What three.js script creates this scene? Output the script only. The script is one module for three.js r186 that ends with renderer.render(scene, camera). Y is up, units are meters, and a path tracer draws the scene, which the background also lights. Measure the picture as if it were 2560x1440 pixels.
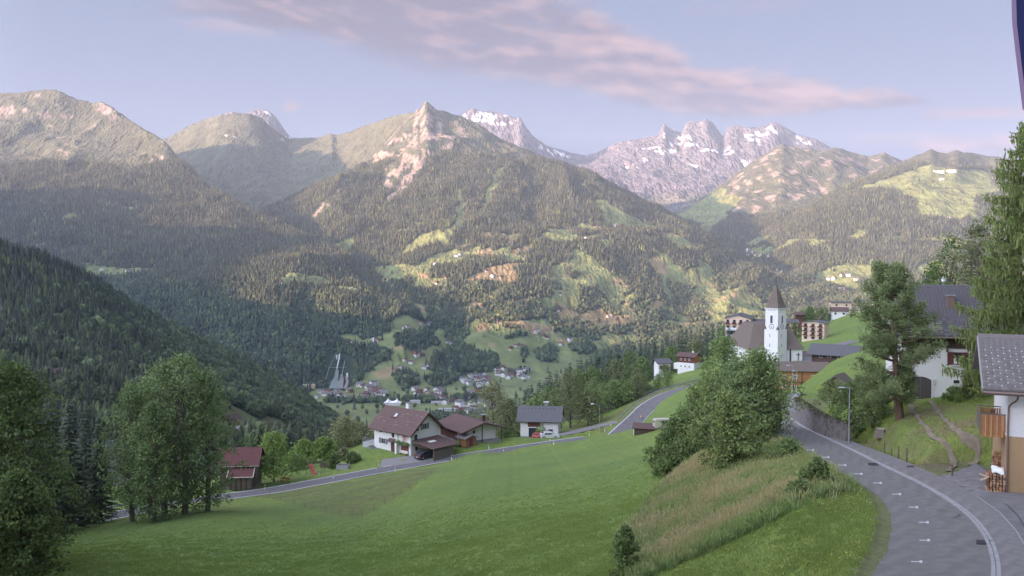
import * as THREE from 'three';
import { ImprovedNoise } from 'three/addons/math/ImprovedNoise.js';
import { mergeGeometries } from 'three/addons/utils/BufferGeometryUtils.js';

// ---------------------------------------------------------------- camera, sky, sun, exposure
const scene = new THREE.Scene();
const F = 2240, PITCH = Math.atan(95 / F), CP = Math.cos(PITCH), SP = Math.sin(PITCH);
const camera = new THREE.PerspectiveCamera(2 * Math.atan(720 / F) * 180 / Math.PI, 16 / 9, 0.3, 40000);
camera.position.set(0, 0, 0);
camera.rotation.x = -PITCH;
const renderer = new THREE.WebGLRenderer({ antialias: true });
renderer.toneMapping = THREE.LinearToneMapping;
renderer.toneMappingExposure = 5.6;
renderer.shadowMap.enabled = true;
const SUN_AZ = 121 * Math.PI / 180, SUN_EL = 9.2 * Math.PI / 180;   // degrees to the left of the view direction
const SUN = new THREE.Vector3(-Math.sin(SUN_AZ) * Math.cos(SUN_EL), Math.sin(SUN_EL), -Math.cos(SUN_AZ) * Math.cos(SUN_EL));
const sun = new THREE.DirectionalLight(new THREE.Color().setRGB(1.0, 0.62, 0.43), 3.7);
sun.position.copy(SUN).multiplyScalar(8000); sun.target.position.set(0, 0, 0);
sun.castShadow = true; sun.shadow.radius = 1; sun.shadow.mapSize.set(4096, 4096);
Object.assign(sun.shadow.camera, { left: -9000, right: 9000, top: 9000, bottom: -9000, near: 10, far: 30000 });
scene.add(sun, sun.target);

// ---------------------------------------------------------------- random numbers, noise
function rng(seed) { let s = seed >>> 0; return () => { s = (s + 0x6D2B79F5) | 0; let t = Math.imul(s ^ (s >>> 15), 1 | s); t = (t + Math.imul(t ^ (t >>> 7), 61 | t)) ^ t; return ((t ^ (t >>> 14)) >>> 0) / 4294967296; }; }
const IN = new ImprovedNoise();
const n2 = (x, y, k = 0) => IN.noise(x + k * 17.31, y - k * 9.7, k * 3.77 + 0.37);
function fbm(x, y, o = 4, k = 0) { let a = 0.5, s = 0; for (let i = 0; i < o; i++) { s += a * n2(x, y, k + i); x *= 2.03; y *= 2.03; a *= 0.5; } return s; }
function ridged(x, y, o = 4, k = 0) { let a = 0.5, s = 0; for (let i = 0; i < o; i++) { s += a * (1 - Math.abs(n2(x, y, k + i)) * 2); x *= 2.07; y *= 2.07; a *= 0.5; } return s; }
const clamp = (x, a = 0, b = 1) => Math.min(b, Math.max(a, x));
const sstep = (a, b, x) => { const t = clamp((x - a) / (b - a)); return t * t * (3 - 2 * t); };
const mix = (a, b, t) => a + (b - a) * t;

// ---------------------------------------------------------------- sky: grey blue morning air and a long bank of cloud, lit pink
{
  const W = 4096, H = 2048, d = new Float32Array(W * H * 4), sunDir = SUN.clone().normalize();
  const bear = (px, py) => { const c = (px - 1280) / F, e = (720 - py) / F, w = CP + e * SP, u = c / w, v = (-SP + e * CP) / w; return [Math.atan(u) * 180 / Math.PI, Math.atan(v / Math.hypot(1, u)) * 180 / Math.PI]; };
  const LOW = [[300, 40], [560, 55], [700, 95], [860, 128], [1060, 190], [1200, 200], [1340, 215], [1460, 235], [1600, 268], [1760, 292], [1900, 298], [2020, 288], [2140, 268], [2320, 247]].map(p => bear(...p)), TOP = [[300, -60], [560, -130], [1000, -260], [1250, -120], [1440, -10], [1540, 35], [1640, 85], [1740, 138], [1830, 160], [1930, 182], [2050, 208], [2180, 222], [2320, 238]].map(p => bear(...p));
  const edge = (L, a) => { if (a <= L[0][0]) return L[0][1]; for (let i = 1; i < L.length; i++) if (a < L[i][0]) return mix(L[i - 1][1], L[i][1], (a - L[i - 1][0]) / (L[i][0] - L[i - 1][0])); return L[L.length - 1][1]; };
  const wisp = (pa, pe, px, py, rx, ry, k) => { const [a, e] = bear(px, py); const q = Math.hypot((pa - a) / rx, (pe - e) / ry); return q > 2 ? 0 : 1 - sstep(0.2, 1.15, q + 1.1 * fbm(pa * 0.5, pe * 1.5, 4, k)); };
  for (let j = 0; j < H; j++) {
    const el = ((j + 0.5) / H - 0.5) * Math.PI, se = Math.sin(el), ce = Math.cos(el), pe = el * 180 / Math.PI;
    for (let i = 0; i < W; i++) {
      const az = ((i + 0.5) / W) * 2 * Math.PI - Math.PI, dx = ce * Math.cos(az), dz = ce * Math.sin(az), i4 = (j * W + i) * 4, t = Math.pow(Math.max(se, 0), 0.6);
      const cs = dx * sunDir.x + se * sunDir.y + dz * sunDir.z, gl = Math.pow(Math.max(0, (cs + 0.04) / 1.04), 1.6);  // glow towards the sun, boosted out of view to brighten the foreground
      let r = mix(0.056, 0.036, t), g = mix(0.065, 0.0535, t), b = mix(0.092, 0.0915, t);
      let c = 0, lit = 0;
      const pa = Math.atan2(dx, -dz) * 180 / Math.PI;
      if (se > 0.01) {
        const out = Math.max(sstep(33, 44, Math.abs(pa)), sstep(21, 28, pe));
        if (out < 1) {
          const w1 = fbm(pa * 0.16, pe * 0.34, 5, 3), w2 = fbm(pa * 0.55 + 0.16 * pe, pe * 1.5, 5, 5), lo = edge(LOW, pa) - 0.25 + 0.9 * w1 + 0.35 * w2, hi = edge(TOP, pa) - 1.2 * w1 - 0.5 * w2, th = Math.max(0.2, hi - lo);
          const inb = (pe - lo) / th;
          c = sstep(-0.02, 0.18, inb * Math.min(1, th)) * (1 - sstep(0.72, 1.04, inb + 0.25 * w2)) * sstep(-25, -13, pa + 5 * w1) * (1 - sstep(23.5, 25.4, pa + w1)) * clamp(1.02 + 0.6 * w1 + 0.55 * w2);
          const streak = fbm(pa * 0.34 + 0.1 * pe, pe * 1.15 + pa * 0.12, 6, 31);
          lit = clamp(-0.06 + 0.55 * sstep(0.15, 0.8, inb) * sstep(-2, 14, pa) + 1.6 * streak + 0.16 * sstep(-6, 10, pa));
          for (const [px, py, rx, ry, k, m] of [[2440, 285, 4.4, 0.42, 41, 0.8], [2400, 365, 3.6, 0.62, 43, 0.85], [2530, 360, 2.4, 0.7, 44, 0.85], [2240, 345, 3.0, 0.4, 45, 0.45], [728, 266, 0.72, 0.4, 46, 0.8], [1200, 190, 1.6, 0.2, 47, 0.35], [1850, 15, 4, 0.45, 48, 0.3], [640, 60, 5, 0.9, 49, 0.4]]) { const q = m * wisp(pa, pe, px, py, rx, ry, k); if (q > c) { c = q; lit = clamp(0.62 + streak); } }
          c *= 1 - out;
        }
        if (out > 0) { const X = dx / (se + 0.12), Z = dz / (se + 0.12), q = out * 0.75 * sstep(0.05, 0.34, fbm(X * 0.8 + 3, Z * 1.3, 6, 21) + 0.03); if (q > c) { c = q; lit = clamp(0.4 + 1.4 * fbm(X * 2, Z * 3, 4, 25)); } }
      }
      const k = Math.min(1, c) * 0.97;
      r = mix(r, mix(0.043, 0.118, lit), k); g = mix(g, mix(0.0405, 0.081, lit), k); b = mix(b, mix(0.057, 0.080, lit), k);
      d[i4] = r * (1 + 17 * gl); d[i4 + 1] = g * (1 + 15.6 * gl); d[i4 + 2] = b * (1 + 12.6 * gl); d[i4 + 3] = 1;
    }
  }
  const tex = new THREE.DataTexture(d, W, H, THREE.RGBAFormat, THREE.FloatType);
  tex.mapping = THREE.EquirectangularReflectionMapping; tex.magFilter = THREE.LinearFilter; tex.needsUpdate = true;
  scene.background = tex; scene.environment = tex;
}
scene.fog = new THREE.FogExp2(new THREE.Color().setRGB(0.62, 0.77, 1.0), 3.7e-5);
// ---------------------------------------------------------------- from bearings to places
// A sight line through a point of the picture, per metre of depth (depth = distance along -z)
function ray(px, py) { const c = (px - 1280) / F, d = (720 - py) / F, w = CP + d * SP; return [c / w, (-SP + d * CP) / w]; }
const at = (px, py, D) => { const [a, b] = ray(px, py); return new THREE.Vector3(a * D, b * D, -D); };
// thin plate spline over (u, ln D)
function tps(points) {
  const n = points.length, P = points.map(p => [p.x / -p.z * 2.2, Math.log(-p.z), p.y]);
  const K = (a, b) => { const r2 = (a[0] - b[0]) ** 2 + (a[1] - b[1]) ** 2; return r2 > 1e-12 ? r2 * Math.log(r2) : 0; };
  const m = n + 3, A = [];
  for (let i = 0; i < m; i++) { A.push(new Float64Array(m + 1)); }
  for (let i = 0; i < n; i++) { for (let j = 0; j < n; j++) A[i][j] = K(P[i], P[j]); A[i][i] += 2e-4; A[i][n] = A[n][i] = 1; A[i][n + 1] = A[n + 1][i] = P[i][0]; A[i][n + 2] = A[n + 2][i] = P[i][1]; A[i][m] = P[i][2]; }
  for (let c = 0; c < m; c++) {
    let p = c; for (let r = c + 1; r < m; r++) if (Math.abs(A[r][c]) > Math.abs(A[p][c])) p = r;
    [A[c], A[p]] = [A[p], A[c]];
    for (let r = c + 1; r < m; r++) { const f = A[r][c] / A[c][c]; if (f) for (let k = c; k <= m; k++) A[r][k] -= f * A[c][k]; }
  }
  const w = new Float64Array(m);
  for (let c = m - 1; c >= 0; c--) { let s = A[c][m]; for (let k = c + 1; k < m; k++) s -= A[c][k] * w[k]; w[c] = s / A[c][c]; }
  return (u, D) => { const q = [u * 2.2, Math.log(D)]; let s = w[n] + w[n + 1] * q[0] + w[n + 2] * q[1]; for (let i = 0; i < n; i++) s += w[i] * K(q, P[i]); return s; };
}
// the main road lies on a gentle grade
const GRADE = 0.1, BASE = 8.5;
const onGrade = (px, py) => { const b = ray(px, py)[1]; return at(px, py, BASE / (-b - GRADE)); };

const NEAR = [
  // meadow, near edge of the frame
  [-150, 1440, 60], [200, 1440, 62], [600, 1440, 66], [1000, 1440, 62], [1300, 1440, 54], [1500, 1440, 48], [1700, 1440, 42], [1900, 1440, 38], [2100, 1440, 34],
  [200, 1900, 36], [1000, 1900, 36], [1700, 1900, 26], [-200, 1800, 38], [2100, 1900, 22],
  [300, 1320, 112], [600, 1310, 104], [900, 1292, 112], [1200, 1250, 100], [1400, 1200, 105], [1560, 1160, 108], [1600, 1250, 78], [1640, 1090, 150],
  [1500, 1092, 172], [1400, 1113, 176], [1200, 1143, 166], [1000, 1180, 152], [900, 1220, 138], [700, 1262, 132], [500, 1275, 124], [1400, 1320, 66], [1000, 1340, 84], [600, 1380, 80],
  // bank with long grass
  [1600, 1400, 50], [1700, 1300, 57], [1650, 1205, 84], [1740, 1160, 76], [1850, 1148, 70], [2000, 1250, 46.5], [2100, 1310, 41], [2190, 1360, 37.5], [1800, 1330, 48], [1900, 1230, 54],
  // behind the house on the road, farm slope to the right
  [2290, 1000, 82], [2250, 1046, 70], [2180, 1040, 76], [2400, 1100, 61], [2330, 1192, 55], [2450, 1010, 66], [2520, 985, 64], [2560, 905, 85], [2400, 985, 84], [2700, 960, 62], [2800, 1250, 45], [2640, 1240, 49],
  [2430, 1180, 56], [2150, 1108, 73], [2270, 1140, 62],
  [1996, 1000, 97], [2112, 1062, 77], [2050, 972, 106], [2066, 946, 124], [2150, 955, 106], [2006, 1002, 116], [1990, 1010, 112], [2034, 978, 121], [2100, 922, 135], [2066, 948, 150], [2034, 980, 150], [2200, 960, 105], [2350, 900, 125], [2500, 860, 130], [2700, 800, 130], [2250, 870, 180],
  // old village round the church
  [1980, 978, 188], [1900, 985, 185], [2080, 905, 190], [1930, 912, 258], [1850, 920, 262], [2040, 890, 270], [2120, 868, 320], [2000, 872, 350], [2060, 844, 380], [1960, 858, 405], [1880, 856, 425], [2120, 790, 520], [2220, 770, 560], [2400, 750, 560], [2600, 740, 520],
  [1800, 895, 300], [1720, 926, 285], [1650, 950, 262], [1560, 985, 262], [1450, 1030, 262], [1350, 1062, 265], [1250, 1100, 260],
  [1700, 935, 330], [1550, 985, 330], [1400, 1050, 330], [1830, 875, 360],
  // the hairpin road and the lane, the lower road
  [1742, 958, 232], [1690, 975, 222], [1640, 998, 212], [1600, 1030, 202], [1555, 1075, 190], [1780, 945, 215], [1820, 960, 150], [1750, 1000, 170], [1700, 1040, 165],
  [1430, 1102, 190], [1250, 1124, 184], [1100, 1150, 178], [950, 1174, 172], [800, 1202, 164], [680, 1224, 157], [560, 1242, 149], [350, 1276, 137], [160, 1316, 126], [0, 1350, 120],
  [1027, 1141, 181], [930, 1121, 189], [1102, 1119, 188], [1212, 1106, 188], [1268, 1100, 191], [1352, 1089, 206], [1050, 1100, 200], [1340, 1092, 215], [850, 1165, 180], [620, 1205, 170], [450, 1245, 150], [1230, 1105, 205], [1500, 1055, 225],
  // the slopes that fall away behind
  [1300, 1160, 300], [1000, 1180, 300], [700, 1180, 300], [400, 1200, 260], [100, 1230, 230], [-200, 1250, 220],
  [1300, 1190, 600], [1000, 1190, 600], [700, 1120, 560], [400, 1110, 480], [100, 1080, 460], [-300, 1060, 460],
  [1300, 1200, 1000], [1000, 1180, 1000], [1500, 1130, 600], [1500, 1190, 1000], [1700, 1060, 600], [1900, 960, 620], [2100, 900, 800], [2400, 830, 800], [2700, 780, 800], [1700, 1150, 1000], [1900, 1080, 1000], [2100, 1010, 1000], [2400, 950, 1000], [2700, 900, 1000],
  [700, 1075, 1000], [400, 1010, 1000], [100, 960, 1000], [-300, 940, 1000],
].map(p => at(...p));
// the near sheet also passes through the main road
const ROAD_L = [[2120, 1560], [2180, 1440], [2213, 1380], [2227, 1325], [2223, 1283], [2200, 1245], [2155, 1213], [2095, 1180], [2040, 1143], [1990, 1112], [1950, 1085], [1930, 1060], [1935, 1032], [1950, 1006], [1965, 988]];
const ROAD_G = [[2470, 1560], [2490, 1440], [2486, 1395], [2468, 1345], [2432, 1298], [2382, 1258], [2300, 1209], [2200, 1161], [2120, 1121], [2045, 1086], [1992, 1058], [1974, 1041], [1974, 1016], [1984, 996], [1996, 980]];
const ROAD_S = [[2640, 1560], [2600, 1440], [2570, 1375], [2540, 1325], [2497, 1280], [2440, 1241], [2350, 1193], [2240, 1146], [2155, 1114], [2080, 1085], [2015, 1055], [1992, 1037], [1990, 1014], [1996, 995], [2006, 979]];
for (const L of [ROAD_L, ROAD_G, ROAD_S]) for (let i = 0; i < L.length; i += 2) NEAR.push(onGrade(...L[i]));
for (const q of [[2800, 1420], [2900, 1560], [2700, 1700], [2500, 1850], [3000, 1750]]) NEAR.push(onGrade(...q));
const nearTPS = tps(NEAR);

// ---- far country: each mountain is a set of lines from its foot to its crest, joined by slopes
const VALLEY = -384;
const SHEETS = [
  { name: 'tower', noise: 95, rough: 0.0021, back: 0.9, jag: 26, lines: [
    [[1000, 560, 8600], [1300, 545, 8400], [1500, 540, 8200], [1700, 545, 8000], [2100, 540, 8000], [2400, 520, 8000]],
    [[1000, 500, 9600], [1150, 420, 9800], [1300, 430, 9800], [1450, 440, 9900], [1600, 420, 10000], [1800, 420, 10000], [2000, 440, 10000], [2200, 470, 9900], [2400, 500, 9800]],
    [[1000, 480, 10600], [1100, 360, 10600], [1150, 292, 10600], [1178, 268, 10700], [1215, 277, 10700], [1250, 281, 10700], [1283, 290, 10650], [1300, 290, 10600], [1316, 318, 10550], [1335, 340, 10600], [1370, 365, 10800], [1420, 380, 11000], [1470, 388, 11200], [1500, 375, 11200], [1550, 354, 11200], [1600, 347, 11200], [1645, 336, 11200], [1655, 318, 11200], [1662, 306, 11200], [1669, 318, 11200], [1683, 327, 11200], [1705, 327, 11200], [1714, 305, 11200], [1724, 300, 11200], [1745, 303, 11200], [1766, 294, 11200], [1786, 310, 11200], [1800, 332, 11200], [1811, 342, 11200], [1816, 320, 11100], [1832, 311, 11100], [1870, 318, 11000], [1905, 316, 11000], [1935, 304, 11000], [1958, 314, 11000], [1985, 330, 11000], [2040, 345, 11000], [2075, 366, 11000], [2200, 400, 11000], [2400, 460, 11000]],
  ] },
  { name: 'zimba', noise: 45, rough: 0.0022, back: 0.9, jag: 14, lines: [
    [[480, 420, 8900], [800, 420, 8900]],
    [[480, 345, 9800], [530, 305, 9800], [548, 284, 9800], [580, 276, 9800], [612, 284, 9800], [632, 275, 9900], [655, 269, 9900], [672, 274, 9900], [690, 290, 9900], [705, 312, 9900], [722, 336, 9900], [760, 352, 9900], [800, 362, 9900]],
  ] },
  { name: 'backridge', jag: 6, noise: 46, rough: 0.0026, back: 0.75, lines: [
    [[250, 560, 5900], [700, 545, 5500], [850, 575, 5100], [1000, 540, 5300], [1300, 580, 5500]],
    [[250, 440, 6900], [545, 400, 6500], [700, 440, 6400], [850, 440, 6100], [1000, 420, 5900], [1300, 500, 6200]],
    [[250, 420, 8200], [400, 350, 8000], [418, 345, 8000], [470, 314, 7700], [520, 294, 7500], [548, 287, 7400], [590, 281, 7400], [620, 283, 7400], [650, 291, 7450], [680, 318, 7500], [700, 333, 7600], [724, 345, 7700], [762, 343, 7600], [800, 343, 7500], [828, 333, 7350], [842, 337, 7350], [870, 329, 7200], [900, 318, 7000], [960, 296, 6800], [1000, 283, 6650], [1032, 280, 6550], [1065, 268, 6500], [1150, 330, 6800], [1300, 460, 7000]],
  ] },
  { name: 'leftmount', jag: 9, noise: 46, rough: 0.003, back: 0.6, lines: [
    [[-500, 950, 2500], [0, 965, 2450], [300, 972, 2430], [700, 982, 2400], [850, 945, 2500], [1000, 900, 2650], [1060, 890, 2700], [1180, 975, 2480], [1240, 1020, 2350]],
    [[-500, 640, 3600], [0, 640, 3500], [240, 682, 3250], [400, 684, 3200], [640, 702, 3120], [800, 706, 3120], [900, 752, 3000], [1000, 800, 2900], [1060, 845, 2800], [1180, 975, 2500], [1240, 1020, 2370]],
    [[-500, 600, 3900], [0, 580, 3750], [240, 645, 3450], [400, 655, 3400], [640, 672, 3300], [800, 668, 3350], [900, 712, 3200], [1000, 768, 3020], [1060, 828, 2860], [1180, 968, 2540], [1240, 1018, 2390]],
    [[-500, 400, 5000], [0, 395, 5000], [200, 390, 5000], [330, 410, 4900], [415, 440, 4700], [520, 490, 4450], [620, 556, 4150], [720, 598, 3950], [850, 648, 3650], [930, 712, 3400], [1000, 758, 3150], [1060, 820, 2920], [1180, 960, 2580], [1240, 1016, 2410]],
    [[-500, 300, 5600], [0, 300, 5600], [200, 325, 5500], [330, 350, 5250], [415, 385, 4950], [520, 472, 4560], [620, 536, 4260], [720, 578, 4060], [850, 632, 3760], [930, 698, 3500], [1000, 746, 3230], [1060, 812, 2970], [1180, 956, 2600], [1240, 1015, 2420]],
    [[-500, 262, 6200], [-100, 244, 6100], [0, 232, 6000], [60, 229, 6000], [95, 224, 6000], [128, 221, 6000], [150, 227, 5980], [190, 246, 5950], [228, 254, 5930], [255, 253, 5900], [278, 264, 5800], [320, 296, 5600], [370, 327, 5350], [410, 350, 5150], [440, 385, 5000], [520, 463, 4650], [620, 527, 4350], [720, 568, 4150], [850, 625, 3840], [930, 692, 3560], [1000, 738, 3290], [1060, 806, 3010], [1180, 953, 2610], [1240, 1014, 2430]],
  ] },
  { name: 'middle', jag: 17, noise: 62, rough: 0.0026, back: 0.55, lines: [
    [[560, 1000, 2300], [900, 968, 2480], [1100, 952, 2580], [1300, 925, 2730], [1500, 880, 3050], [1700, 830, 3300], [1900, 790, 3500], [2100, 760, 3700], [2250, 750, 3800], [2600, 760, 3800]],
    [[560, 960, 2700], [900, 862, 2950], [1050, 832, 3020], [1250, 792, 3200], [1500, 762, 3500], [1700, 742, 3700], [1900, 722, 3900], [2100, 722, 4000], [2250, 725, 4000], [2600, 740, 4000]],
    [[560, 740, 3900], [730, 660, 4000], [850, 610, 4050], [960, 672, 3680], [1100, 660, 3620], [1300, 625, 3800], [1500, 605, 4000], [1700, 612, 4200], [1900, 655, 4300], [2100, 706, 4300], [2250, 718, 4200], [2600, 730, 4200]],
    [[560, 590, 5000], [730, 508, 4700], [850, 452, 4900], [960, 450, 5000], [1100, 440, 5000], [1300, 450, 5000], [1500, 478, 4950], [1700, 556, 4900], [1900, 672, 4700], [2100, 710, 4600], [2250, 714, 4500], [2600, 726, 4500]],
    [[560, 580, 5500], [730, 500, 5250], [800, 458, 5350], [880, 425, 5500], [935, 388, 5750], [960, 362, 5900], [985, 330, 6050], [1015, 298, 6200], [1038, 279, 6280], [1042, 267, 6290], [1050, 273, 6295], [1058, 258, 6300], [1066, 250, 6300], [1080, 262, 6300], [1092, 275, 6300], [1110, 277, 6300], [1150, 289, 6300], [1200, 312, 6200], [1250, 345, 6050], [1300, 366, 5900], [1350, 386, 5800], [1450, 426, 5600], [1550, 470, 5450], [1650, 522, 5300], [1750, 582, 5150], [1850, 642, 5000], [1950, 692, 4900], [2050, 706, 4800], [2250, 710, 4700], [2600, 722, 4700]],
  ] },
  { name: 'green', jag: 17, noise: 60, rough: 0.0026, back: 0.8, lines: [
    [[1500, 640, 5600], [1700, 590, 5600], [1850, 650, 5000], [2000, 700, 4700], [2200, 690, 4700], [2700, 690, 4700]],
    [[1500, 600, 6400], [1700, 548, 6300], [1850, 540, 6000], [2000, 560, 5700], [2200, 540, 5700], [2700, 540, 5700]],
    [[1500, 600, 7000], [1640, 560, 7000], [1695, 528, 7000], [1740, 502, 7050], [1800, 462, 7150], [1850, 425, 7250], [1900, 393, 7350], [1935, 368, 7400], [1957, 356, 7400], [1985, 366, 7400], [2030, 372, 7400], [2060, 374, 7400], [2090, 367, 7500], [2130, 379, 7500], [2170, 391, 7500], [2190, 385, 7500], [2206, 379, 7500], [2235, 391, 7500], [2258, 402, 7500], [2320, 430, 7500], [2700, 460, 7500]],
  ] },
  { name: 'right', jag: 5, noise: 46, rough: 0.0028, back: 0.6, lines: [
    [[1700, 800, 3900], [1900, 780, 3900], [2100, 740, 4000], [2300, 720, 4000], [2700, 700, 4000]],
    [[1700, 760, 4400], [1900, 690, 4500], [2100, 640, 4500], [2300, 610, 4500], [2700, 600, 4500]],
    [[1700, 720, 4900], [1850, 640, 5100], [1950, 580, 5200], [2050, 530, 5200], [2150, 500, 5150], [2300, 490, 5100], [2700, 480, 5100]],
    [[1700, 700, 5300], [1800, 648, 5400], [1900, 585, 5500], [2000, 528, 5700], [2070, 486, 5900], [2120, 462, 6000], [2180, 440, 6100], [2240, 410, 6200], [2270, 396, 6250], [2305, 383, 6300], [2328, 371, 6300], [2345, 379, 6300], [2365, 383, 6300], [2390, 374, 6300], [2408, 381, 6300], [2425, 379, 6400], [2450, 385, 6400], [2500, 393, 6400], [2560, 402, 6300], [2700, 420, 6200]],
  ] },
  { name: 'nearridge', noise: 9, rough: 0.008, back: 0.55, lines: [
    [[-900, 960, 520], [-300, 1000, 560], [0, 1010, 600], [300, 1012, 680], [480, 1020, 720], [560, 1042, 740], [650, 1082, 780], [760, 1098, 840], [860, 1112, 900], [920, 1130, 950], [980, 1165, 1050]],
    [[-900, 840, 800], [0, 830, 900], [240, 860, 950], [400, 925, 980], [560, 985, 1000], [680, 1030, 1050], [760, 1055, 1100], [860, 1092, 1150], [920, 1125, 1180], [980, 1165, 1200]],
    [[-900, 500, 1200], [-300, 570, 1250], [0, 618, 1280], [100, 642, 1320], [240, 706, 1370], [330, 772, 1400], [450, 834, 1420], [560, 886, 1440], [680, 948, 1470], [760, 998, 1500], [860, 1066, 1520], [920, 1115, 1530], [980, 1165, 1530]],
  ] },
];
for (const s of SHEETS) for (const l of s.lines) l.forEach((p, i) => { const v = at(...p); l[i] = [v.x / -v.z, v.y, -v.z]; });
function onLine(l, u) {
  const n = l.length; if (u <= l[0][0]) return [l[0][1], l[0][2]]; if (u >= l[n - 1][0]) return [l[n - 1][1], l[n - 1][2]];
  let a = 0, b = n - 1; while (b - a > 1) { const m = (a + b) >> 1; if (l[m][0] <= u) a = m; else b = m; }
  const t = (u - l[a][0]) / (l[b][0] - l[a][0]); return [mix(l[a][1], l[b][1], t), mix(l[a][2], l[b][2], t)];
}
let SHEET = -1;
function sheetHeight(s, u, D) {
  const ls = s.lines, l0 = ls[0], cu = clamp(u, l0[0][0], l0[l0.length - 1][0]);
  const x = u * D, off = Math.abs(u - cu) * D;
  let prev = onLine(ls[0], cu), y, tt;
  if (D <= prev[1]) { y = prev[0] - (prev[1] - D) * 0.25; tt = -1; }
  else {
    y = null;
    for (let k = 1; k < ls.length; k++) { const q = onLine(ls[k], cu); if (D <= q[1]) { const t = (D - prev[1]) / (q[1] - prev[1]); y = mix(prev[0], q[0], t); tt = k === ls.length - 1 ? t : 0; break; } prev = q; }
    if (y === null) { y = prev[0] - (D - prev[1]) * s.back; tt = 2; }
  }
  if (tt !== -1) {
    const keep = tt === 2 ? clamp((D - prev[1]) / 300) : tt > 0.75 ? mix(1, 0.13, (tt - 0.75) * 4) : 1;   // crests keep their outline
    const w = fbm(x * s.rough * 0.5, D * s.rough * 0.5, 2, 3) * 1.6;
    // spurs and gullies run down the slope
    y += s.noise * keep * (1.25 * (ridged(x * s.rough * 0.55 + w, D * s.rough * 0.2 + w * 0.6, 4, 1) - 0.55) + 0.7 * fbm(x * s.rough * 1.3, D * s.rough * 1.3, 4, 7));
  }
  if (s.jag && tt !== -1) y += s.jag * (ridged(x * 0.011, D * 0.006, 4, 13) - 0.6) * (y > 350 ? 1 : 0.2);
  return y - off * 0.9;
}
function farHeight(u, D) {
  const x = u * D;
  let best = VALLEY + 3 * fbm(x * 0.002, D * 0.002, 2, 2) + Math.max(0, D - 3600) * 0.12; SHEET = -1;
  if (D < 1500) best += Math.pow((1500 - D) / 900, 2) * 120;
  for (let i = 0; i < SHEETS.length; i++) { const h = sheetHeight(SHEETS[i], u, D); if (h > best) { best = h; SHEET = i; } }
  return best;
}
function natural(u, D) {
  if (D >= 1000) return farHeight(u, D);
  const x = u * D;
  const n = nearTPS(clamp(u, -0.8, 0.8), Math.max(D, 14)) + (D > 150 ? 1.2 : 0.5) * fbm(x * 0.05, D * 0.05, 3, 4) * clamp(D / 120) + 0.07 * fbm(x * 0.7, D * 0.7, 3, 5);
  const f = D > 430 ? farHeight(u, D) : -1e9, k = sstep(520, 1000, D);
  if (D <= 430) { SHEET = -2; return n; }
  const h = u < -0.1 ? Math.max(n - k * 400, mix(n, f, sstep(450, 700, D))) : mix(n, f, k);
  if (u >= -0.1 && k < 0.5) SHEET = -2;
  return h;
}
// ---------------------------------------------------------------- roads: edges in the world, and the corridor they cut into the ground
const spline = (pts, n) => new THREE.CatmullRomCurve3(pts, false, 'centripetal').getSpacedPoints(n);
const CORRIDOR = new Map(), CELL = 6;
function addCorridor(L0, R0, drop = 0.1, shoulder = 2.5) {
  const dense = A => A.flatMap((p, i) => i < A.length - 1 ? [0, 0.2, 0.4, 0.6, 0.8].map(t => p.clone().lerp(A[i + 1], t)) : [p]), L = dense(L0), R = dense(R0);
  for (let i = 0; i < L.length; i++) {
    const c = L[i].clone().add(R[i]).multiplyScalar(0.5), hw = Math.hypot(L[i].x - R[i].x, L[i].z - R[i].z) / 2;
    const nx = (R[i].x - L[i].x) / 2 / Math.max(hw, 1e-6), nz = (R[i].z - L[i].z) / 2 / Math.max(hw, 1e-6), sl = (R[i].y - L[i].y) / 2 / Math.max(hw, 1e-6);
    const s = { x: c.x, z: c.z, y: c.y, hw, nx, nz, sl, drop, shoulder }, reach = hw + shoulder;
    for (let a = Math.floor((c.x - reach) / CELL); a <= Math.floor((c.x + reach) / CELL); a++) for (let b = Math.floor((c.z - reach) / CELL); b <= Math.floor((c.z + reach) / CELL); b++) { const k = a * 100003 + b; if (!CORRIDOR.has(k)) CORRIDOR.set(k, []); CORRIDOR.get(k).push(s); }
  }
}
function cut(x, z, y) {
  const list = CORRIDOR.get(Math.floor(x / CELL) * 100003 + Math.floor(z / CELL)); if (!list) return y;
  let best = null, bd = 1e9;
  for (const s of list) { const d = Math.hypot(x - s.x, z - s.z) - s.hw; if (d < bd) { bd = d; best = s; } }
  if (!best || bd > best.shoulder) return y;
  const side = clamp((x - best.x) * best.nx + (z - best.z) * best.nz, -best.hw - 1, best.hw + 1), ry = best.y + best.sl * side;
  return mix(ry - (bd < -0.12 ? best.drop : mix(0.035, best.drop, clamp(-bd / 0.12))), y, sstep(0.3, best.shoulder, bd));
}
const groundU = (u, D) => { const y = natural(u, D); return D < 420 ? cut(u * D, -D, y) : y; };
const ground = (x, z) => groundU(x / -z, -z);
// where a sight line first meets the ground
function hit(px, py, d0 = 16, d1 = 13000) {
  const [a, b] = ray(px, py); let D = d0, last = d0;
  while (D < d1) { if (groundU(a, D) > b * D) { let lo = last, hi = D; for (let i = 0; i < 18; i++) { const m = (lo + hi) / 2; if (groundU(a, m) > b * m) hi = m; else lo = m; } return new THREE.Vector3(a * hi, groundU(a, hi), -hi); } last = D; D *= 1.004; }
  return new THREE.Vector3(a * d1, b * d1, -d1);
}
const RL = spline(ROAD_L.map(p => onGrade(...p)), 150), RG = spline(ROAD_G.map(p => onGrade(...p)), 150), RS = spline(ROAD_S.map(p => onGrade(...p)), 150);
addCorridor(RL, RS, 0.12, 1.6);
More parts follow.
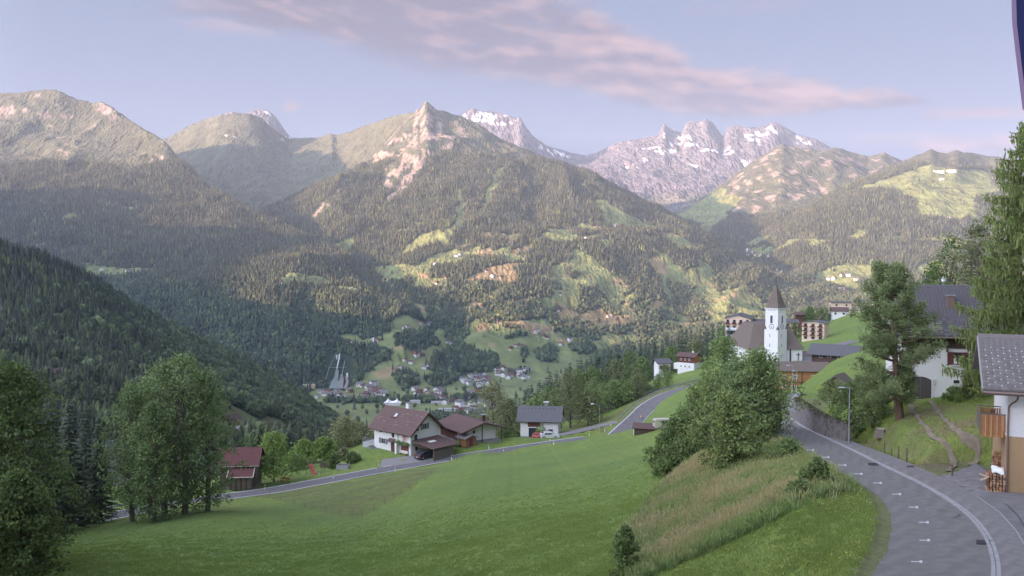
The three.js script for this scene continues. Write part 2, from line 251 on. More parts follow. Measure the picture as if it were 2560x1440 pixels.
// forecourt of the garage house and the paved yard beside it, on the same grade
const gradeY = z => -(BASE + GRADE * -z);
const APRON = [[0, 0], [0, 0]], AP_L = RS.filter(p => -p.z < 51), AP_R = AP_L.map(p => new THREE.Vector3(p.x + 7 + 0.1 * (p.z + 60), p.y, p.z + 1.5)).map(p => { p.y = gradeY(p.z); return p; });
addCorridor(AP_L, AP_R, 0.12, 2);
const YARD_L = spline([[2352, 1192], [2385, 1184], [2415, 1172], [2440, 1160]].map(p => onGrade(...p)), 24), YARD_R = spline([[2444, 1240], [2470, 1234], [2500, 1226], [2524, 1218]].map(p => onGrade(...p)), 24);
addCorridor(YARD_L, YARD_R, 0.14, 1.6);
const UP_L = spline([[1765, 950, 238], [1722, 963, 229], [1655, 983, 219], [1602, 1010, 209], [1562, 1046, 198], [1520, 1084, 188], [1498, 1104, 182]].map(p => at(...p)), 60);
const UP_R = spline([[1790, 944, 232], [1745, 957, 226], [1692, 985, 213], [1648, 1016, 205], [1622, 1040, 199], [1592, 1078, 189], [1570, 1100, 184]].map(p => at(...p)), 60);
addCorridor(UP_L, UP_R, 0.12, 2.2);
const LOW_C = spline([[1470, 1096, 192], [1400, 1105, 189], [1250, 1127, 183], [1100, 1150, 178], [950, 1176, 171], [800, 1204, 163.5], [680, 1226, 157], [560, 1242, 149.5], [450, 1258, 143], [350, 1276, 136.5], [260, 1294, 131], [160, 1318, 125], [40, 1350, 119], [-120, 1395, 112]].map(p => at(...p)), 200);
const sideOf = (C, w) => C.map((p, i) => { const a = C[Math.max(0, i - 1)], b = C[Math.min(C.length - 1, i + 1)], l = Math.hypot(b.x - a.x, b.z - a.z); return new THREE.Vector3(p.x + (b.z - a.z) / l * w, p.y, p.z - (b.x - a.x) / l * w); });
const LOW_L = sideOf(LOW_C, 2.2), LOW_R = sideOf(LOW_C, -2.2);
addCorridor(LOW_L, LOW_R, 0.12, 1.8);
const LANE_C = spline([[1545, 1054, 205], [1490, 1067, 203], [1430, 1081, 200], [1380, 1091, 199], [1345, 1096, 201]].map(p => at(...p)), 40);
const LANE_L = sideOf(LANE_C, 1.3), LANE_R = sideOf(LANE_C, -1.3);
addCorridor(LANE_L, LANE_R, 0.1, 1.5);
const OLD_C = spline([RL[150].clone().lerp(RG[150], 0.5).add(new THREE.Vector3(0, 0, 0.3)), ...[[1968, 981, 165], [1950, 984, 177], [1905, 990, 186]].map(p => at(...p))], 40);
addCorridor(sideOf(OLD_C, 2), sideOf(OLD_C, -2), 0.1, 2);
const HILL_C = spline([[2015, 925, 235], [2022, 905, 255], [2035, 887, 280], [2060, 872, 305], [2095, 862, 325], [2140, 852, 345]].map(p => at(...p)), 40);
addCorridor(sideOf(HILL_C, 2.2), sideOf(HILL_C, -2.2), 0.1, 3);
// ---------------------------------------------------------------- what grows where: fields, woods, rock and snow as outlines on the ground
const FIELDS = [], COPSES = [];
function outline(kind, pts, d0) {
  const P = pts.map(([x, y]) => { const h = hit(x, y, d0); return [h.x, h.z]; });
  const o = { kind, P, x0: Math.min(...P.map(p => p[0])), x1: Math.max(...P.map(p => p[0])), z0: Math.min(...P.map(p => p[1])), z1: Math.max(...P.map(p => p[1])) };
  (kind === 'copse' ? COPSES : FIELDS).push(o); return o;
}
function inside(o, x, z) {
  if (x < o.x0 || x > o.x1 || z < o.z0 || z > o.z1) return false;
  let c = false; const P = o.P; for (let i = 0, j = P.length - 1; i < P.length; j = i++) if ((P[i][1] > z) !== (P[j][1] > z) && x < (P[j][0] - P[i][0]) * (z - P[i][1]) / (P[j][1] - P[i][1]) + P[i][0]) c = !c; return c;
}
const oval = (cx, cy, rx, ry, n = 14) => Array.from({ length: n }, (_, i) => [cx + rx * Math.cos(i / n * 6.283) * (1 + 0.15 * Math.sin(i * 2.4)), cy + ry * Math.sin(i / n * 6.283)]);
const G = 'green', T = 'tan', R = 'rock', S = 'snow';
for (const [k, d, ...p] of [
  // middle mountain: alps, clearings, hay meadows
  [G, 2000, [1480, 502], [1512, 500], [1560, 530], [1600, 548], [1652, 570], [1640, 579], [1580, 572], [1520, 568], [1496, 558], [1505, 530]],
  [G, 2000, [1237, 418], [1256, 420], [1246, 460], [1232, 505], [1196, 541], [1190, 532], [1216, 490], [1230, 450]],
  [G, 2000, [1148, 465], [1162, 480], [1158, 555], [1130, 592], [1108, 602], [1138, 552], [1146, 500]],
  [G, 2000, [1058, 655], [1100, 632], [1145, 622], [1172, 628], [1165, 652], [1110, 664], [1066, 672], [1040, 692], [1030, 722], [1052, 716], [1040, 700]],
  [G, 2000, [1040, 700], [1090, 693], [1130, 700], [1115, 710], [1050, 722], [1028, 724]],
  [T, 2000, [1190, 628], [1215, 625], [1248, 638], [1200, 647]], [T, 2000, [1288, 622], [1336, 604], [1322, 628], [1284, 642]],
  [G, 2000, [1328, 598], [1365, 580], [1400, 570], [1442, 590], [1500, 584], [1490, 600], [1420, 606], [1350, 602]],
  [T, 2000, [1160, 706], [1200, 680], [1232, 666], [1300, 658], [1294, 690], [1292, 710], [1220, 700], [1172, 712]],
  [G, 2000, [1300, 690], [1400, 694], [1482, 694], [1492, 706], [1440, 714], [1330, 698]],
  [T, 2000, [1170, 744], [1190, 744], [1202, 768], [1156, 772]], [T, 2000, [1260, 750], [1310, 746], [1322, 756], [1236, 762]],
  [G, 2000, [1200, 762], [1252, 786], [1300, 790], [1290, 800], [1230, 796], [1190, 772]],
  [T, 2000, [1240, 800], [1300, 802], [1360, 812], [1404, 814], [1404, 842], [1330, 836], [1262, 822]],
  [T, 2000, [1380, 780], [1422, 758], [1440, 782], [1502, 768], [1542, 790], [1582, 782], [1584, 806], [1502, 822], [1442, 832], [1400, 806]],
  [G, 2000, [1520, 742], [1592, 733], [1592, 746], [1528, 757]], [T, 2000, [1632, 752], [1660, 752], [1650, 776], [1632, 776]], [G, 2000, [1660, 760], [1744, 764], [1700, 777], [1655, 772]],
  [G, 2000, [1232, 852], [1300, 832], [1420, 850], [1560, 846], [1500, 890], [1420, 940], [1250, 950], [1232, 900]],
  [T, 2000, [1395, 848], [1425, 846], [1425, 862], [1400, 864]],
  [G, 2000, [980, 800], [1040, 798], [1100, 820], [1130, 872], [1130, 900], [1242, 922], [1242, 972], [1000, 975], [880, 968], [950, 905], [985, 882], [940, 862], [850, 850], [850, 836], [930, 850], [975, 828]],
  [T, 2000, [1000, 845], [1040, 838], [1060, 858], [1010, 880], [985, 870]], [T, 2000, [930, 930], [985, 915], [1000, 940], [940, 950]],
  [G, 2000, [930, 665], [1020, 662], [1000, 690], [940, 690]],
  // the mountain on the other side
  [G, 2000, [212, 655], [262, 668], [392, 668], [382, 680], [300, 692], [226, 694]], [G, 2000, [690, 696], [800, 690], [840, 708], [790, 712], [700, 712]],
  [G, 2000, [298, 518], [342, 516], [342, 523], [308, 526]], [G, 2000, [148, 542], [186, 533], [188, 546], [158, 552]], [G, 2000, [836, 612], [892, 590], [882, 610], [850, 627]],
  [G, 2000, [58, 590], [84, 580], [86, 588], [62, 596]], [G, 2000, [90, 610], [125, 604], [122, 616], [100, 618]], [G, 2000, [780, 702], [860, 716], [940, 742], [930, 748], [850, 726], [790, 714]],
  // near slope across the gorge
  [G, 450, [118, 950], [150, 945], [170, 965], [120, 968]], [G, 450, [560, 990], [580, 1010], [650, 1050], [720, 1085], [790, 1110], [850, 1140], [560, 1180], [540, 1060]], [G, 450, [640, 1050], [690, 1043], [745, 1075], [700, 1090]],
  // valley floor
  [G, 1400, [800, 1012], [1000, 1015], [1240, 1030], [1240, 1080], [900, 1090], [800, 1060]], [G, 1400, [780, 975], [900, 965], [1250, 940], [1420, 930], [1420, 960], [1250, 1000], [1180, 1010], [780, 1008]],
  // right hand mountain with its ski pistes
  [G, 3000, [2150, 470], [2240, 440], [2300, 418], [2400, 425], [2470, 430], [2500, 480], [2440, 490], [2440, 545], [2400, 548], [2360, 545], [2300, 540], [2296, 506], [2250, 480]],
  [G, 3000, [1700, 540], [1740, 506], [1800, 470], [1850, 500], [1800, 545], [1740, 560]], [G, 3000, [2120, 592], [2150, 572], [2166, 585], [2140, 602]], [G, 3000, [2220, 592], [2270, 588], [2272, 598], [2225, 602]],
  [G, 3000, [1855, 605], [1900, 590], [1930, 588], [1900, 610], [1860, 615]], [G, 3000, [1865, 625], [1910, 620], [1940, 640], [1900, 645]], [T, 3000, [1890, 662], [1950, 672], [1990, 690], [1930, 690]], [G, 3000, [2040, 680], [2120, 660], [2180, 665], [2160, 700], [2060, 715], [2030, 700]],
  [G, 3000, [1700, 555], [1760, 545], [1830, 530], [1790, 560], [1730, 575]],
  // bare rock: summit face with its gullies, the landslip
  [R, 3500, [1042, 268], [1060, 268], [1082, 272], [1100, 300], [1120, 330], [1135, 368], [1108, 376], [1090, 352], [1072, 350], [1066, 380], [1040, 420], [1018, 440], [1000, 470], [960, 468], [955, 440], [990, 400], [1016, 360], [1034, 310]],
  [R, 3500, [1066, 380], [1062, 400], [1030, 450], [1000, 482], [968, 505], [966, 498], [1000, 462], [1030, 425]], [R, 3500, [1010, 440], [998, 480], [972, 500], [998, 460]],
  [R, 3500, [896, 434], [868, 440], [838, 484], [800, 518], [768, 548], [790, 540], [836, 510], [862, 470], [892, 448]],
  [R, 3500, [1130, 300], [1150, 310], [1180, 352], [1200, 372], [1160, 350], [1140, 330]],
  // snow lying in the high gullies
  ...[[1172, 288, 20, 8], [1215, 290, 34, 9], [1245, 305, 28, 7], [1262, 300, 12, 12], [1190, 300, 30, 4], [1350, 370, 14, 7], [1378, 380, 14, 7], [1400, 384, 12, 5], [1420, 392, 10, 4], [1625, 372, 30, 5], [1668, 378, 34, 4], [1688, 360, 12, 7], [1712, 345, 18, 8], [1730, 362, 18, 6], [1770, 376, 22, 4], [1662, 340, 10, 7], [1870, 342, 12, 7], [1900, 335, 14, 6], [1888, 352, 9, 9], [1935, 320, 16, 6], [1952, 330, 20, 5], [1985, 345, 20, 5], [2010, 358, 22, 5], [2050, 356, 16, 4], [1860, 402, 14, 3], [1820, 378, 10, 8], [1865, 410, 6, 8], [1580, 418, 12, 2.5], [1610, 400, 10, 3], [1740, 415, 16, 4], [690, 300, 8, 3], [700, 316, 10, 3], [662, 283, 12, 3], [720, 340, 14, 3]].map(o => [S, 7500, ...oval(...o)]),
  ...[[145, 226, 4, 2], [590, 342, 3, 5], [608, 352, 2, 4], [654, 375, 3, 2], [566, 340, 4, 3], [705, 350, 8, 2]].map(o => [S, 4000, ...oval(...o)]),
]) outline(k, p, d);
for (const [d, ...o] of [[2000, 1040, 852, 56, 24], [2000, 1012, 950, 34, 22], [2000, 1108, 908, 40, 28], [2000, 1095, 955, 26, 16], [2000, 1368, 885, 30, 22], [2000, 1310, 882, 8, 12], [2000, 1275, 832, 40, 18], [2000, 1430, 818, 40, 22], [2000, 1330, 782, 55, 20], [2000, 1180, 900, 70, 40], [2000, 1290, 928, 26, 8], [2000, 1460, 870, 30, 16], [2000, 930, 885, 50, 25], [2000, 1130, 935, 30, 18], [2000, 1200, 1000, 90, 8], [2000, 900, 1005, 90, 6], [2000, 1140, 1050, 90, 12], [2000, 1060, 1000, 60, 8]]) outline('copse', oval(...o), d);
const field = (x, z) => { for (let i = FIELDS.length - 1; i >= 0; i--) if (inside(FIELDS[i], x, z)) { if (COPSES.length && FIELDS[i].kind !== R && FIELDS[i].kind !== S) for (const c of COPSES) if (inside(c, x, z)) return 'copse'; return FIELDS[i].kind; } return null; };
const treeline = (x, D, s) => (s === 3 ? 470 : s === 4 ? 560 : s === 6 ? 560 : s === 5 ? 250 : 330) + 130 * fbm(x * 0.003, D * 0.003, 3, 41);
// kind of cover at a place of the far country
function cover(x, D, y, sheet, slope) {
  const wx = x + 14 * n2(x * 0.03, D * 0.03, 51) + 0.006 * D * n2(x * 0.012, D * 0.012, 52), wz = -D + 14 * n2(x * 0.03, D * 0.03, 53);
  let f = field(wx, wz);
  if (f === S && (slope > 1.0 || fbm(x * 0.02, D * 0.03, 3, 55) < 0.0)) f = null;
  if (f === 'copse') return 'wood';
  if (f === R) return fbm(x * 0.03 + 2 * n2(D * 0.004, x * 0.004, 3), D * 0.007, 4, 61) > -0.02 ? R : 'alp';
  if (f) return f;
  if (sheet === 0 || sheet === 1) return y < 560 + 120 * fbm(x * 0.004, D * 0.004, 3, 71) && sheet === 0 ? 'alp' : R;
  if (sheet === -1) return D < 1500 ? 'wood' : fbm(x * 0.004, D * 0.004, 3, 81) > 0.12 ? 'wood' : G;
  if (sheet === 7) return 'wood';
  if (sheet === 2) return y > 1230 + 160 * fbm(x * 0.01, D * 0.004, 4, 91) ? R : 'alp';
  const tl = treeline(x, D, sheet);
  if (y > tl) { if (slope > 0.95 + 0.5 * fbm(x * 0.01, D * 0.01, 3, 95) || fbm(x * 0.012, D * 0.006, 4, 97) > (sheet === 5 ? 0.17 : sheet === 3 ? 0.38 : 0.3)) return R; return 'alp'; }
  if (sheet === 4 && slope > 1.3) return R;
  if (sheet === 4 && y < 130 && y > -330 && x > -520 && x < 1100) { const q = fbm(x * 0.0065, D * 0.0042, 3, 121); if (q > 0.05) return fbm(x * 0.01, D * 0.01, 2, 125) > 0.12 ? T : G; }
  if (sheet === 6 && y < 60 && fbm(x * 0.004, D * 0.003, 3, 127) > 0.16) return G;
  return 'wood';
}
// ---------------------------------------------------------------- textures and materials
function noiseTex(n, fn, srgb = false, rep = 1) {
  const d = new Uint8Array(n * n * 4);
  for (let j = 0; j < n; j++) for (let i = 0; i < n; i++) { const c = fn(i / n, j / n, i, j), k = (j * n + i) * 4; for (let q = 0; q < 3; q++) d[k + q] = clamp(c[q]) * 255; d[k + 3] = 255; }
  const t = new THREE.DataTexture(d, n, n); t.wrapS = t.wrapT = THREE.RepeatWrapping; t.magFilter = THREE.LinearFilter; t.minFilter = THREE.LinearMipmapLinearFilter; t.generateMipmaps = true; if (srgb) t.colorSpace = THREE.SRGBColorSpace; t.repeat.set(rep, rep); t.needsUpdate = true; return t;
}
// tileable noise: blend of four shifted copies
const tile = (u, v, s, o, k) => { const a = u * s, b = v * s, f = (x, y) => fbm(x, y, o, k), U = sstep(0, 1, u), V = sstep(0, 1, v); return (f(a, b) * (1 - u) + f(a - s, b) * u) * (1 - v) + (f(a, b - s) * (1 - u) + f(a - s, b - s) * u) * v; };
const TEX = {
  grass: noiseTex(512, (u, v) => { const a = 0.72 + 0.55 * tile(u, v, 40, 3, 1) + 0.42 * tile(u, v, 9, 3, 4), b = tile(u, v, 14, 2, 8); return [a * (1 + 0.25 * b), a, a * (1 - 0.2 * b)]; }),
  grassBump: noiseTex(512, (u, v) => { const a = 0.5 + 0.9 * tile(u, v, 60, 2, 2) + 0.5 * tile(u, v, 12, 3, 6); return [a, a, a]; }),
  asphalt: noiseTex(512, (u, v, i, j) => { const a = 0.84 + 0.34 * tile(u, v, 90, 2, 3) + 0.5 * tile(u, v, 5, 4, 9); return [a, a, a * 1.01]; }),
  plaster: noiseTex(256, (u, v) => { const a = 0.9 + 0.18 * tile(u, v, 30, 3, 5) + 0.12 * tile(u, v, 5, 3, 7); return [a, a * 0.995, a * 0.985]; }),
  wood: noiseTex(256, (u, v) => { const a = 0.72 + 0.5 * tile(u, v * 0.12, 34, 3, 2) + 0.25 * tile(u, v, 4, 3, 12); return [a, a * 0.96, a * 0.9]; }),
  concrete: noiseTex(512, (u, v) => { const st = tile(u, v * 0.12, 26, 3, 31), m = sstep(0.02, 0.3, tile(u, v, 9, 4, 33) + 0.1), a = 0.8 + 0.5 * st + 0.3 * tile(u, v, 40, 3, 36); return [a * mix(1, 0.6, m), a * mix(1, 0.6, m), a * mix(0.98, 0.56, m)]; }),
  crag: noiseTex(512, (u, v) => { const q = tile(u, v * 0.5 + 0.25, 11, 5, 61), a = 1 - Math.abs(q) * 2.6, b = tile(u, v, 34, 3, 64), k = 0.62 * a + 0.3 + 0.55 * b; return [k, k, k]; }),
  shingle: noiseTex(256, (u, v) => { const a = 0.75 + 0.5 * tile(u, v, 48, 2, 3) + 0.35 * tile(u, v, 6, 3, 14); return [a, a * 0.97, a * 0.95]; }),
};
const std = (r, g, b, rough = 0.9, more = {}) => new THREE.MeshStandardMaterial({ color: new THREE.Color().setRGB(r, g, b), roughness: rough, ...more });
// ---------------------------------------------------------------- objects
const NAMES = new Map();
const numbered = n => { const k = NAMES.get(n) || 0; NAMES.set(n, k + 1); return k ? n + '_' + String(k).padStart(3, '0') : n; };
function shade(o) { o.castShadow = o.receiveShadow = true; return o; }
function structure(name, geo, mat) { const m = shade(new THREE.Mesh(geo, mat)); m.name = numbered(name); m.userData.kind = 'structure'; scene.add(m); return m; }
function thing(name, label, category, p, turn = 0, group) { const g = new THREE.Group(); g.name = numbered(name); g.position.copy(p); g.rotation.y = turn; g.userData = { label, category }; if (group) g.userData.group = group; scene.add(g); return g; }
function part(name, geo, mat, parent) { const m = shade(new THREE.Mesh(geo, mat)); m.name = name; parent.add(m); return m; }
function single(name, label, category, geo, mat, p, turn = 0, group) { const m = shade(new THREE.Mesh(geo, mat)); m.name = numbered(name); m.position.copy(p); m.rotation.y = turn; m.userData = { label, category }; if (group) m.userData.group = group; scene.add(m); return m; }
function copyOf(o, label, p, turn = 0, scale = 1) { const c = o.clone(); c.name = numbered(o.name.replace(/_\d{3}$/, '')); c.userData = { ...o.userData }; if (label) c.userData.label = label; c.position.copy(p); c.rotation.y = turn; c.scale.setScalar(scale); scene.add(c); return c; }
function copies(name, geo, mat, list, colors, parent = scene, label, category) {
  const m = shade(new THREE.InstancedMesh(geo, mat, list.length)); list.forEach((q, i) => m.setMatrixAt(i, q)); if (colors) colors.forEach((c, i) => m.setColorAt(i, c));
  m.name = parent === scene ? numbered(name) : name; m.userData.kind = 'stuff'; if (label) { m.userData.label = label; m.userData.category = category; } parent.add(m); return m;
}
// geometry from loose arrays
function mesh(pos, idx, col, uv) { const g = new THREE.BufferGeometry(); g.setAttribute('position', new THREE.Float32BufferAttribute(pos, 3)); if (col) g.setAttribute('color', new THREE.Float32BufferAttribute(col, 3)); if (uv) g.setAttribute('uv', new THREE.Float32BufferAttribute(uv, 2)); if (idx) g.setIndex(idx); g.computeVertexNormals(); return g; }

// ---------------------------------------------------------------- ground sheets
const COL = { green: [0.15, 0.17, 0.06], tan: [0.235, 0.175, 0.085], rock: [0.285, 0.25, 0.23], snow: [0.78, 0.76, 0.77], alp: [0.076, 0.081, 0.046], wood: [0.034, 0.046, 0.022] };
function sheet(name, us, Ds, color, mat) {
  const nu = us.length, nd = Ds.length, pos = new Float32Array(nu * nd * 3), uv = new Float32Array(nu * nd * 2), sh = new Int8Array(nu * nd), col = new Float32Array(nu * nd * 3), idx = [];
  for (let j = 0; j < nd; j++) for (let i = 0; i < nu; i++) { const k = j * nu + i, D = Ds[j], y = groundU(us[i], D); pos[k * 3] = us[i] * D; pos[k * 3 + 1] = y; pos[k * 3 + 2] = -D; uv[k * 2] = us[i] * D; uv[k * 2 + 1] = D; sh[k] = SHEET; }
  for (let j = 0; j < nd - 1; j++) for (let i = 0; i < nu - 1; i++) { const a = j * nu + i; idx.push(a, a + 1, a + nu, a + 1, a + nu + 1, a + nu); }
  const g = new THREE.BufferGeometry(); g.setAttribute('position', new THREE.BufferAttribute(pos, 3)); g.setAttribute('uv', new THREE.BufferAttribute(uv, 2)); g.setIndex(idx); g.computeVertexNormals();
  const N = g.attributes.normal.array;
  for (let k = 0; k < nu * nd; k++) { const ny = Math.max(0.05, Math.abs(N[k * 3 + 1])), c = color(pos[k * 3], -pos[k * 3 + 2], pos[k * 3 + 1], sh[k], Math.sqrt(1 - Math.min(1, ny * ny)) / ny); col[k * 3] = c[0]; col[k * 3 + 1] = c[1]; col[k * 3 + 2] = c[2]; }
  g.setAttribute('color', new THREE.BufferAttribute(col, 3));
  return structure(name, g, mat);
}
const logs = (a, b, n) => Array.from({ length: n }, (_, i) => a * Math.pow(b / a, i / (n - 1)));
const lin = (a, b, n) => Array.from({ length: n }, (_, i) => mix(a, b, i / (n - 1)));
const MAT = {};
MAT.meadow = new THREE.MeshStandardMaterial({ vertexColors: true, roughness: 1, map: TEX.grass.clone(), bumpMap: TEX.grassBump.clone(), bumpScale: 0.12 });
MAT.meadow.map.repeat.set(1 / 7, 1 / 7); MAT.meadow.bumpMap.repeat.set(1 / 5, 1 / 5);
MAT.far = new THREE.MeshStandardMaterial({ vertexColors: true, roughness: 1 });
{ const t = (r, rv = r) => { const c = TEX.crag.clone(); c.repeat.set(r, rv); c.needsUpdate = true; return c; };
  MAT.slopes = new THREE.MeshStandardMaterial({ vertexColors: true, roughness: 1, map: t(1 / 420, 1 / 600), bumpMap: t(1 / 420, 1 / 600), bumpScale: 14 }); MAT.slopes.color.setRGB(1.25, 1.25, 1.25);
  MAT.range = new THREE.MeshStandardMaterial({ vertexColors: true, roughness: 1, map: t(1 / 900, 1 / 1100), bumpMap: t(1 / 900, 1 / 1100), bumpScale: 75 }); MAT.range.color.setRGB(1.3, 1.3, 1.3); }
// long grass on the bank, and cut hay strip, as outlines on the near ground
const BANK = { P: [[1600, 1395], [1560, 1438], [1640, 1440], [1760, 1385], [1880, 1330], [1990, 1262], [2060, 1215], [2085, 1180], [2050, 1150], [1990, 1128], [1930, 1120], [1860, 1140], [1790, 1140], [1740, 1150], [1700, 1190], [1660, 1270]].map(p => { const h = hit(...p); return [h.x, h.z]; }) };
const HAY = { P: [[560, 1238], [700, 1228], [850, 1205], [1000, 1182], [1100, 1165], [1085, 1185], [1030, 1220], [960, 1262], [905, 1292], [820, 1285], [740, 1262], [670, 1244]].map(p => { const h = hit(...p); return [h.x, h.z]; }) };
const ROUGH = { P: [[1250, 1078], [1380, 1072], [1490, 1050], [1545, 1030], [1640, 972], [1720, 948], [1740, 958], [1650, 988], [1590, 1030], [1545, 1062], [1490, 1075], [1400, 1090]].map(p => { const h = hit(...p, 150); return [h.x, h.z]; }) };
const DRY = { P: [[2135, 1100], [2240, 1055], [2290, 1005], [2440, 1015], [2600, 950], [2600, 1100], [2445, 1150], [2330, 1182], [2230, 1140]].map(p => { const h = hit(...p, 30); return [h.x, h.z]; }) };
for (const o of [BANK, HAY, ROUGH, DRY]) { o.x0 = Math.min(...o.P.map(p => p[0])); o.x1 = Math.max(...o.P.map(p => p[0])); o.z0 = Math.min(...o.P.map(p => p[1])); o.z1 = Math.max(...o.P.map(p => p[1])); }
function nearColor(x, D, y, s) {
  const a = fbm(x * 0.06, D * 0.06, 4, 101), b = fbm(x * 0.4, D * 0.4, 3, 105), c = fbm(x * 0.018, D * 0.018, 3, 109);
  let r = 0.212 + 0.09 * a + 0.025 * b + 0.07 * c, g = 0.292 + 0.08 * a + 0.03 * b + 0.05 * c, bl = 0.058 + 0.012 * a;
  const wx = x + 1.1 * b, wz = -D + 1.1 * a;
  if (inside(BANK, wx, wz)) { const k = clamp(0.42 + 1.5 * a); r = mix(r, 0.24, k); g = mix(g, 0.225, k); bl = mix(bl, 0.1, k); }
  if (inside(HAY, wx, wz)) { const k = clamp(0.45 + 0.9 * b + 0.5 * n2(x * 0.9 - D * 1.4, 0.3, 7)); r = mix(r, 0.165, k); g = mix(g, 0.15, k); bl = mix(bl, 0.06, k); }
  if (D < 95 && inside(DRY, wx, wz)) { const k = clamp(0.5 + 1.6 * b + 0.8 * a); r = mix(r, 0.26, k); g = mix(g, 0.215, k); bl = mix(bl, 0.11, k); }
  if (D > 140 && inside(ROUGH, wx, wz)) { const k = clamp(0.45 + 1.1 * b + a); r = mix(r, 0.21, k); g = mix(g, 0.18, k); bl = mix(bl, 0.08, k); }
  if (D < 130) { const list = CORRIDOR.get(Math.floor(x / CELL) * 100003 + Math.floor(-D / CELL)); if (list) { let m = 9; for (const q of list) m = Math.min(m, Math.hypot(x - q.x, -D - q.z) - q.hw); const k = (1 - sstep(0.05, 0.42 + 0.9 * a, m + 0.6 * b)) * 0.6; if (k > 0) { r = mix(r, 0.2, k); g = mix(g, 0.17, k); bl = mix(bl, 0.11, k); } } }
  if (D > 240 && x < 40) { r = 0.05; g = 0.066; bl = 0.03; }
  if (D > 500 && s !== -2) { const c2 = COL[cover(x, D, y, 7, 0)] || COL.wood; [r, g, bl] = c2; }
  return [r, g, bl];
}
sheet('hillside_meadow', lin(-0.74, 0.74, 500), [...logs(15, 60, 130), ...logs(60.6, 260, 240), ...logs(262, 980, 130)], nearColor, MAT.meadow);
console.log('near ground');
function farColor(x, D, y, s, slope) {
  const k = cover(x, D, y, s, slope), c = COL[k], a = fbm(x * 0.012, D * 0.012, 4, 201), b = fbm(x * 0.05, D * 0.05, 2, 205), v = 1 + 0.7 * a + 0.45 * b;
  if (k === 'rock') { const st = fbm(x * 0.01, y * 0.05, 3, 207), w = s <= 1 ? [0.38, 0.4, 0.47] : s === 2 ? [0.55, 0.58, 0.64] : s === 3 ? [0.7, 0.66, 0.6] : [0.8, 0.72, 0.62]; return c.map((q, i) => clamp(q * w[i] * (v + 0.6 * st), 0.04, 0.8)); }  // rock tone per mountain; far towers darkened to offset the strong sun
  if (k === 'alp' && s === 0) return [0.13 * v, 0.125 * v, 0.105 * v];
  return c.map(q => clamp(q * (k === 'snow' ? 1 + 0.15 * a : v), 0.01, 0.85));
}
const US = lin(-0.74, 0.74, 610);
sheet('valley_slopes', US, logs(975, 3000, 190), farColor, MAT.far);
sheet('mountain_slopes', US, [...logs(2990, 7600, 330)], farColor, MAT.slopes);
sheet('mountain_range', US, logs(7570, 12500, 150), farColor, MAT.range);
console.log('far ground');
// the ridge behind the viewer on the left, over which the sun has just risen, and the hillside up to it
{
  const V = (x, y, z) => new THREE.Vector3(x, y, z), hx = -Math.sin(SUN_AZ), hz = -Math.cos(SUN_AZ), Q = 3000;
  // where that ridge's shadow ends on the far slopes gives its skyline; the near hills and this viewpoint lie in its shade
  const TE = Math.tan(SUN_EL), toRidge = (h, m = 0) => [-h.x * hz + h.z * hx, h.y + m + (Q - (h.x * hx + h.z * hz)) * TE];
  const prof = [[1255, 832], [1430, 852], [1700, 826], [860, 590], [250, 470], [20, 478], [440, 496], [640, 664], [760, 640], [380, 570]].map(([px, py]) => toRidge(hit(px, py, 2000)));
  prof.push(toRidge(V(0, 55, 0)), toRidge(hit(60, 640, 600), 60), toRidge(hit(500, 850, 600), 60)); prof.sort((a, b) => a[0] - b[0]);
  prof.unshift([-6000, prof[0][1] - 60]); prof.push([prof[prof.length - 1][0] + 1500, 1000], [12000, 900]);
  console.log('ridge', JSON.stringify(prof.map(g => g.map(Math.round))));
  const skyline = w => { for (let i = 1; i < prof.length; i++) if (w < prof[i][0]) { const t = (w - prof[i - 1][0]) / (prof[i][0] - prof[i - 1][0]); return mix(prof[i - 1][1], prof[i][1], clamp(t)); } return 900; };
  const ws = lin(-2500, 7600, 240), qs = [...lin(-500, 2900, 60), 2960, 3000, 3060, 3200, 3500, 3900], pos = [], idx = [], ok = [];
  for (const q of qs) for (const w of ws) {
    const x = q * hx - w * hz, z = q * hz + w * hx, D = -z, top = skyline(w) + 14 * fbm(w * 0.006, 2, 3, 301);
    const t = q <= Q ? Math.pow(clamp((q + 500) / (Q + 500)), 1.5) : 1 - (q - Q) / 1500;
    const foot = D > 15 ? Math.min(-16, groundU(clamp(x / D, -0.74, 0.74), Math.min(D, 980)) - Math.max(0, Math.abs(x) - 0.74 * D) * 0.1) : -14.5;
    pos.push(x, q <= Q ? mix(foot, top, t) : top * t + foot * (1 - t) * 0.3, z); ok.push(D < 14.5 || Math.abs(x) > 0.72 * D);
  }
  const n = ws.length; for (let j = 0; j < qs.length - 1; j++) for (let i = 0; i < n - 1; i++) { const a = j * n + i, f = [a, a + 1, a + n, a + n + 1]; if (f.every(k => ok[k])) idx.push(a, a + 1, a + n, a + 1, a + n + 1, a + n); }
  structure('sunrise_ridge', mesh(pos, idx), std(0.075, 0.1, 0.04, 1));
}
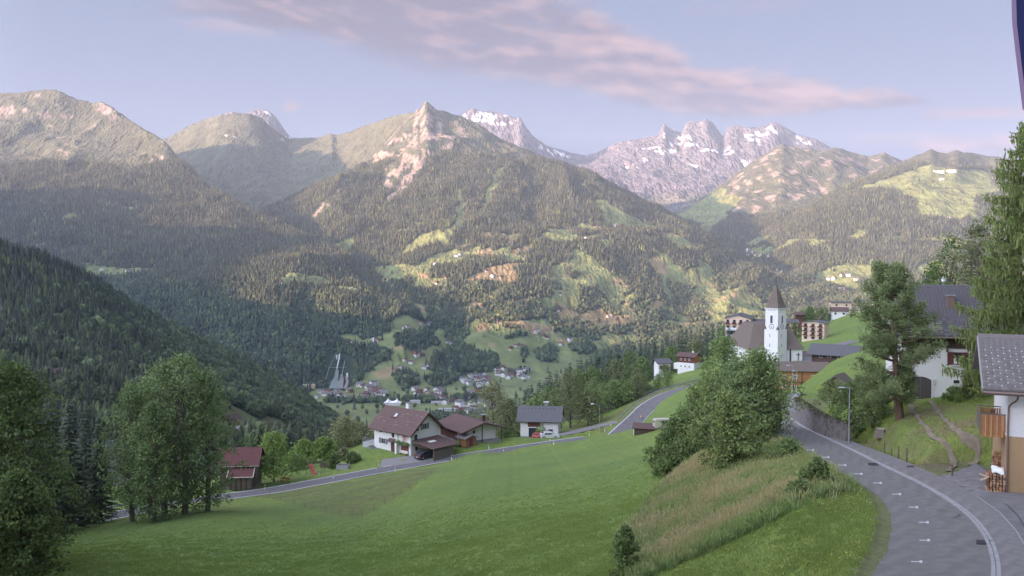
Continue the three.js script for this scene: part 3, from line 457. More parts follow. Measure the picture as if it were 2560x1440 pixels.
// ---------------------------------------------------------------- woods on the far slopes, tree by tree
// jagged conifer of unit height: tiers of drooping boughs round a stem
function coniferGeo(tiers, spokes, seed, rad = 0.2, low = 0.08) {
  const R = rng(seed), pos = [], idx = [];
  for (let t = 0; t < tiers; t++) {
    const y0 = low + (1 - low) * t / tiers, y1 = Math.min(1, y0 + (1 - low) / tiers * 1.75), r = rad * Math.pow(1 - t / tiers, 0.85) + 0.012, b = pos.length / 3, ph = R() * 6.28;
    pos.push((R() - 0.5) * 0.02, t === tiers - 1 ? 1 : y1, (R() - 0.5) * 0.02);
    for (let k = 0; k < spokes * 2; k++) { const a = ph + k / spokes * Math.PI, q = k % 2 ? r * (0.5 + 0.15 * R()) : r * (0.85 + 0.35 * R()); pos.push(Math.cos(a) * q, y0 + (k % 2 ? 0.05 : -0.02) + (R() - 0.5) * 0.02, Math.sin(a) * q); }
    for (let k = 0; k < spokes * 2; k++) idx.push(b, b + 1 + (k + 1) % (spokes * 2), b + 1 + k);
  }
  const g = mesh(pos, idx).toNonIndexed(); g.computeVertexNormals(); return g;
}
// lumpy broadleaf crown of unit height
function blobGeo(seed, detail = 2) {
  const g = new THREE.IcosahedronGeometry(0.5, detail), p = g.attributes.position;
  for (let i = 0; i < p.count; i++) { const x = p.getX(i), y = p.getY(i), z = p.getZ(i), k = 1 + 0.5 * IN.noise(x * 4 + seed, y * 4, z * 4) + 0.45 * IN.noise(x * 11, y * 11 + seed, z * 11); p.setXYZ(i, x * k * 0.78, 0.54 + y * k * 0.95, z * k * 0.78); }
  g.computeVertexNormals(); return g.toNonIndexed ? g : g;
}
const CON_FAR = [coniferGeo(3, 4, 1, 0.15), coniferGeo(3, 4, 2, 0.18)], CON_MID = [coniferGeo(9, 6, 3, 0.19), coniferGeo(10, 6, 4, 0.16), coniferGeo(8, 6, 5, 0.21)];
const BLOB = [blobGeo(1, 1), blobGeo(2, 1)], BLOB_MID = [blobGeo(3, 3), blobGeo(4, 3)];
MAT.needle = new THREE.MeshStandardMaterial({ roughness: 1, color: 0xffffff });
// how high the ground stands against the sky line up to each depth, to leave out what no one can see
const HZ = { nu: 420, nd: 420, d0: 430, d1: 8200 }, HM = new Float32Array(HZ.nu * HZ.nd);
for (let i = 0; i < HZ.nu; i++) { let m = -9; const u = mix(-0.66, 0.66, i / (HZ.nu - 1)); for (let j = 0; j < HZ.nd; j++) { const D = HZ.d0 * Math.pow(HZ.d1 / HZ.d0, j / (HZ.nd - 1)); HM[i * HZ.nd + j] = m; m = Math.max(m, natural(u, D) / D); } }
const seen = (u, D, top) => { const i = Math.round((u + 0.66) / 1.32 * (HZ.nu - 1)), j = Math.floor(Math.log(D / HZ.d0) / Math.log(HZ.d1 / HZ.d0) * (HZ.nd - 1)); return i >= 0 && i < HZ.nu && j >= 0 && j < HZ.nd && top / D > HM[i * HZ.nd + j] - 0.001; };
const R_ = 'rock';
{
  const R = rng(77), sets = { far: [[], []], mid: [[], [], []], blob: [[], []], blobmid: [[], []] }, cols = { far: [[], []], mid: [[], [], []], blob: [[], []], blobmid: [[], []] };
  const q = new THREE.Quaternion(), v = new THREE.Vector3(), s = new THREE.Vector3(), Y = new THREE.Vector3(0, 1, 0);
  const put = (set, x, y, z, h, w, c) => { const k = Math.floor(R() * sets[set].length); q.setFromAxisAngle(Y, R() * 6.283); v.set(x, y - 0.4, z); s.set(h * w, h, h * w); sets[set][k].push(new THREE.Matrix4().compose(v, q, s)); cols[set][k].push(c); };
  const VILLAGE = [[775, 972, 890, 1004], [895, 955, 968, 1004], [1024, 966, 1112, 1000], [1150, 932, 1232, 968], [1236, 915, 1334, 956], [1085, 1000, 1240, 1042], [1000, 812, 1080, 824]];
  let D = 470;
  while (D < 7400) {
    const sp = D < 1600 ? 5.0 : D < 3200 ? 7.8 : D < 4600 ? 9 : D < 6000 ? 10.5 : 12.5, half = 0.6 * D;
    for (let x = -half; x < half; x += sp) {
      const X = x + (R() - 0.5) * sp * 1.1, DD = D + (R() - 0.5) * sp * 1.1, u = X / DD;
      if (DD < 1000 && u > -0.12) continue;
      const y = natural(u, DD), sh = SHEET; if (!seen(u, DD, y + 24)) continue;
      const e = 6, slope = Math.hypot(natural((X + e) / DD, DD) - y, natural(X / (DD + e), DD + e) - y) / e;
      const k = DD < 1000 ? (field(X, -DD) ? G : 'wood') : cover(X, DD, y, sh, slope);
      if (k === 'wood' && (sh === 4 || sh === 3) && (field(X - 13, -DD) === R_ || field(X + 13, -DD) === R_ || field(X, -DD - 30) === R_ || field(X, -DD + 24) === R_)) continue;
      let dens = 0;
      if (k === 'wood') dens = 0.93; else if (k === 'alp') dens = clamp(0.55 - (y - treeline(X, DD, sh)) / 160) * (sh === 2 ? 0.2 : 0.6); else if (k === G || k === T) dens = sh === -1 ? 0.025 : 0.006; 
      if (sh === 0 || sh === 1) dens = 0;
      const pat = fbm(X * 0.012, DD * 0.012, 3, 401); if (k === 'wood' && pat < -0.26) dens *= 0.5;
      if (DD > 1800 && DD < 3200) { const qx = 1280 + u * F, qy = 625 - y / DD * F; if (VILLAGE.some(b => qx > b[0] && qx < b[2] && qy > b[1] && qy < b[3])) dens *= 0.12; if (qx > 812 && qx < 884 && qy > 886 && qy < 982) dens = 0; }
      if (R() > dens) continue;
      // broadleaved woods keep to the lower slopes and the meadow edges
      const leafy = sstep(40, -280, y + 120 * pat) * (sh === 7 ? 0.75 * sstep(-40, -170, y + 60 * pat) : sh === 3 ? 0.55 : 0.8);
      const tone = 0.6 + 1.0 * R() * R() + 0.95 * fbm(X * 0.02, DD * 0.02, 2, 405);
      if (R() < leafy) put(DD < 1600 ? 'blobmid' : 'blob', X, y, -DD, 8 + 8 * R(), 0.95, new THREE.Color().setRGB(0.078 * tone, 0.1 * tone, 0.042 * tone));
      else { const larch = R() < 0.08 + 0.5 * sstep(0.1, 0.3, pat) ? 1.6 : 1, h = (DD < 1600 ? 8 + 11 * R() : 13 + 14 * R()) * (k === 'alp' ? 0.65 : 1); put(DD < 1600 ? 'mid' : 'far', X, y, -DD, h, 1.05 + 0.4 * R(), new THREE.Color().setRGB(0.07 * tone * larch, 0.08 * tone * larch, 0.05 * tone)); }
    }
    D += sp;
  }
  const all = (name, geo, set, label, cat) => geo.forEach((g, i) => { if (sets[set][i].length) copies(name, g, MAT.needle, sets[set][i], cols[set][i]); });
  all('mountain_forest', CON_FAR, 'far'); all('ridge_forest', CON_MID, 'mid'); all('valley_woodland', BLOB, 'blob'); all('ridge_woodland', BLOB_MID, 'blobmid');
  console.log('trees', JSON.stringify(Object.fromEntries(Object.entries(sets).map(([k, a]) => [k, a.map(x => x.length)]))));
}
// ---------------------------------------------------------------- road surfaces
function strip(L, R, lift = 0, nx = 3, bow = 0) {
  const pos = [], uv = [], idx = []; let v = 0;
  L.forEach((l, i) => { const r = R[i]; if (i) v += l.clone().add(r).distanceTo(L[i - 1].clone().add(R[i - 1])) / 2; const w = l.distanceTo(r); for (let k = 0; k <= nx; k++) { const t = k / nx; pos.push(mix(l.x, r.x, t), mix(l.y, r.y, t) + lift + bow * Math.sin(Math.PI * t), mix(l.z, r.z, t)); uv.push(t * w, v); } });
  for (let i = 0; i < L.length - 1; i++) for (let k = 0; k < nx; k++) { const a = i * (nx + 1) + k; idx.push(a, a + 1, a + nx + 1, a + 1, a + nx + 2, a + nx + 1); }
  const g = mesh(pos, idx, null, uv); if (g.attributes.normal.getY(0) < 0) { g.index.array.reverse(); g.computeVertexNormals(); } return g;
}
const tex = (t, r) => { const c = t.clone(); c.repeat.set(r, r); c.needsUpdate = true; return c; };
MAT.asphalt = std(0.205, 0.192, 0.174, 0.92, { map: tex(TEX.asphalt, 0.35), bumpMap: tex(TEX.asphalt, 1.4), bumpScale: 0.01 });
MAT.walk = std(0.235, 0.215, 0.205, 0.95, { map: tex(TEX.asphalt, 0.5), bumpMap: tex(TEX.asphalt, 1.4), bumpScale: 0.008 });
MAT.apron = std(0.2, 0.185, 0.18, 0.95, { map: tex(TEX.asphalt, 0.3) });
MAT.lowroad = std(0.175, 0.16, 0.16, 0.92, { map: tex(TEX.asphalt, 0.25) });
MAT.paint = std(0.62, 0.6, 0.6, 0.8, { map: tex(TEX.plaster, 1) });
MAT.stone = [0.34, 0.29, 0.31].map(v => std(v, v * 0.95, v * 0.95, 0.9));
const off = (A, B, d) => A.map((p, i) => p.clone().lerp(B[i], d / Math.max(0.01, p.distanceTo(B[i]))));
const mainRoad = structure('main_road', strip(RL, off(RG, RL, 0.16), 0.02, 5, 0.03), MAT.asphalt);
structure('sidewalk', strip(off(RG, RS, 0.16), RS, 0.05, 3), MAT.walk);
structure('forecourt', strip(AP_L, AP_R, 0.035, 3), MAT.apron);
// two rows of setts along the gutter: the nearest are single stones
{
  const gut = structure('gutter', strip(off(RG, RL, 0.18), off(RG, RS, 0.18), 0.008, 1), std(0.2, 0.185, 0.185, 1));
  const C = new THREE.CatmullRomCurve3(RG, false, 'centripetal'), len = C.getLength(), n = Math.floor(len / 0.21), geo = new THREE.BoxGeometry(0.2, 0.07, 0.145), R = rng(5), rest = [], o = new THREE.Object3D();
  let made = 0;
  for (let i = 0; i < n; i++) for (const s of [-0.085, 0.085]) {
    const p = C.getPointAt((i + 0.5) / n), t = C.getTangentAt((i + 0.5) / n), nx = -t.z, nz = t.x, l = Math.hypot(nx, nz);
    o.position.set(p.x + nx / l * s, p.y + 0.022 + 0.012 * R(), p.z + nz / l * s); o.rotation.set(0, Math.atan2(-t.z, t.x) + (R() - 0.5) * 0.06, 0); o.updateMatrix();
    if (-p.z > 33 && made < 300) { const m = part('stone', geo, MAT.stone[Math.floor(R() * 3)], gut); m.applyMatrix4(o.matrix); made++; } else rest.push(o.matrix.clone());
  }
  copies('gutter_stones', geo, MAT.stone[0], rest, null, gut);
}
// survey marks on the crown of the road: a thin bar with a head, one by one
[[2024, 1127], [2062, 1145], [2104, 1165], [2144, 1187], [2192, 1210], [2240, 1238], [2282, 1271], [2308, 1309], [2310, 1354], [2290, 1408]].forEach(([x, y]) => {
  const s = 0.62 + 0.25 * (y - 1127) / 281, q = (x0, x1, h) => [[x0, y - h], [x1, y - h * 0.9], [x1, y + h], [x0, y + h * 0.9]].map(p => onGrade(...p));
  const P = [...q(x - 14 * s, x + 10 * s, 1.3 * s), ...q(x + 10 * s, x + 18 * s, 3.8 * s)], pos = P.flatMap(p => [p.x, p.y + 0.062, p.z]);
  part('survey_mark', mesh(pos, [0, 2, 1, 0, 3, 2, 4, 6, 5, 4, 7, 6]), MAT.paint, mainRoad);
});
// drain covers, and the cut of a ground loop in the asphalt
MAT.iron = std(0.055, 0.05, 0.055, 0.7, { metalness: 0.3 }); MAT.tar = std(0.06, 0.055, 0.06, 0.6);
[[2183, 1162, 13, 3], [2460, 1358, 20, 5], [2276, 1168, 9, 2]].forEach(([x, y, w, h]) => { const P = [[x - w, y - h], [x + w, y - h], [x + w, y + h], [x - w, y + h]].map(p => onGrade(...p)); part('drain_cover', mesh(P.flatMap(p => [p.x, p.y + 0.06, p.z]), [0, 2, 1, 0, 3, 2]), MAT.iron, mainRoad); });
{
  const ring = (P, w, lift) => { const L = P.map(([x, y]) => onGrade(x, y)), l2 = L.map((p, i) => { const a = L[Math.max(0, i - 1)], b = L[Math.min(L.length - 1, i + 1)], k = Math.hypot(b.x - a.x, b.z - a.z); return new THREE.Vector3(p.x - (b.z - a.z) / k * w, p.y, p.z + (b.x - a.x) / k * w); }); return strip(L, l2, lift, 1); };
  part('loop_joint', ring(Array.from({ length: 17 }, (_, i) => [2355 + 45 * Math.cos(-1.9 + i * 0.235), 1289 + 10 * Math.sin(-1.9 + i * 0.235)]), 0.035, 0.061), MAT.tar, mainRoad);
  part('loop_joint', ring([[2487, 1258], [2515, 1262], [2545, 1290], [2575, 1340], [2590, 1370]], 0.05, 0.061), MAT.tar, scene.getObjectByName('forecourt'));
  part('edge_joint', ring([[2443, 1243], [2500, 1283], [2542, 1330], [2572, 1380], [2596, 1440]], 0.06, 0.068), std(0.34, 0.32, 0.32), scene.getObjectByName('sidewalk'));
}
// paved yard by the wood stack: single pavers over a sand bed
{
  const yard = structure('paved_yard', strip(YARD_L, YARD_R, -0.02, 2), std(0.16, 0.14, 0.13, 1)), geo = new THREE.BoxGeometry(0.3, 0.06, 0.2), R = rng(8), mats = [0.2, 0.235, 0.17].map(v => std(v, v * 0.93, v * 0.94, 0.95));
  const area = { P: [...YARD_L, ...YARD_R.slice().reverse()].map(p => [p.x, p.z]) }; area.x0 = Math.min(...area.P.map(p => p[0])); area.x1 = Math.max(...area.P.map(p => p[0])); area.z0 = Math.min(...area.P.map(p => p[1])); area.z1 = Math.max(...area.P.map(p => p[1]));
  let n = 0, row = 0; const rest = [], o = new THREE.Object3D();
  for (let z = area.z1; z > area.z0; z -= 0.215, row++) for (let x = area.x0 + (row % 2) * 0.155; x < area.x1; x += 0.31) if (inside(area, x, z)) { o.position.set(x, gradeY(z) + 0.012 + 0.012 * R(), z); o.updateMatrix(); if (n++ < 300) part('paver', geo, mats[Math.floor(R() * 3)], yard).applyMatrix4(o.matrix); else rest.push(o.matrix.clone()); }
  if (rest.length) copies('pavers', geo, mats[0], rest, null, yard);
}
const line = (A, B, a, b, lift) => strip(off(A, B, a), off(A, B, b), lift, 1);
const up = structure('hairpin_road', strip(UP_L, UP_R, 0.02, 3), MAT.lowroad); part('edge_line', line(UP_L, UP_R, 0.15, 0.42, 0.03), MAT.paint, up); part('edge_line', line(UP_R, UP_L, 0.1, 0.2, 0.03), MAT.paint, up);
const low = structure('lower_road', strip(LOW_L, LOW_R, 0.02, 3), MAT.lowroad);
// LOW_C runs from right to left, so its left hand is the near edge
{
  const near = LOW_L, far = LOW_R, pick = (a, b, A, B) => part('edge_line', line(A.slice(a, b), B.slice(a, b), 0.1, 0.36, 0.03), MAT.paint, low);
  const i0 = LOW_C.findIndex(p => 1280 + p.x / -p.z * F < 1130), i1 = LOW_C.findIndex(p => 1280 + p.x / -p.z * F < 955);
  pick(0, 201, near, far); pick(0, i0, far, near); pick(i1, 201, far, near);
  for (let i = i0; i < i1 - 1; i += 5) part('dash', line(far.slice(i, i + 4), near.slice(i, i + 4), 0.1, 0.34, 0.03), MAT.paint, low);
}
structure('lane', strip(LANE_L, LANE_R, 0.02, 2), MAT.walk);
structure('church_road', strip(sideOf(OLD_C, 2), sideOf(OLD_C, -2), 0.02, 2), MAT.apron);
structure('hill_road', strip(sideOf(HILL_C, 2.2), sideOf(HILL_C, -2.2), 0.03, 2), MAT.walk);
// forecourt of the house on the lower road
{
  const P = [[948, 1172], [955, 1150], [1010, 1142], [1068, 1140], [1110, 1140], [1120, 1147], [1040, 1160]].map(([x, y]) => hit(x, y, 150)), c = P.reduce((a, p) => a.add(p), new THREE.Vector3()).multiplyScalar(1 / P.length), pos = [c.x, c.y + 0.12, c.z], idx = [];
  P.forEach((p, i) => { pos.push(p.x, p.y + 0.1, p.z); idx.push(0, 1 + (i + 1) % P.length, 1 + i); }); structure('house_forecourt', mesh(pos, idx), MAT.walk);
}
// two wheel tracks up to the farm
{
  const tr = (name, P) => { const C = spline(P.map(([x, y]) => hit(x, y, 40)), 40), A = sideOf(C, 0.17), B = sideOf(C, -0.17), R = rng(P[0][0]); for (const q of [A, B]) q.forEach(p => { p.x += (R() - 0.5) * 0.25; p.y = ground(p.x, p.z) + 0.05; }); structure(name, strip(A, B, 0.03, 2), std(0.26, 0.205, 0.145, 1, { map: tex(TEX.asphalt, 0.6) })); };
  tr('wheel_track', [[2270, 1003], [2290, 1040], [2320, 1075], [2350, 1105], [2375, 1130], [2385, 1155], [2370, 1180]]);
  tr('wheel_track', [[2325, 1003], [2345, 1030], [2375, 1060], [2410, 1090], [2440, 1115], [2448, 1140], [2420, 1165]]);
}
// ---------------------------------------------------------------- trees near enough to know one by one
const V3 = (x, y, z) => new THREE.Vector3(x, y, z);
function leafMat(r, g, b) { return new THREE.MeshPhysicalMaterial({ color: new THREE.Color().setRGB(r, g, b), vertexColors: true, roughness: 0.85, transmission: 0.3, thickness: 0, specularIntensity: 0.35 }); }
MAT.bark = std(0.14, 0.115, 0.095, 1, { map: TEX.wood }); MAT.barkPale = std(0.25, 0.22, 0.19, 1, { map: TEX.wood }); MAT.barkRed = std(0.2, 0.125, 0.085, 1, { map: TEX.wood });
class Leaves {
  constructor() { this.p = []; this.c = []; this.n = []; }
  // a leaf (or a small spray of leaves): a pointed diamond folded along its rib
  leaf(o, dir, side, len, wid, tone, up = null) {
    const e = o.clone().addScaledVector(dir, len), m = o.clone().addScaledVector(dir, len * 0.45), n = dir.clone().cross(side).normalize(), a = m.clone().addScaledVector(side, wid / 2).addScaledVector(n, len * 0.08), b = m.clone().addScaledVector(side, -wid / 2).addScaledVector(n, len * 0.08);
    for (const q of [o, a, e, o, e, b]) { this.p.push(q.x, q.y, q.z); this.c.push(tone[0], tone[1], tone[2]); }
  }
  geo() { const g = new THREE.BufferGeometry(); g.setAttribute('position', new THREE.Float32BufferAttribute(this.p, 3)); g.setAttribute('color', new THREE.Float32BufferAttribute(this.c, 3)); g.computeVertexNormals(); return g; }
}
function limb(pts, r0, r1, seg = 5) {
  const C = new THREE.CatmullRomCurve3(pts), n = Math.max(3, pts.length * 2), pos = [], idx = [], uv = [];
  for (let i = 0; i <= n; i++) { const t = i / n, p = C.getPoint(t), T = C.getTangent(t), A = Math.abs(T.y) < 0.9 ? V3(0, 1, 0) : V3(1, 0, 0), X = A.clone().cross(T).normalize(), Y = T.clone().cross(X), r = mix(r0, r1, t); for (let k = 0; k <= seg; k++) { const a = k / seg * 6.2832; pos.push(p.x + (X.x * Math.cos(a) + Y.x * Math.sin(a)) * r, p.y + (X.y * Math.cos(a) + Y.y * Math.sin(a)) * r, p.z + (X.z * Math.cos(a) + Y.z * Math.sin(a)) * r); uv.push(k / seg, t * 3); } }
  for (let i = 0; i < n; i++) for (let k = 0; k < seg; k++) { const a = i * (seg + 1) + k; idx.push(a, a + 1, a + seg + 1, a + 1, a + seg + 2, a + seg + 1); }
  return mesh(pos, idx, null, uv);
}
const rdir = R => { const z = 2 * R() - 1, a = R() * 6.2832, s = Math.sqrt(1 - z * z); return V3(s * Math.cos(a), z, s * Math.sin(a)); };
// broadleaf: stems, limbs that fork out to the crown, leaves in sprays at their ends. prof(t): crown radius over its height
function broadleaf({ seed, H, W, base = 0.22, stems = 1, clumps = 90, leaves = 42, size = 0.26, clump = 0.16, tone = 0.35, prof, lean = 0, flat = 0.75 }) {
  const R = rng(seed), wood = [], L = new Leaves(), P = prof || (t => Math.pow(Math.sin(Math.PI * Math.pow(clamp(t * 0.94 + 0.05), 0.72)), 0.7));
  const cl = [];
  for (let s = 0; s < stems; s++) {
    const a = s / stems * 6.28 + R(), sp = stems > 1 ? W * 0.16 : 0, top = H * (0.82 + 0.1 * R());
    const pts = [V3(Math.cos(a) * sp * 0.35, -0.3, Math.sin(a) * sp * 0.35)];
    for (let k = 1; k <= 4; k++) pts.push(V3(Math.cos(a) * sp * (0.35 + k / 4) + (R() - 0.5) * H * 0.03 + lean * k / 4, top * k / 4, Math.sin(a) * sp * (0.35 + k / 4) + (R() - 0.5) * H * 0.03));
    wood.push(limb(pts, H * 0.019 / Math.sqrt(stems) + 0.03, 0.02, 6)); const C = new THREE.CatmullRomCurve3(pts);
    for (let k = 0; k < clumps / stems; k++) {
      const t = Math.pow((k + R()) / (clumps / stems), 0.9), y = H * mix(base, 0.985, t), a2 = k * 2.399 + R() * 0.8, lobes = 1 + 0.3 * Math.sin(a2 * 3 + seed + t * 5) + 0.22 * Math.sin(a2 * 5 + t * 9), r = W / 2 * P(t) * (R() < 0.7 ? 0.72 + 0.3 * R() : 0.2 + 0.5 * R()) * lobes;
      const c = V3(Math.cos(a2) * r + lean * t, y + (R() - 0.5) * H * 0.05, Math.sin(a2) * r); cl.push([c, t]);
      if (k % 3 === 0 && r > W * 0.1) { const s0 = C.getPoint(clamp(y / top * 0.72 - 0.02, 0.1, 0.95)); wood.push(limb([s0, s0.clone().lerp(c, 0.5).add(V3(0, H * 0.012, 0)), c], H * 0.0055 + 0.012, 0.008, 4)); }
    }
  }
  for (const [c, t] of cl) {
    const cr = W * clump * (0.7 + 0.6 * R()), tn = 1 + tone * (R() - 0.5) * 1.4;
    for (let i = 0; i < leaves; i++) { const d = rdir(R), q = Math.pow(R(), 0.45); const o = c.clone().add(V3(d.x * cr * q, d.y * cr * q * flat, d.z * cr * q)); const f = d.clone().add(rdir(R).multiplyScalar(0.9)).add(V3(0, -0.15, 0)).normalize(), sd = f.clone().cross(rdir(R)).normalize(), v = tn * (0.75 + 0.5 * R()), y = R(); L.leaf(o, f, sd, size * (0.7 + 0.6 * R()), size * 0.62, [v * (0.92 + 0.2 * y), v, v * (1.05 - 0.3 * y)]); }
  }
  return { crown: L.geo(), trunk: mergeGeometries(wood) };
}
// spruce or fir: whorls of drooping boughs fringed with twigs
function spruce({ seed, H, W, base = 0.06, whorls = 26, per = 8, droop = 0.35, tone = 0.4, twigs = 7, twig = 0.5 }) {
  const R = rng(seed), L = new Leaves();
  for (let k = 0; k < whorls; k++) {
    const t = (k + R() * 0.6) / whorls, y = H * mix(base, 0.985, Math.pow(t, 0.92)), len = W / 2 * Math.pow(1 - t, 0.8) * (0.75 + 0.5 * R()) + 0.12;
    for (let b = 0; b < per; b++) {
      const a = b / per * 6.2832 + R() * 0.9 + k * 1.3, l = len * (0.65 + 0.5 * R()), dx = Math.cos(a), dz = Math.sin(a), tn = 1 + tone * (R() - 0.5) * 1.5, side = V3(-dz, 0, dx);
      const P = s => V3(dx * l * s, y - l * droop * s * s + l * 0.12 * s, dz * l * s);
      L.leaf(P(0.05), P(1).sub(P(0.05)).normalize(), side, l * 0.98, l * 0.26 + 0.08, [tn, tn, tn]);
      for (let w = 0; w < twigs; w++) { const s = 0.25 + 0.75 * (w + R()) / twigs, o = P(s), sg = w % 2 ? 1 : -1, d = V3(dx * 0.55 + side.x * sg * 0.8, -0.35 - 0.4 * R(), dz * 0.55 + side.z * sg * 0.8).normalize(), v = tn * (0.8 + 0.45 * R()); L.leaf(o, d, d.clone().cross(V3(0, 1, 0)).normalize(), twig * (0.35 + 0.75 * (1 - s * 0.4)) * (0.5 + 0.6 * l / (W / 2)), twig * 0.3, [v, v, v]); }
    }
  }
  return { crown: L.geo(), trunk: limb([V3(0, -0.3, 0), V3(0, H * 0.5, 0), V3(0, H * 0.96, 0)], H * 0.014 + 0.04, 0.015, 6) };
}
function plant(name, label, category, t, mats, p, group, turn = 0) { const g = thing(name, label, category, p, turn, group); if (t.trunk) part(category === 'tree' ? 'trunk' : 'stem', t.trunk, mats[0], g); part(category === 'tree' ? 'crown' : 'foliage', t.crown, mats[1], g); return g; }
const stand = (px, py, d0 = 20) => { const h = hit(px, py, d0); return h; };
const onGround = (px, D) => { const u = ray(px, 1000)[0]; return V3(u * D, groundU(u, D), -D); };
const LEAF = { thick: leafMat(0.231, 0.290, 0.112), ash: leafMat(0.198, 0.264, 0.119), dark: leafMat(0.156, 0.211, 0.082), bright: leafMat(0.224, 0.310, 0.092), shrub: leafMat(0.198, 0.264, 0.106), larch: leafMat(0.198, 0.238, 0.086), pine: leafMat(0.218, 0.251, 0.112), spruce: leafMat(0.099, 0.125, 0.077), pale: leafMat(0.251, 0.264, 0.145), mixed: leafMat(0.185, 0.205, 0.106) };
const shaft = t => Math.pow(Math.sin(Math.PI * Math.pow(clamp(t * 0.95 + 0.05), 0.85)), 0.62);
// the tall clump on the meadow's edge
[[326, 1262, 117, 965, 6.8, 'leftmost slim tree of the tall leafy clump at the meadow edge'], [372, 1258, 122, 945, 7.2, 'second tree from the dark firs in the tall leafy clump'], [408, 1266, 119, 905, 7.8, 'tall leafy tree left of the highest one in the clump'], [458, 1268, 118, 882, 8.4, 'highest tree of the tall leafy clump at the meadow edge'], [515, 1262, 121, 930, 7.8, 'outer tree of the tall leafy clump, beside the red roofed barn'], [380, 1270, 112, 1010, 5.5, 'shorter tree standing in front of the tall leafy clump']].forEach(([px, py, D, top, W, label], i) => {
  const p = onGround(px, D), H = at(px, top, D).y - p.y; plant('ash_tree', label, 'tree', broadleaf({ seed: 500 + i, H, W, base: i < 2 ? 0.15 : 0.05, clumps: 150, leaves: 44, size: 0.36, clump: 0.125, prof: t => Math.pow(Math.sin(Math.PI * Math.pow(clamp(t * 0.86 + 0.13), 0.85)), 0.55) }), [MAT.barkPale, LEAF.ash], p, 'tall leafy clump on the meadow edge');
});
// dark trees at the edge of the frame
{
  const b = (px, D, top, W, seed, label, m = LEAF.dark, n = 230) => { const p = onGround(px, D), H = at(px, top, D).y - p.y; plant('beech_tree', label, 'tree', broadleaf({ seed, H, W, base: 0.04, clumps: n, leaves: 46, size: 0.3, clump: 0.1, flat: 0.4, tone: 0.7, prof: t => Math.pow(1 - t, 0.55) * Math.min(1, 0.75 + t * 2) }), [MAT.bark, m], p, 'dark trees at the picture edge'); };
  b(30, 68, 905, 10.5, 601, 'big dark beech filling the lower corner of the view'); b(-70, 64, 960, 9, 602, 'dark beech cut by the picture edge, in front of the big one', LEAF.dark, 180); b(40, 58, 1180, 6, 603, 'low dark beech in front of the guard rail', LEAF.dark, 170);
  const s = (px, D, top, W, seed, label) => { const p = onGround(px, D), H = at(px, top, D).y - p.y; plant('spruce_tree', label, 'tree', spruce({ seed, H, W, whorls: 34, per: 9, twigs: 9, twig: 0.6 }), [MAT.bark, LEAF.spruce], p, 'spruces behind the guard rail'); };
  s(172, 118, 985, 6, 611, 'tall dark spruce behind the guard rail, nearest the big beech'); s(212, 126, 1010, 5.5, 612, 'slim dark spruce in the middle of the row behind the guard rail'); s(246, 124, 1035, 4.6, 613, 'short dark spruce next to the tall leafy clump'); s(130, 112, 1010, 6, 614, 'dark spruce half hidden by the big beech'); s(85, 110, 985, 6.5, 615, 'dark spruce behind the crown of the big beech');
}
// the thicket on the bank beside the road
[[1898, 1150, 74, 878, 5.0, 'highest tree of the roadside thicket, nearest the road'], [1850, 1150, 76, 905, 5.2, 'leafy tree in the middle of the roadside thicket'], [1795, 1160, 80, 930, 5.0, 'leafy tree of the thicket in front of the red house'], [1752, 1170, 82, 985, 4.2, 'bushy tree in the lower half of the roadside thicket'], [1705, 1195, 84, 1035, 3.7, 'dark bush near the lower end of the roadside thicket'], [1666, 1200, 86, 1092, 3.0, 'lowest dark bush at the end of the roadside thicket'], [1825, 1140, 66, 985, 3.8, 'front bush of the roadside thicket above the long grass'], [1912, 1120, 82, 905, 3.2, 'bush of the thicket that hides the church road']].forEach(([px, py, D, top, W, label], i) => {
  const p = onGround(px, D), H = at(px, top, D).y - p.y; plant('thicket_tree', label, 'tree', broadleaf({ seed: 700 + i, H, W, base: 0.05, stems: 3, clumps: 150, leaves: 44, size: 0.24, clump: 0.13, tone: 0.45, prof: t => Math.pow(Math.sin(Math.PI * clamp(0.22 + t * 0.76)), 0.6) }), [MAT.bark, [LEAF.shrub, LEAF.ash, LEAF.thick, LEAF.shrub, LEAF.dark, LEAF.shrub, LEAF.thick, LEAF.ash][i]], p, 'roadside thicket');
});
{ const p = onGround(1812, 150), H = at(1812, 845, 150).y - p.y; plant('ash_tree', 'round crowned tree behind the thicket, left of the church', 'tree', broadleaf({ seed: 720, H, W: 6.5, clumps: 90, leaves: 30, size: 0.4, clump: 0.14 }), [MAT.bark, LEAF.shrub], p); }
// single bushes on the bank
for (const [px, py, D, h, w, label, s] of [[1972, 1158, 56, 1.55, 2.1, 'round leafy bush at the road edge above the long grass', 1], [2042, 1222, 49, 1.6, 1.4, 'upright leafy bush on the bank beside the road bend', 2], [2000, 1245, 49, 0.8, 1.2, 'low bush just below the upright bush on the bank', 3], [1564, 1440, 47, 2.5, 1.2, 'young leafy bush at the bottom of the view', 4]]) {
  const p = hit(px, py, 30); plant('bush', label, 'bush', broadleaf({ seed: 730 + s, H: h, W: w, base: 0.02, stems: 3, clumps: 70, leaves: 36, size: 0.17, clump: 0.14, tone: 0.4, prof: t => Math.pow(Math.sin(Math.PI * clamp(0.3 + t * 0.68)), 0.6) }), [MAT.bark, LEAF.shrub], p);
}
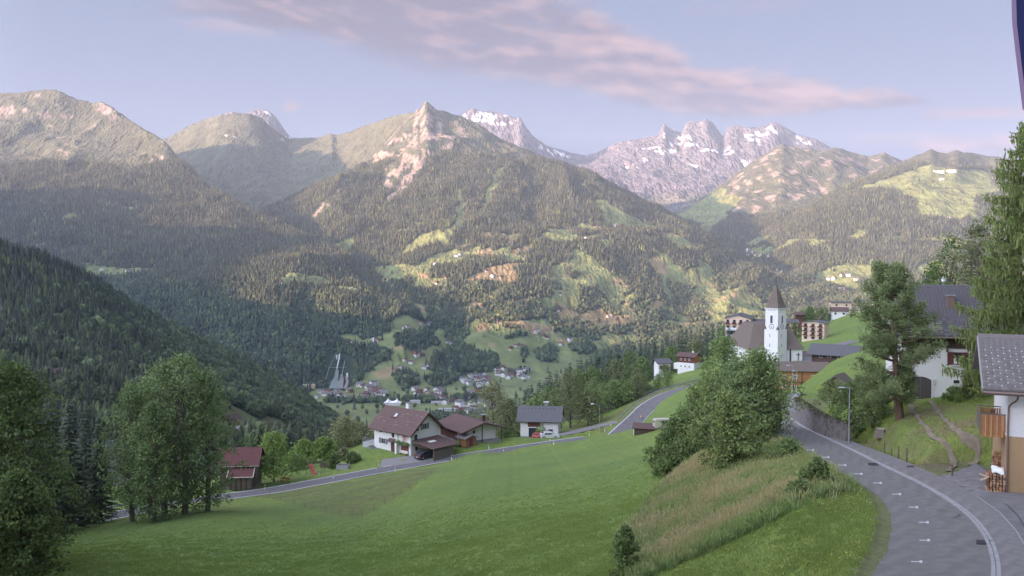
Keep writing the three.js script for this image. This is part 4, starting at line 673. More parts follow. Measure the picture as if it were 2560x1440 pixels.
// stone pine in front of the farmhouse
{
  const R = rng(801), L = new Leaves(), wood = [], base = hit(2250, 1046, 50), D = -base.z, H = at(2215, 648, D).y - base.y, topx = at(2215, 648, D).x - base.x;
  const tp = [V3(0, -0.3, 0), V3(-0.25, H * 0.2, 0), V3(-0.55, H * 0.42, 0.1), V3(-0.75, H * 0.7, 0), V3(topx, H * 0.97, 0)], C = new THREE.CatmullRomCurve3(tp);
  wood.push(limb(tp, 0.36, 0.05, 9));
  for (let k = 0; k < 78; k++) {
    const t = clamp(0.17 + 0.81 * (Math.floor(k / 6) / 12.6) + (R() - 0.5) * 0.022, 0.15, 0.985), s = C.getPoint(t), a = k * 2.4 + R(), r = (6.7 * Math.pow(1 - t, 0.78) * Math.pow(t, 0.34) + 0.35) * (0.5 + 0.6 * R()) * (t < 0.4 && Math.cos(a) > -0.2 ? 0.35 : 1), e = V3(s.x + Math.cos(a) * r, s.y + r * (0.22 + 0.25 * R()) - (t < 0.4 ? r * 0.35 : 0), s.z + Math.sin(a) * r), m = s.clone().lerp(e, 0.55).add(V3(0, -0.18 * r * 0.5, 0));
    wood.push(limb([s, m, e], 0.055 + 0.05 * (1 - t), 0.015, 4)); const B = new THREE.CatmullRomCurve3([s, m, e]);
    for (let j = 0; j < 7; j++) {
      const c = B.getPoint(0.46 + 0.56 * (j + R()) / 7).add(V3((R() - 0.5) * r * 0.4, (R() - 0.2) * 0.55, (R() - 0.5) * r * 0.4)), cr = 0.3 + 0.28 * R(), tn = 0.75 + 0.6 * R();
      for (let i = 0; i < 60; i++) { const d = rdir(R).add(V3(0, 0.55, 0)).normalize(), o = c.clone().add(rdir(R).multiplyScalar(cr * Math.pow(R(), 0.5))), v = tn * (0.8 + 0.4 * R()); L.leaf(o, d, d.clone().cross(rdir(R)).normalize(), 0.24 + 0.14 * R(), 0.07, [v * 0.95, v, v * 0.95]); }
    }
  }
  plant('stone_pine', 'dark stone pine with bare trunk in front of the white farmhouse', 'tree', { crown: L.geo(), trunk: mergeGeometries(wood) }, [MAT.barkRed, LEAF.pine], base);
}
// larch over the farmhouse roof, and the trees behind it
function larch(seed, H, W) {
  const R = rng(seed), L = new Leaves(), wood = [limb([V3(0, -0.3, 0), V3(0.1, H * 0.5, 0), V3(0, H, 0)], 0.3, 0.03, 7)];
  for (let k = 0; k < 150; k++) {
    const t = 0.1 + 0.89 * (k / 149), y = H * t, a = k * 2.4 + R(), r = W / 2 * (Math.pow(1 - t, 0.62) * (0.6 + 0.6 * R())) + 0.25, dx = Math.cos(a), dz = Math.sin(a);
    const P = s => V3(dx * r * s, y - r * 0.22 * s + r * 0.22 * s * s * s, dz * r * s); if (k % 2 === 0) wood.push(limb([P(0), P(0.5), P(0.95)], 0.045, 0.012, 4));
    const n = Math.round(14 + r * 27);
    for (let i = 0; i < n; i++) { const s = 0.15 + 0.87 * R(), o = P(s).add(V3((R() - 0.5) * 0.5, (R() - 0.3) * 0.2, (R() - 0.5) * 0.5)), tn = 0.7 + 0.6 * R(), ln = 0.3 + 0.75 * R() * R(); const d = V3((R() - 0.5) * 0.5, -1, (R() - 0.5) * 0.5).normalize(); L.leaf(o, d, d.clone().cross(rdir(R)).normalize(), ln, 0.12, [tn * 1.02, tn, tn * 0.9]); const d2 = V3(dx * R() + (R() - 0.5), 0.2 + 0.3 * R(), dz * R() + (R() - 0.5)).normalize(); L.leaf(o, d2, d2.clone().cross(rdir(R)).normalize(), 0.28, 0.1, [tn, tn * 1.05, tn * 0.9]); }
  }
  return { crown: L.geo(), trunk: mergeGeometries(wood) };
}
{
  const q = (px, D, top, W, seed, label) => { const p = onGround(px, D), H = at(px, top, D).y - p.y; plant('larch_tree', label, 'tree', larch(seed, H, W), [MAT.bark, LEAF.larch], p); };
  q(2562, 62, 300, 10.8, 811, 'tall light green larch drooping over the farmhouse roof'); q(2650, 70, 330, 9, 812, 'light green larch cut by the picture edge above the farmhouse'); q(2452, 76, 850, 2.4, 813, 'young drooping larch against the farmhouse wall');
  const d = (px, D, top, W, seed, m, label, o = {}) => { const p = onGround(px, D), H = at(px, top, D).y - p.y; plant('broadleaf_tree', label, 'tree', broadleaf({ seed, H, W, clumps: 110, leaves: 34, size: 0.33, clump: 0.12, tone: 0.5, base: 0.3, ...o }), [MAT.bark, m], p); };
  d(2370, 112, 590, 6.5, 821, LEAF.dark, 'loose dark tree behind the farmhouse ridge', { leaves: 20 }); d(2330, 118, 660, 5, 822, LEAF.dark, 'small dark tree at the left behind the farmhouse roof'); d(2440, 108, 560, 7, 823, LEAF.mixed, 'dense tree behind the farmhouse beside the larch');
  const p = onGround(2422, 116), H = at(2422, 562, 116).y - p.y; plant('spruce_tree', 'thin dark spruce tip behind the farmhouse roof', 'tree', spruce({ seed: 824, H, W: 4.5, whorls: 34, per: 8 }), [MAT.bark, LEAF.spruce], p);
}
// shrubs on the slope below the farmhouse
for (const [px, py, h, w, m, label, s, o] of [[2085, 1010, 2.4, 3.2, 'pine', 'dark dwarf pine on the grass above the retaining wall', 1], [2128, 1040, 3.1, 3.4, 'dark', 'dark yew shrub behind the roadside lamp', 2], [2185, 1062, 2.3, 3.2, 'shrub', 'elder bush under the stone pine with pale flower heads', 3], [2150, 1075, 1.7, 2.6, 'dark', 'low dark shrub between lamp and stone pine', 4], [2390, 1000, 0.9, 1.4, 'shrub', 'small fern like plant against the farmhouse wall', 5], [2420, 998, 1.5, 0.9, 'dark', 'dark upright shrub at the corner of the farmhouse', 6], [2405, 1003, 0.6, 0.9, 'bright', 'low green plant beside the fern at the farmhouse', 7], [2475, 985, 2.6, 3.2, 'larch', 'soft green shrub under the larch', 8]]) {
  const p = hit(px, py, 50); plant('shrub', label, 'shrub', broadleaf({ seed: 840 + s, H: h, W: w, base: 0.02, stems: 3, clumps: 80, leaves: 36, size: 0.2, clump: 0.14, tone: 0.45, prof: t => Math.pow(Math.sin(Math.PI * clamp(0.3 + t * 0.68)), 0.6) }), [MAT.bark, LEAF[m]], p);
}
{ // flower heads of the elder
  const g = scene.children.find(o => o.userData.label === 'elder bush under the stone pine with pale flower heads'), R = rng(9), L = new Leaves();
  for (let i = 0; i < 34; i++) { const a = R() * 6.28, y = 0.5 + 1.6 * R(), r = 1.55 * Math.sqrt(1 - ((y - 1.1) / 1.6) ** 2), c = V3(Math.cos(a) * r, y, Math.sin(a) * r); for (let k = 0; k < 7; k++) { const d = V3(R() - 0.5, 0.4, R() - 0.5).normalize(); L.leaf(c.clone().add(V3((R() - 0.5) * 0.14, 0, (R() - 0.5) * 0.14)), d, d.clone().cross(V3(0, 1, 0.1)).normalize(), 0.1, 0.1, [1, 1, 0.85]); } }
  part('flower_heads', L.geo(), leafMat(0.6, 0.58, 0.48), g).userData.kind = 'stuff';
}
// garden and orchard trees round the house on the lower road
for (const [px, D, top, W, m, name, label, s, o] of [
  [682, 168, 1088, 9.5, 'bright', 'fruit_tree', 'round bright green fruit tree between barn and slide', 1, { leaves: 44, clumps: 120, base: 0.18 }], [760, 190, 1102, 6, 'bright', 'fruit_tree', 'yellow green tree behind the swing', 2, {}], [808, 192, 1096, 6, 'bright', 'fruit_tree', 'yellow green tree left of the birches', 3, {}], [862, 200, 1045, 7, 'pale', 'birch_tree', 'grey green birch left of the white house', 4, { prof: shaft }], [895, 212, 1060, 6, 'pale', 'birch_tree', 'birch half hidden by the white house', 5, { prof: shaft }],
  [1232, 215, 955, 9, 'pale', 'birch_tree', 'tall loose birch between brown annex and slate roofed house', 6, { prof: shaft, clumps: 150, leaves: 24 }], [1270, 222, 1000, 7, 'mixed', 'birch_tree', 'lower tree leaning on the tall loose birch', 7, {}], [1426, 225, 930, 11, 'mixed', 'ash_tree', 'wide brownish tree overhanging the slate roofed house', 8, { clumps: 150, leaves: 26 }], [1375, 216, 1040, 5, 'shrub', 'fruit_tree', 'small tree in front of the slate roofed house', 9, {}], [1356, 203, 1052, 2.8, 'bright', 'fruit_tree', 'bright young tree at the entrance of the slate roofed house', 10, {}], [1470, 222, 980, 7, 'mixed', 'ash_tree', 'brownish tree between slate roofed house and lamp', 11, {}], [1290, 205, 1078, 1.9, 'dark', 'round_bush', 'clipped round bush beside the brown annex', 12, { base: 0.02, clumps: 60 }], [880, 180, 1132, 2.6, 'dark', 'garden_shrub', 'dark garden shrub at the forecourt corner', 13, { base: 0.02 }], [858, 184, 1122, 2.2, 'pale', 'garden_shrub', 'pale shrub behind the garden box', 14, { base: 0.02 }], [835, 178, 1136, 2, 'dark', 'garden_shrub', 'dark shrub beside the wooden fence panel', 15, { base: 0.02 }], [1160, 187, 1090, 2.6, 'bright', 'garden_shrub', 'yellow green shrub in front of the wooden shed', 16, { base: 0.02 }], [1190, 190, 1100, 2, 'shrub', 'garden_shrub', 'green shrub beside the wooden shed', 17, { base: 0.02 }], [620, 185, 1150, 5, 'dark', 'garden_shrub', 'dark shrubbery behind the red roofed barn', 18, { base: 0.02 }], [1262, 212, 1068, 4, 'dark', 'garden_shrub', 'dark shrubbery at the end of the brown annex', 19, { base: 0.02 }], [740, 182, 1140, 5, 'shrub', 'garden_shrub', 'hedge shrub behind the orange bench', 20, { base: 0.02 }], [1320, 206, 1078, 3.4, 'shrub', 'garden_shrub', 'leafy shrub at the corner of the slate roofed house', 21, { base: 0.02 }]]) {
  const p = onGround(px, D), H = Math.max(1, at(px, top, D).y - p.y), tree = /tree/.test(name); plant(name, label, tree ? 'tree' : 'shrub', broadleaf({ seed: 900 + s, H, W, base: 0.14, clumps: 95, leaves: 34, size: tree ? 0.42 : 0.3, clump: 0.13, tone: 0.45, ...o }), [MAT.bark, LEAF[m]], p);
}
// the wood below the church: one object per tree, a few kinds
{
  const R = rng(321), kinds = [];
  for (let i = 0; i < 5; i++) kinds.push(['spruce_tree', spruce({ seed: 1000 + i, H: 18, W: 5.6, whorls: 28, per: 8, twigs: 5, twig: 0.9, tone: 0.6 }), LEAF.spruce, 'spruce', 18]);
  for (let i = 0; i < 4; i++) kinds.push(['broadleaf_tree', broadleaf({ seed: 1010 + i, H: 13, W: 9, base: 0.1, clumps: 90, leaves: 20, size: 0.7, clump: 0.13, tone: 0.5 }), [LEAF.dark, LEAF.shrub, LEAF.mixed, LEAF.dark][i], 'leafy tree', 13]);
  const protos = kinds.map(() => null);
  const put = (px, D, top, k, label, group) => { if (!label) label = (k < 5 ? 'dark spruce' : 'rounded leafy tree') + (/rise/.test(group) ? ' on the rise behind the hotels' : ' in the middle rows of the wood below the church'); const p = onGround(px, D), H = at(px, top, D).y - p.y; if (H < 3) return; const [name, t, m, w, h0] = kinds[k]; const s = H / h0, turn = R() * 6.28; const g = protos[k] ? copyOf(protos[k], label, p, turn, s) : (protos[k] = plant(name, label, 'tree', t, [MAT.bark, m], p, w + 's of the wood below the church', turn)); g.userData.group = group || w + 's of the wood below the church'; if (!group && /skyline/.test(label)) g.userData.group = 'spruces on the skyline of the wood'; g.scale.set(s * (0.8 + 0.3 * clamp(1 / s)), s, s * (0.8 + 0.3 * clamp(1 / s))); };
  const crest = x => { const P = [[1200, 1030], [1270, 985], [1330, 950], [1400, 905], [1450, 885], [1500, 860], [1560, 842], [1620, 838], [1680, 825], [1740, 808], [1800, 800], [1850, 806], [1880, 850]]; for (let i = 1; i < P.length; i++) if (x < P[i][0]) return mix(P[i - 1][1], P[i][1], (x - P[i - 1][0]) / (P[i][0] - P[i - 1][0])); return 850; };
  for (let i = 0; i < 58; i++) { const px = 1215 + 640 * (i + R()) / 58; put(px, 375 + 60 * R(), crest(px) + 4 + 26 * R() * R(), Math.floor(R() * 5), 'dark spruce on the skyline of the wood below the church'); }
  for (let i = 0; i < 44; i++) { const px = 1230 + 590 * (i + R()) / 44; put(px, 320 + 40 * R(), crest(px) + 38 + 30 * R(), R() < 0.45 ? Math.floor(R() * 5) : 5 + Math.floor(R() * 4), null, 'middle rows of the wood below the church'); }
  for (let i = 0; i < 34; i++) { const px = 1250 + 440 * (i + R()) / 34; put(px, 262 + 34 * R(), crest(px) + 78 + 34 * R(), 5 + Math.floor(R() * 4), 'leafy tree at the lower edge of the wood below the church'); }
  for (let i = 0; i < 26; i++) { const px = 1440 + 250 * (i + R()) / 26; put(px, 236 + 22 * R(), crest(px) + 96 + 26 * R(), 5 + Math.floor(R() * 4), 'leafy tree in the fringe of the wood above the hairpin road', 'fringe of the wood above the hairpin road'); }
  for (let i = 0; i < 22; i++) { const px = 1820 + 330 * (i + R()) / 22; put(px, 560 + 90 * R(), 792 + 20 * R() - (px - 1820) * 0.08, R() < 0.5 ? Math.floor(R() * 5) : 5 + Math.floor(R() * 4), null, 'trees on the rise behind the hotels'); }
  for (const [px, D, top, k, label] of [[2022, 470, 768, 5, 'round dark tree on the hill above the white annex hotel'], [2002, 480, 780, 6, 'small dark tree left of the round one on the hill'], [2072, 500, 758, 1, 'lone dark spruce beside the farm on the hill'], [1985, 390, 808, 7, 'tree between church and annex hotel'], [1780, 292, 892, 6, 'leafy tree beside the red and white house'], [1660, 275, 912, 7, 'leafy tree left of the red and white house'], [1640, 262, 935, 5, 'leafy tree above the hairpin road'], [2098, 340, 850, 5, 'hedge tree beside the hill road'], [2140, 350, 838, 6, 'hedge tree further up the hill road']]) put(px, D, top, k, label);
}
console.log('trees near');
// ---------------------------------------------------------------- buildings
const box = (w, h, d, x = 0, y = 0, z = 0) => new THREE.BoxGeometry(w, h, d).translate(x, y, z);   // centred on x, z; y is the middle
const block = (w, h, d, x, y0, z) => box(w, h, d, x, y0 + h / 2, z);
const tex2 = (t, a, b) => { const c = t.clone(); c.repeat.set(a, b); c.needsUpdate = true; return c; };
const B = {
  white: std(0.72, 0.69, 0.67, 0.95, { map: tex2(TEX.plaster, 3, 2), bumpMap: tex2(TEX.plaster, 8, 5), bumpScale: 0.01 }), cream: std(0.68, 0.6, 0.5, 0.95, { map: tex2(TEX.plaster, 3, 2) }), peach: std(0.7, 0.52, 0.4, 0.95, { map: tex2(TEX.plaster, 3, 2) }), ochre: std(0.42, 0.27, 0.15, 0.95, { map: tex2(TEX.plaster, 3, 2) }), grey: std(0.4, 0.39, 0.4, 0.95, { map: tex2(TEX.plaster, 3, 2) }),
  brownRoof: std(0.15, 0.09, 0.082, 0.85, { map: tex2(TEX.shingle, 3, 2), bumpMap: tex2(TEX.shingle, 5, 3), bumpScale: 0.03 }), redRoof: std(0.16, 0.062, 0.058, 0.85, { map: tex2(TEX.shingle, 3, 2) }), slate: std(0.14, 0.138, 0.148, 0.85, { map: tex2(TEX.shingle, 4, 3) }), shingle: std(0.195, 0.155, 0.13, 0.95, { map: tex2(TEX.shingle, 4, 3), bumpMap: tex2(TEX.shingle, 6, 4), bumpScale: 0.05 }), greyTile: std(0.165, 0.145, 0.14, 0.85), 
  wood: std(0.32, 0.15, 0.075, 0.9, { map: tex2(TEX.wood, 4, 1) }), darkWood: std(0.1, 0.062, 0.048, 0.9, { map: tex2(TEX.wood, 4, 1) }), greyWood: std(0.2, 0.17, 0.145, 0.95, { map: tex2(TEX.wood, 5, 1) }), orange: std(0.42, 0.2, 0.085, 0.85, { map: tex2(TEX.wood, 2, 1) }), redWood: std(0.15, 0.05, 0.045, 0.85, { map: tex2(TEX.wood, 3, 1) }),
  glass: new THREE.MeshStandardMaterial({ color: new THREE.Color().setRGB(0.03, 0.035, 0.045), roughness: 0.12, metalness: 0 }), metal: std(0.42, 0.42, 0.44, 0.45, { metalness: 0.7 }), gutter: std(0.2, 0.14, 0.115, 0.5, { metalness: 0.4 }), concrete: std(0.34, 0.31, 0.3, 0.95, { map: tex2(TEX.concrete, 3, 1) }), blue: std(0.06, 0.11, 0.24, 0.6), greenWood: std(0.13, 0.17, 0.2, 0.8), curtain: std(0.7, 0.7, 0.62, 1), black: std(0.02, 0.02, 0.025, 0.6),
};
// pentagon wall block: ridge along x, eaves at height h, apex h + rise
function gableBlock(L, W, h, rise) { const s = new THREE.Shape([[-W / 2, 0], [W / 2, 0], [W / 2, h], [0, h + rise], [-W / 2, h]].map(p => new THREE.Vector2(...p))); return new THREE.ExtrudeGeometry(s, { depth: L, bevelEnabled: false }).translate(0, 0, -L / 2).rotateY(Math.PI / 2); }
// one roof slab on the +z (s = 1) or -z side
function slab(L, W, h, rise, over, s, th = 0.16, overEnd = over) { const run = W / 2 + over, drop = rise * over / (W / 2), len = Math.hypot(run, rise + drop), a = Math.atan2(rise + drop, run); return new THREE.BoxGeometry(L + 2 * overEnd, th, len).rotateX(s * a).translate(0, h + (rise - drop) / 2 + th / 2 / Math.cos(a) + 0.01, s * run / 2); }
// a window: frame, pane, mullion, sill, shutters. Stands on a wall facing +z at (x, y middle, z)
function window_(parent, x, y, z, w, h, { turn = 0, frame = B.darkWood, shutters = null, sill = null, deep = 0.05 } = {}) {
  const f = part('window', mergeGeometries([box(w, 0.07, 0.09, 0, h / 2 - 0.035), box(w, 0.07, 0.09, 0, -h / 2 + 0.035), box(0.07, h - 0.14, 0.09, w / 2 - 0.035), box(0.07, h - 0.14, 0.09, -w / 2 + 0.035), ...(w > 0.7 ? [box(0.06, h - 0.14, 0.07)] : [])]), frame, parent);
  f.position.set(x, y, z); f.rotation.y = turn; part('pane', box(w - 0.14, h - 0.14, 0.02, 0, 0, -0.01), B.glass, f);
  if (shutters) for (const s of [-1, 1]) part('shutter', box(w * 0.52, h * 1.03, 0.05, s * w * 0.78, 0, 0.02), shutters, f);
  if (sill) part('sill', box(w + 0.2, 0.07, 0.2, 0, -h / 2 - 0.04, 0.07), sill, f);
  return f;
}
// roof tiles laid course by course; the 300 that show largest are single tiles
function tiles(parent, o, ex, eu, w, len, tw, tl, mats, first = 300) {
  const up = ex.clone().cross(eu).normalize(), n = Math.floor(w / tw), m = Math.floor(len / tl), pos = [], idx = [], K = 5;
  for (let j = 0; j < 3; j++) for (let i = 0; i <= K; i++) { const a = i / K; pos.push((a - 0.5) * tw * 1.02, j < 2 ? (0.016 + 0.014 * Math.sin(a * Math.PI * 1.6) + (j ? 0.002 : 0.06)) : 0, j === 1 ? tl * 1.05 : 0); }
  for (let i = 0; i < K; i++) { idx.push(i, i + 1, K + 1 + i, i + 1, K + 2 + i, K + 1 + i, 2 * K + 2 + i, 2 * K + 3 + i, i, 2 * K + 3 + i, i + 1, i); }
  const geo = mesh(pos, idx), R = rng(n * 31 + m), M = [], basis = new THREE.Matrix4().makeBasis(ex, up, eu);
  for (let j = 0; j < m; j++) for (let i = 0; i < n; i++) M.push(basis.clone().setPosition(o.clone().addScaledVector(ex, (i + 0.5) * tw).addScaledVector(eu, j * tl).addScaledVector(up, 0.01)));
  parent.updateMatrixWorld(true); const c = new THREE.Vector3(), d = q => c.setFromMatrixPosition(q).applyMatrix4(parent.matrixWorld).length();
  const order = M.map(q => [d(q), q]).sort((a, b) => a[0] - b[0]).map(a => a[1]);
  order.slice(0, first).forEach(q => part('tile', geo, mats[Math.floor(R() * mats.length)], parent).applyMatrix4(q));
  if (order.length > first) copies('roof_tiles', geo, mats[0], order.slice(first), null, parent);
}
// ---- white farmhouse
{
  const D = 82, k = F / D, p = at(2412, 1001, D - 1), g = thing('farmhouse', 'white farmhouse with dark tiled roof and red shutters behind the stone pine', 'house', p, -0.24);
  const X = px => (px - 2412) / k, W = 8, L = 11, h = 6.5, rise = 3.5, off = -W / 2;
  const body = part('wall', gableBlock(L, W, h, rise).translate(0, 0, off), B.white, g);
  const r1 = part('roof', slab(L, W, h, rise, 0.9, 1).translate(0, 0, off), B.slate, g); part('roof', slab(L, W, h, rise, 0.9, -1).translate(0, 0, off), B.slate, g);
  const a = Math.atan2(rise + rise * 0.9 / (W / 2), W / 2 + 0.9), eu = V3(0, Math.sin(a), -Math.cos(a)), o = V3(-L / 2 - 0.9, h - rise * 0.9 / (W / 2) + 0.2, 0.9);
  tiles(g, o.addScaledVector(V3(0, Math.cos(a), Math.sin(a)), 0.02), V3(1, 0, 0), eu, L + 1.8, Math.hypot(W / 2 + 0.9, rise * (1 + 0.9 / (W / 2))), 0.3, 0.27, [std(0.1, 0.088, 0.095, 0.8), std(0.12, 0.106, 0.112, 0.8), std(0.085, 0.074, 0.08, 0.85)]);
  part('ridge_cap', new THREE.CylinderGeometry(0.14, 0.14, L + 1.8, 10, 1).rotateZ(Math.PI / 2).translate(0, h + rise + 0.22, off), B.slate, g);
  part('eave_boards', block(L - 0.1, 0.85, 0.12, 0, h - 1.75, 0.07), B.darkWood, g); part('gutter_pipe', new THREE.CylinderGeometry(0.09, 0.09, L + 1.8, 8).rotateZ(Math.PI / 2).translate(0, h - 0.74, 1.0), B.gutter, g);
  const br = part('bracket', mergeGeometries([box(0.14, 0.95, 0.14, 0, -0.35, 0.2), new THREE.BoxGeometry(0.12, 0.9, 0.12).rotateZ(0.85).translate(-0.32, 0.05, 0.2), new THREE.BoxGeometry(0.12, 0.9, 0.12).rotateZ(-0.85).translate(0.32, 0.05, 0.2), box(0.2, 0.14, 0.2, 0, -0.85, 0.2)]), B.darkWood, g); br.position.set(X(2368), h - 1.15, 0.1);
  const ch = part('chimney', block(0.6, 1.8, 0.7, X(2386), h + 1.1, -2.0), std(0.16, 0.1, 0.085, 0.9), g); part('chimney_cap', box(0.7, 0.08, 0.85, X(2386), h + 2.96, -2.0), B.metal, ch);
  const dish = part('antenna_dish', new THREE.SphereGeometry(0.3, 14, 6, 0, 6.283, 0, 0.8).scale(1, 0.5, 1).rotateX(1.0).translate(X(2384), h + rise + 0.75, -4.6), B.metal, g); part('mast', new THREE.CylinderGeometry(0.03, 0.03, 1.2, 6).translate(X(2384), h + rise + 0.5, -4.75), B.metal, dish);
  for (const px of [2282, 2394, 2450, 2520]) { const w = window_(g, X(px), 3.8, 0.03, 0.84, 1.14, { shutters: B.redWood, frame: B.redWood, sill: B.white }); for (const s of [-1, 1]) part('curtain', box(0.28, 0.5, 0.015, s * 0.2, -0.22, 0.012), B.curtain, w); }
  window_(g, X(2392), 1.68, 0.03, 0.64, 0.44, { frame: B.white });
  // arched gate with a lattice of slats
  { const gx = X(2309), w = 1.86, sp = 1.75, s = new THREE.Shape(); s.moveTo(-w / 2, 0); s.lineTo(w / 2, 0); s.lineTo(w / 2, sp); s.quadraticCurveTo(0, sp + 0.62, -w / 2, sp); const gate = part('gate', new THREE.ExtrudeGeometry(s, { depth: 0.06, bevelEnabled: false }).translate(gx, 0, 0.01), std(0.07, 0.06, 0.065, 0.8), g);
    part('gate_post', block(0.07, 2.03, 0.05, gx, 0.02, 0.09), B.greyWood, gate);
    for (let i = -4; i <= 5; i++) for (const q of [-1, 1]) { const c = i * 0.34; const x0 = Math.max(-0.88, c - 0.95), x1 = Math.min(0.88, c + 0.95); if (x1 - x0 < 0.3) continue; const y0 = q > 0 ? (x0 - c) + 0.95 : (c - x0) + 0.95, y1 = q > 0 ? (x1 - c) + 0.95 : (c - x1) + 0.95, l = Math.hypot(x1 - x0, y1 - y0); const m = part('lattice_slat', new THREE.BoxGeometry(l, 0.028, 0.02), B.greyWood, gate); m.position.set(gx + (x0 + x1) / 2, (y0 + y1) / 2 * 0.93 + 0.05, 0.085 + 0.02 * (q > 0)); m.rotation.z = q > 0 ? 0.785 : -0.785; } 
    part('gate_frame', mergeGeometries([block(0.12, 1.75, 0.08, gx - w / 2 - 0.06, 0, 0.04), block(0.12, 1.75, 0.08, gx + w / 2 + 0.06, 0, 0.04)]), B.white, gate); }
  part('meter_box', box(0.24, 0.5, 0.06, X(2341), 1.55, 0.04), std(0.5, 0.45, 0.38), g); part('plinth', block(L + 0.04, 0.3, 0.06, 0, -0.1, 0.025), B.concrete, g); part('foundation', block(L, 1.6, W, 0, -1.7, off), B.concrete, g);
}
// ---- house with the garages at the right
{
  const D = 49, p = at(2513, 1237, D), g = thing('garage_house', 'tan and white house with studded grey roof and garage door beside the wood stack', 'house', p, -0.42);
  const L = 9, W = 8.6, h = 6.15, rise = 2.05, cx = L / 2, cz = -W / 2;
  part('lower_wall', block(L, 3.3, W, cx, 0, cz), B.ochre, g); part('upper_wall', gableBlock(L - 0.03, W - 0.03, h - 3.3, rise).translate(cx, 3.3, cz), B.white, g); part('string_course', block(L + 0.04, 0.06, W + 0.04, cx, 3.27, cz), B.white, g);
  const r = part('roof', slab(L, W, h, rise, 0.85, 1, 0.16, 1.25).translate(cx, 0, cz), B.greyTile, g); part('roof', slab(L, W, h, rise, 0.85, -1, 0.16, 1.25).translate(cx, 0, cz), B.greyTile, g);
  const a = Math.atan2(rise + rise * 0.85 / (W / 2), W / 2 + 0.85), eu = V3(0, Math.sin(a), -Math.cos(a)), o = V3(-1.25, h - rise * 0.85 / (W / 2) + 0.17, 0.85), len = (W / 2 + 0.85) / Math.cos(a);
  tiles(g, o, V3(1, 0, 0), eu, L + 2.5, len, 0.3, 0.3, [std(0.16, 0.14, 0.135, 0.85), std(0.185, 0.165, 0.155, 0.85), std(0.145, 0.125, 0.12, 0.85)]);
  // snow hooks on every other tile
  { const geo = new THREE.SphereGeometry(0.03, 6, 4), M = [], n = V3(0, Math.cos(a), Math.sin(a)); for (let j = 0; j < 14; j++) for (let i = 0; i < 16; i++) M.push(new THREE.Matrix4().setPosition(o.clone().addScaledVector(eu, 0.3 + j * 0.31).add(V3(0.3 + i * 0.62 + (j % 2) * 0.31, 0, 0)).addScaledVector(n, 0.09))); copies('snow_hooks', geo, std(0.75, 0.74, 0.72, 0.4), M, null, r); }
  part('verge_board', new THREE.BoxGeometry(0.06, 0.24, len).rotateX(a).translate(-1.28, h + rise / 2 - 0.1, cz + W / 4 + 0.42), std(0.3, 0.28, 0.27), g); part('ridge_cap', new THREE.BoxGeometry(L + 2.5, 0.24, 0.5).translate(cx, h + rise + 0.2, cz), std(0.2, 0.17, 0.165), g);
  const gy = h - rise * 0.85 / (W / 2); part('gutter_pipe', new THREE.CylinderGeometry(0.09, 0.09, L + 2.5, 8).rotateZ(Math.PI / 2).translate(cx, gy + 0.02, 0.98), B.gutter, g); part('fascia', block(L + 2.4, 0.2, 0.04, cx, gy - 0.12, 0.84), std(0.22, 0.17, 0.15), g);
  part('downpipe', mergeGeometries([limb([V3(0.42, gy - 0.02, 0.95), V3(0.4, gy - 0.35, 0.7), V3(0.1, gy - 0.75, 0.14), V3(0.06, gy - 1.2, 0.1), V3(0.06, 2, 0.1), V3(0.06, 0, 0.1)], 0.055, 0.055, 8)]), B.gutter, g);
  { const dx = 3.2, f = part('garage_door', box(3, 2.35, 0.06, dx, 1.2, 0.0), B.white, g); for (let i = 0; i < 6; i++) part('panel', box(2.94, 0.34, 0.03, dx, 0.24 + i * 0.385, 0.045), std(0.66, 0.63, 0.6, 0.6), f); part('door_frame', mergeGeometries([block(0.14, 2.45, 0.12, dx - 1.57, 0, 0.03), block(0.14, 2.45, 0.12, dx + 1.57, 0, 0.03), box(3.28, 0.14, 0.12, dx, 2.52, 0.03)]), B.black, f); }
  window_(g, 3, 4.9, 0.02, 1.1, 1.2, { frame: B.white, sill: B.white }); part('foundation', block(L, 1.2, W, cx, -1.25, cz), B.concrete, g);
  // balcony on the side with upright boards
  { const b = part('balcony', mergeGeometries([block(1.2, 0.14, 2.9, -0.62, 3.15, -2.2)]), B.greyWood, g); for (let i = 0; i < 13; i++) part('slat', block(0.078, 1.25, 0.028, -1.18 + i * 0.094, 3.02, -0.73 + (i % 2) * 0.018), [B.orange, std(0.36, 0.165, 0.07, 0.9), std(0.48, 0.25, 0.12, 0.9)][i % 3], b); for (let i = 0; i < 26; i++) part('slat', block(0.028, 1.1, 0.09, -1.24, 3.17, -0.78 - i * 0.112), B.greyWood, b); part('rail', mergeGeometries([block(1.3, 0.06, 0.08, -0.62, 4.28, -0.75), block(0.08, 0.06, 2.95, -1.23, 4.28, -2.2), block(1.3, 0.06, 0.08, -0.62, 4.28, -3.66)]), B.greyWood, b); for (let i = 0; i < 10; i++) part('slat', block(0.09, 1.05, 0.03, -1.15 + i * 0.12, 3.17, -3.63), B.orange, b); }
}
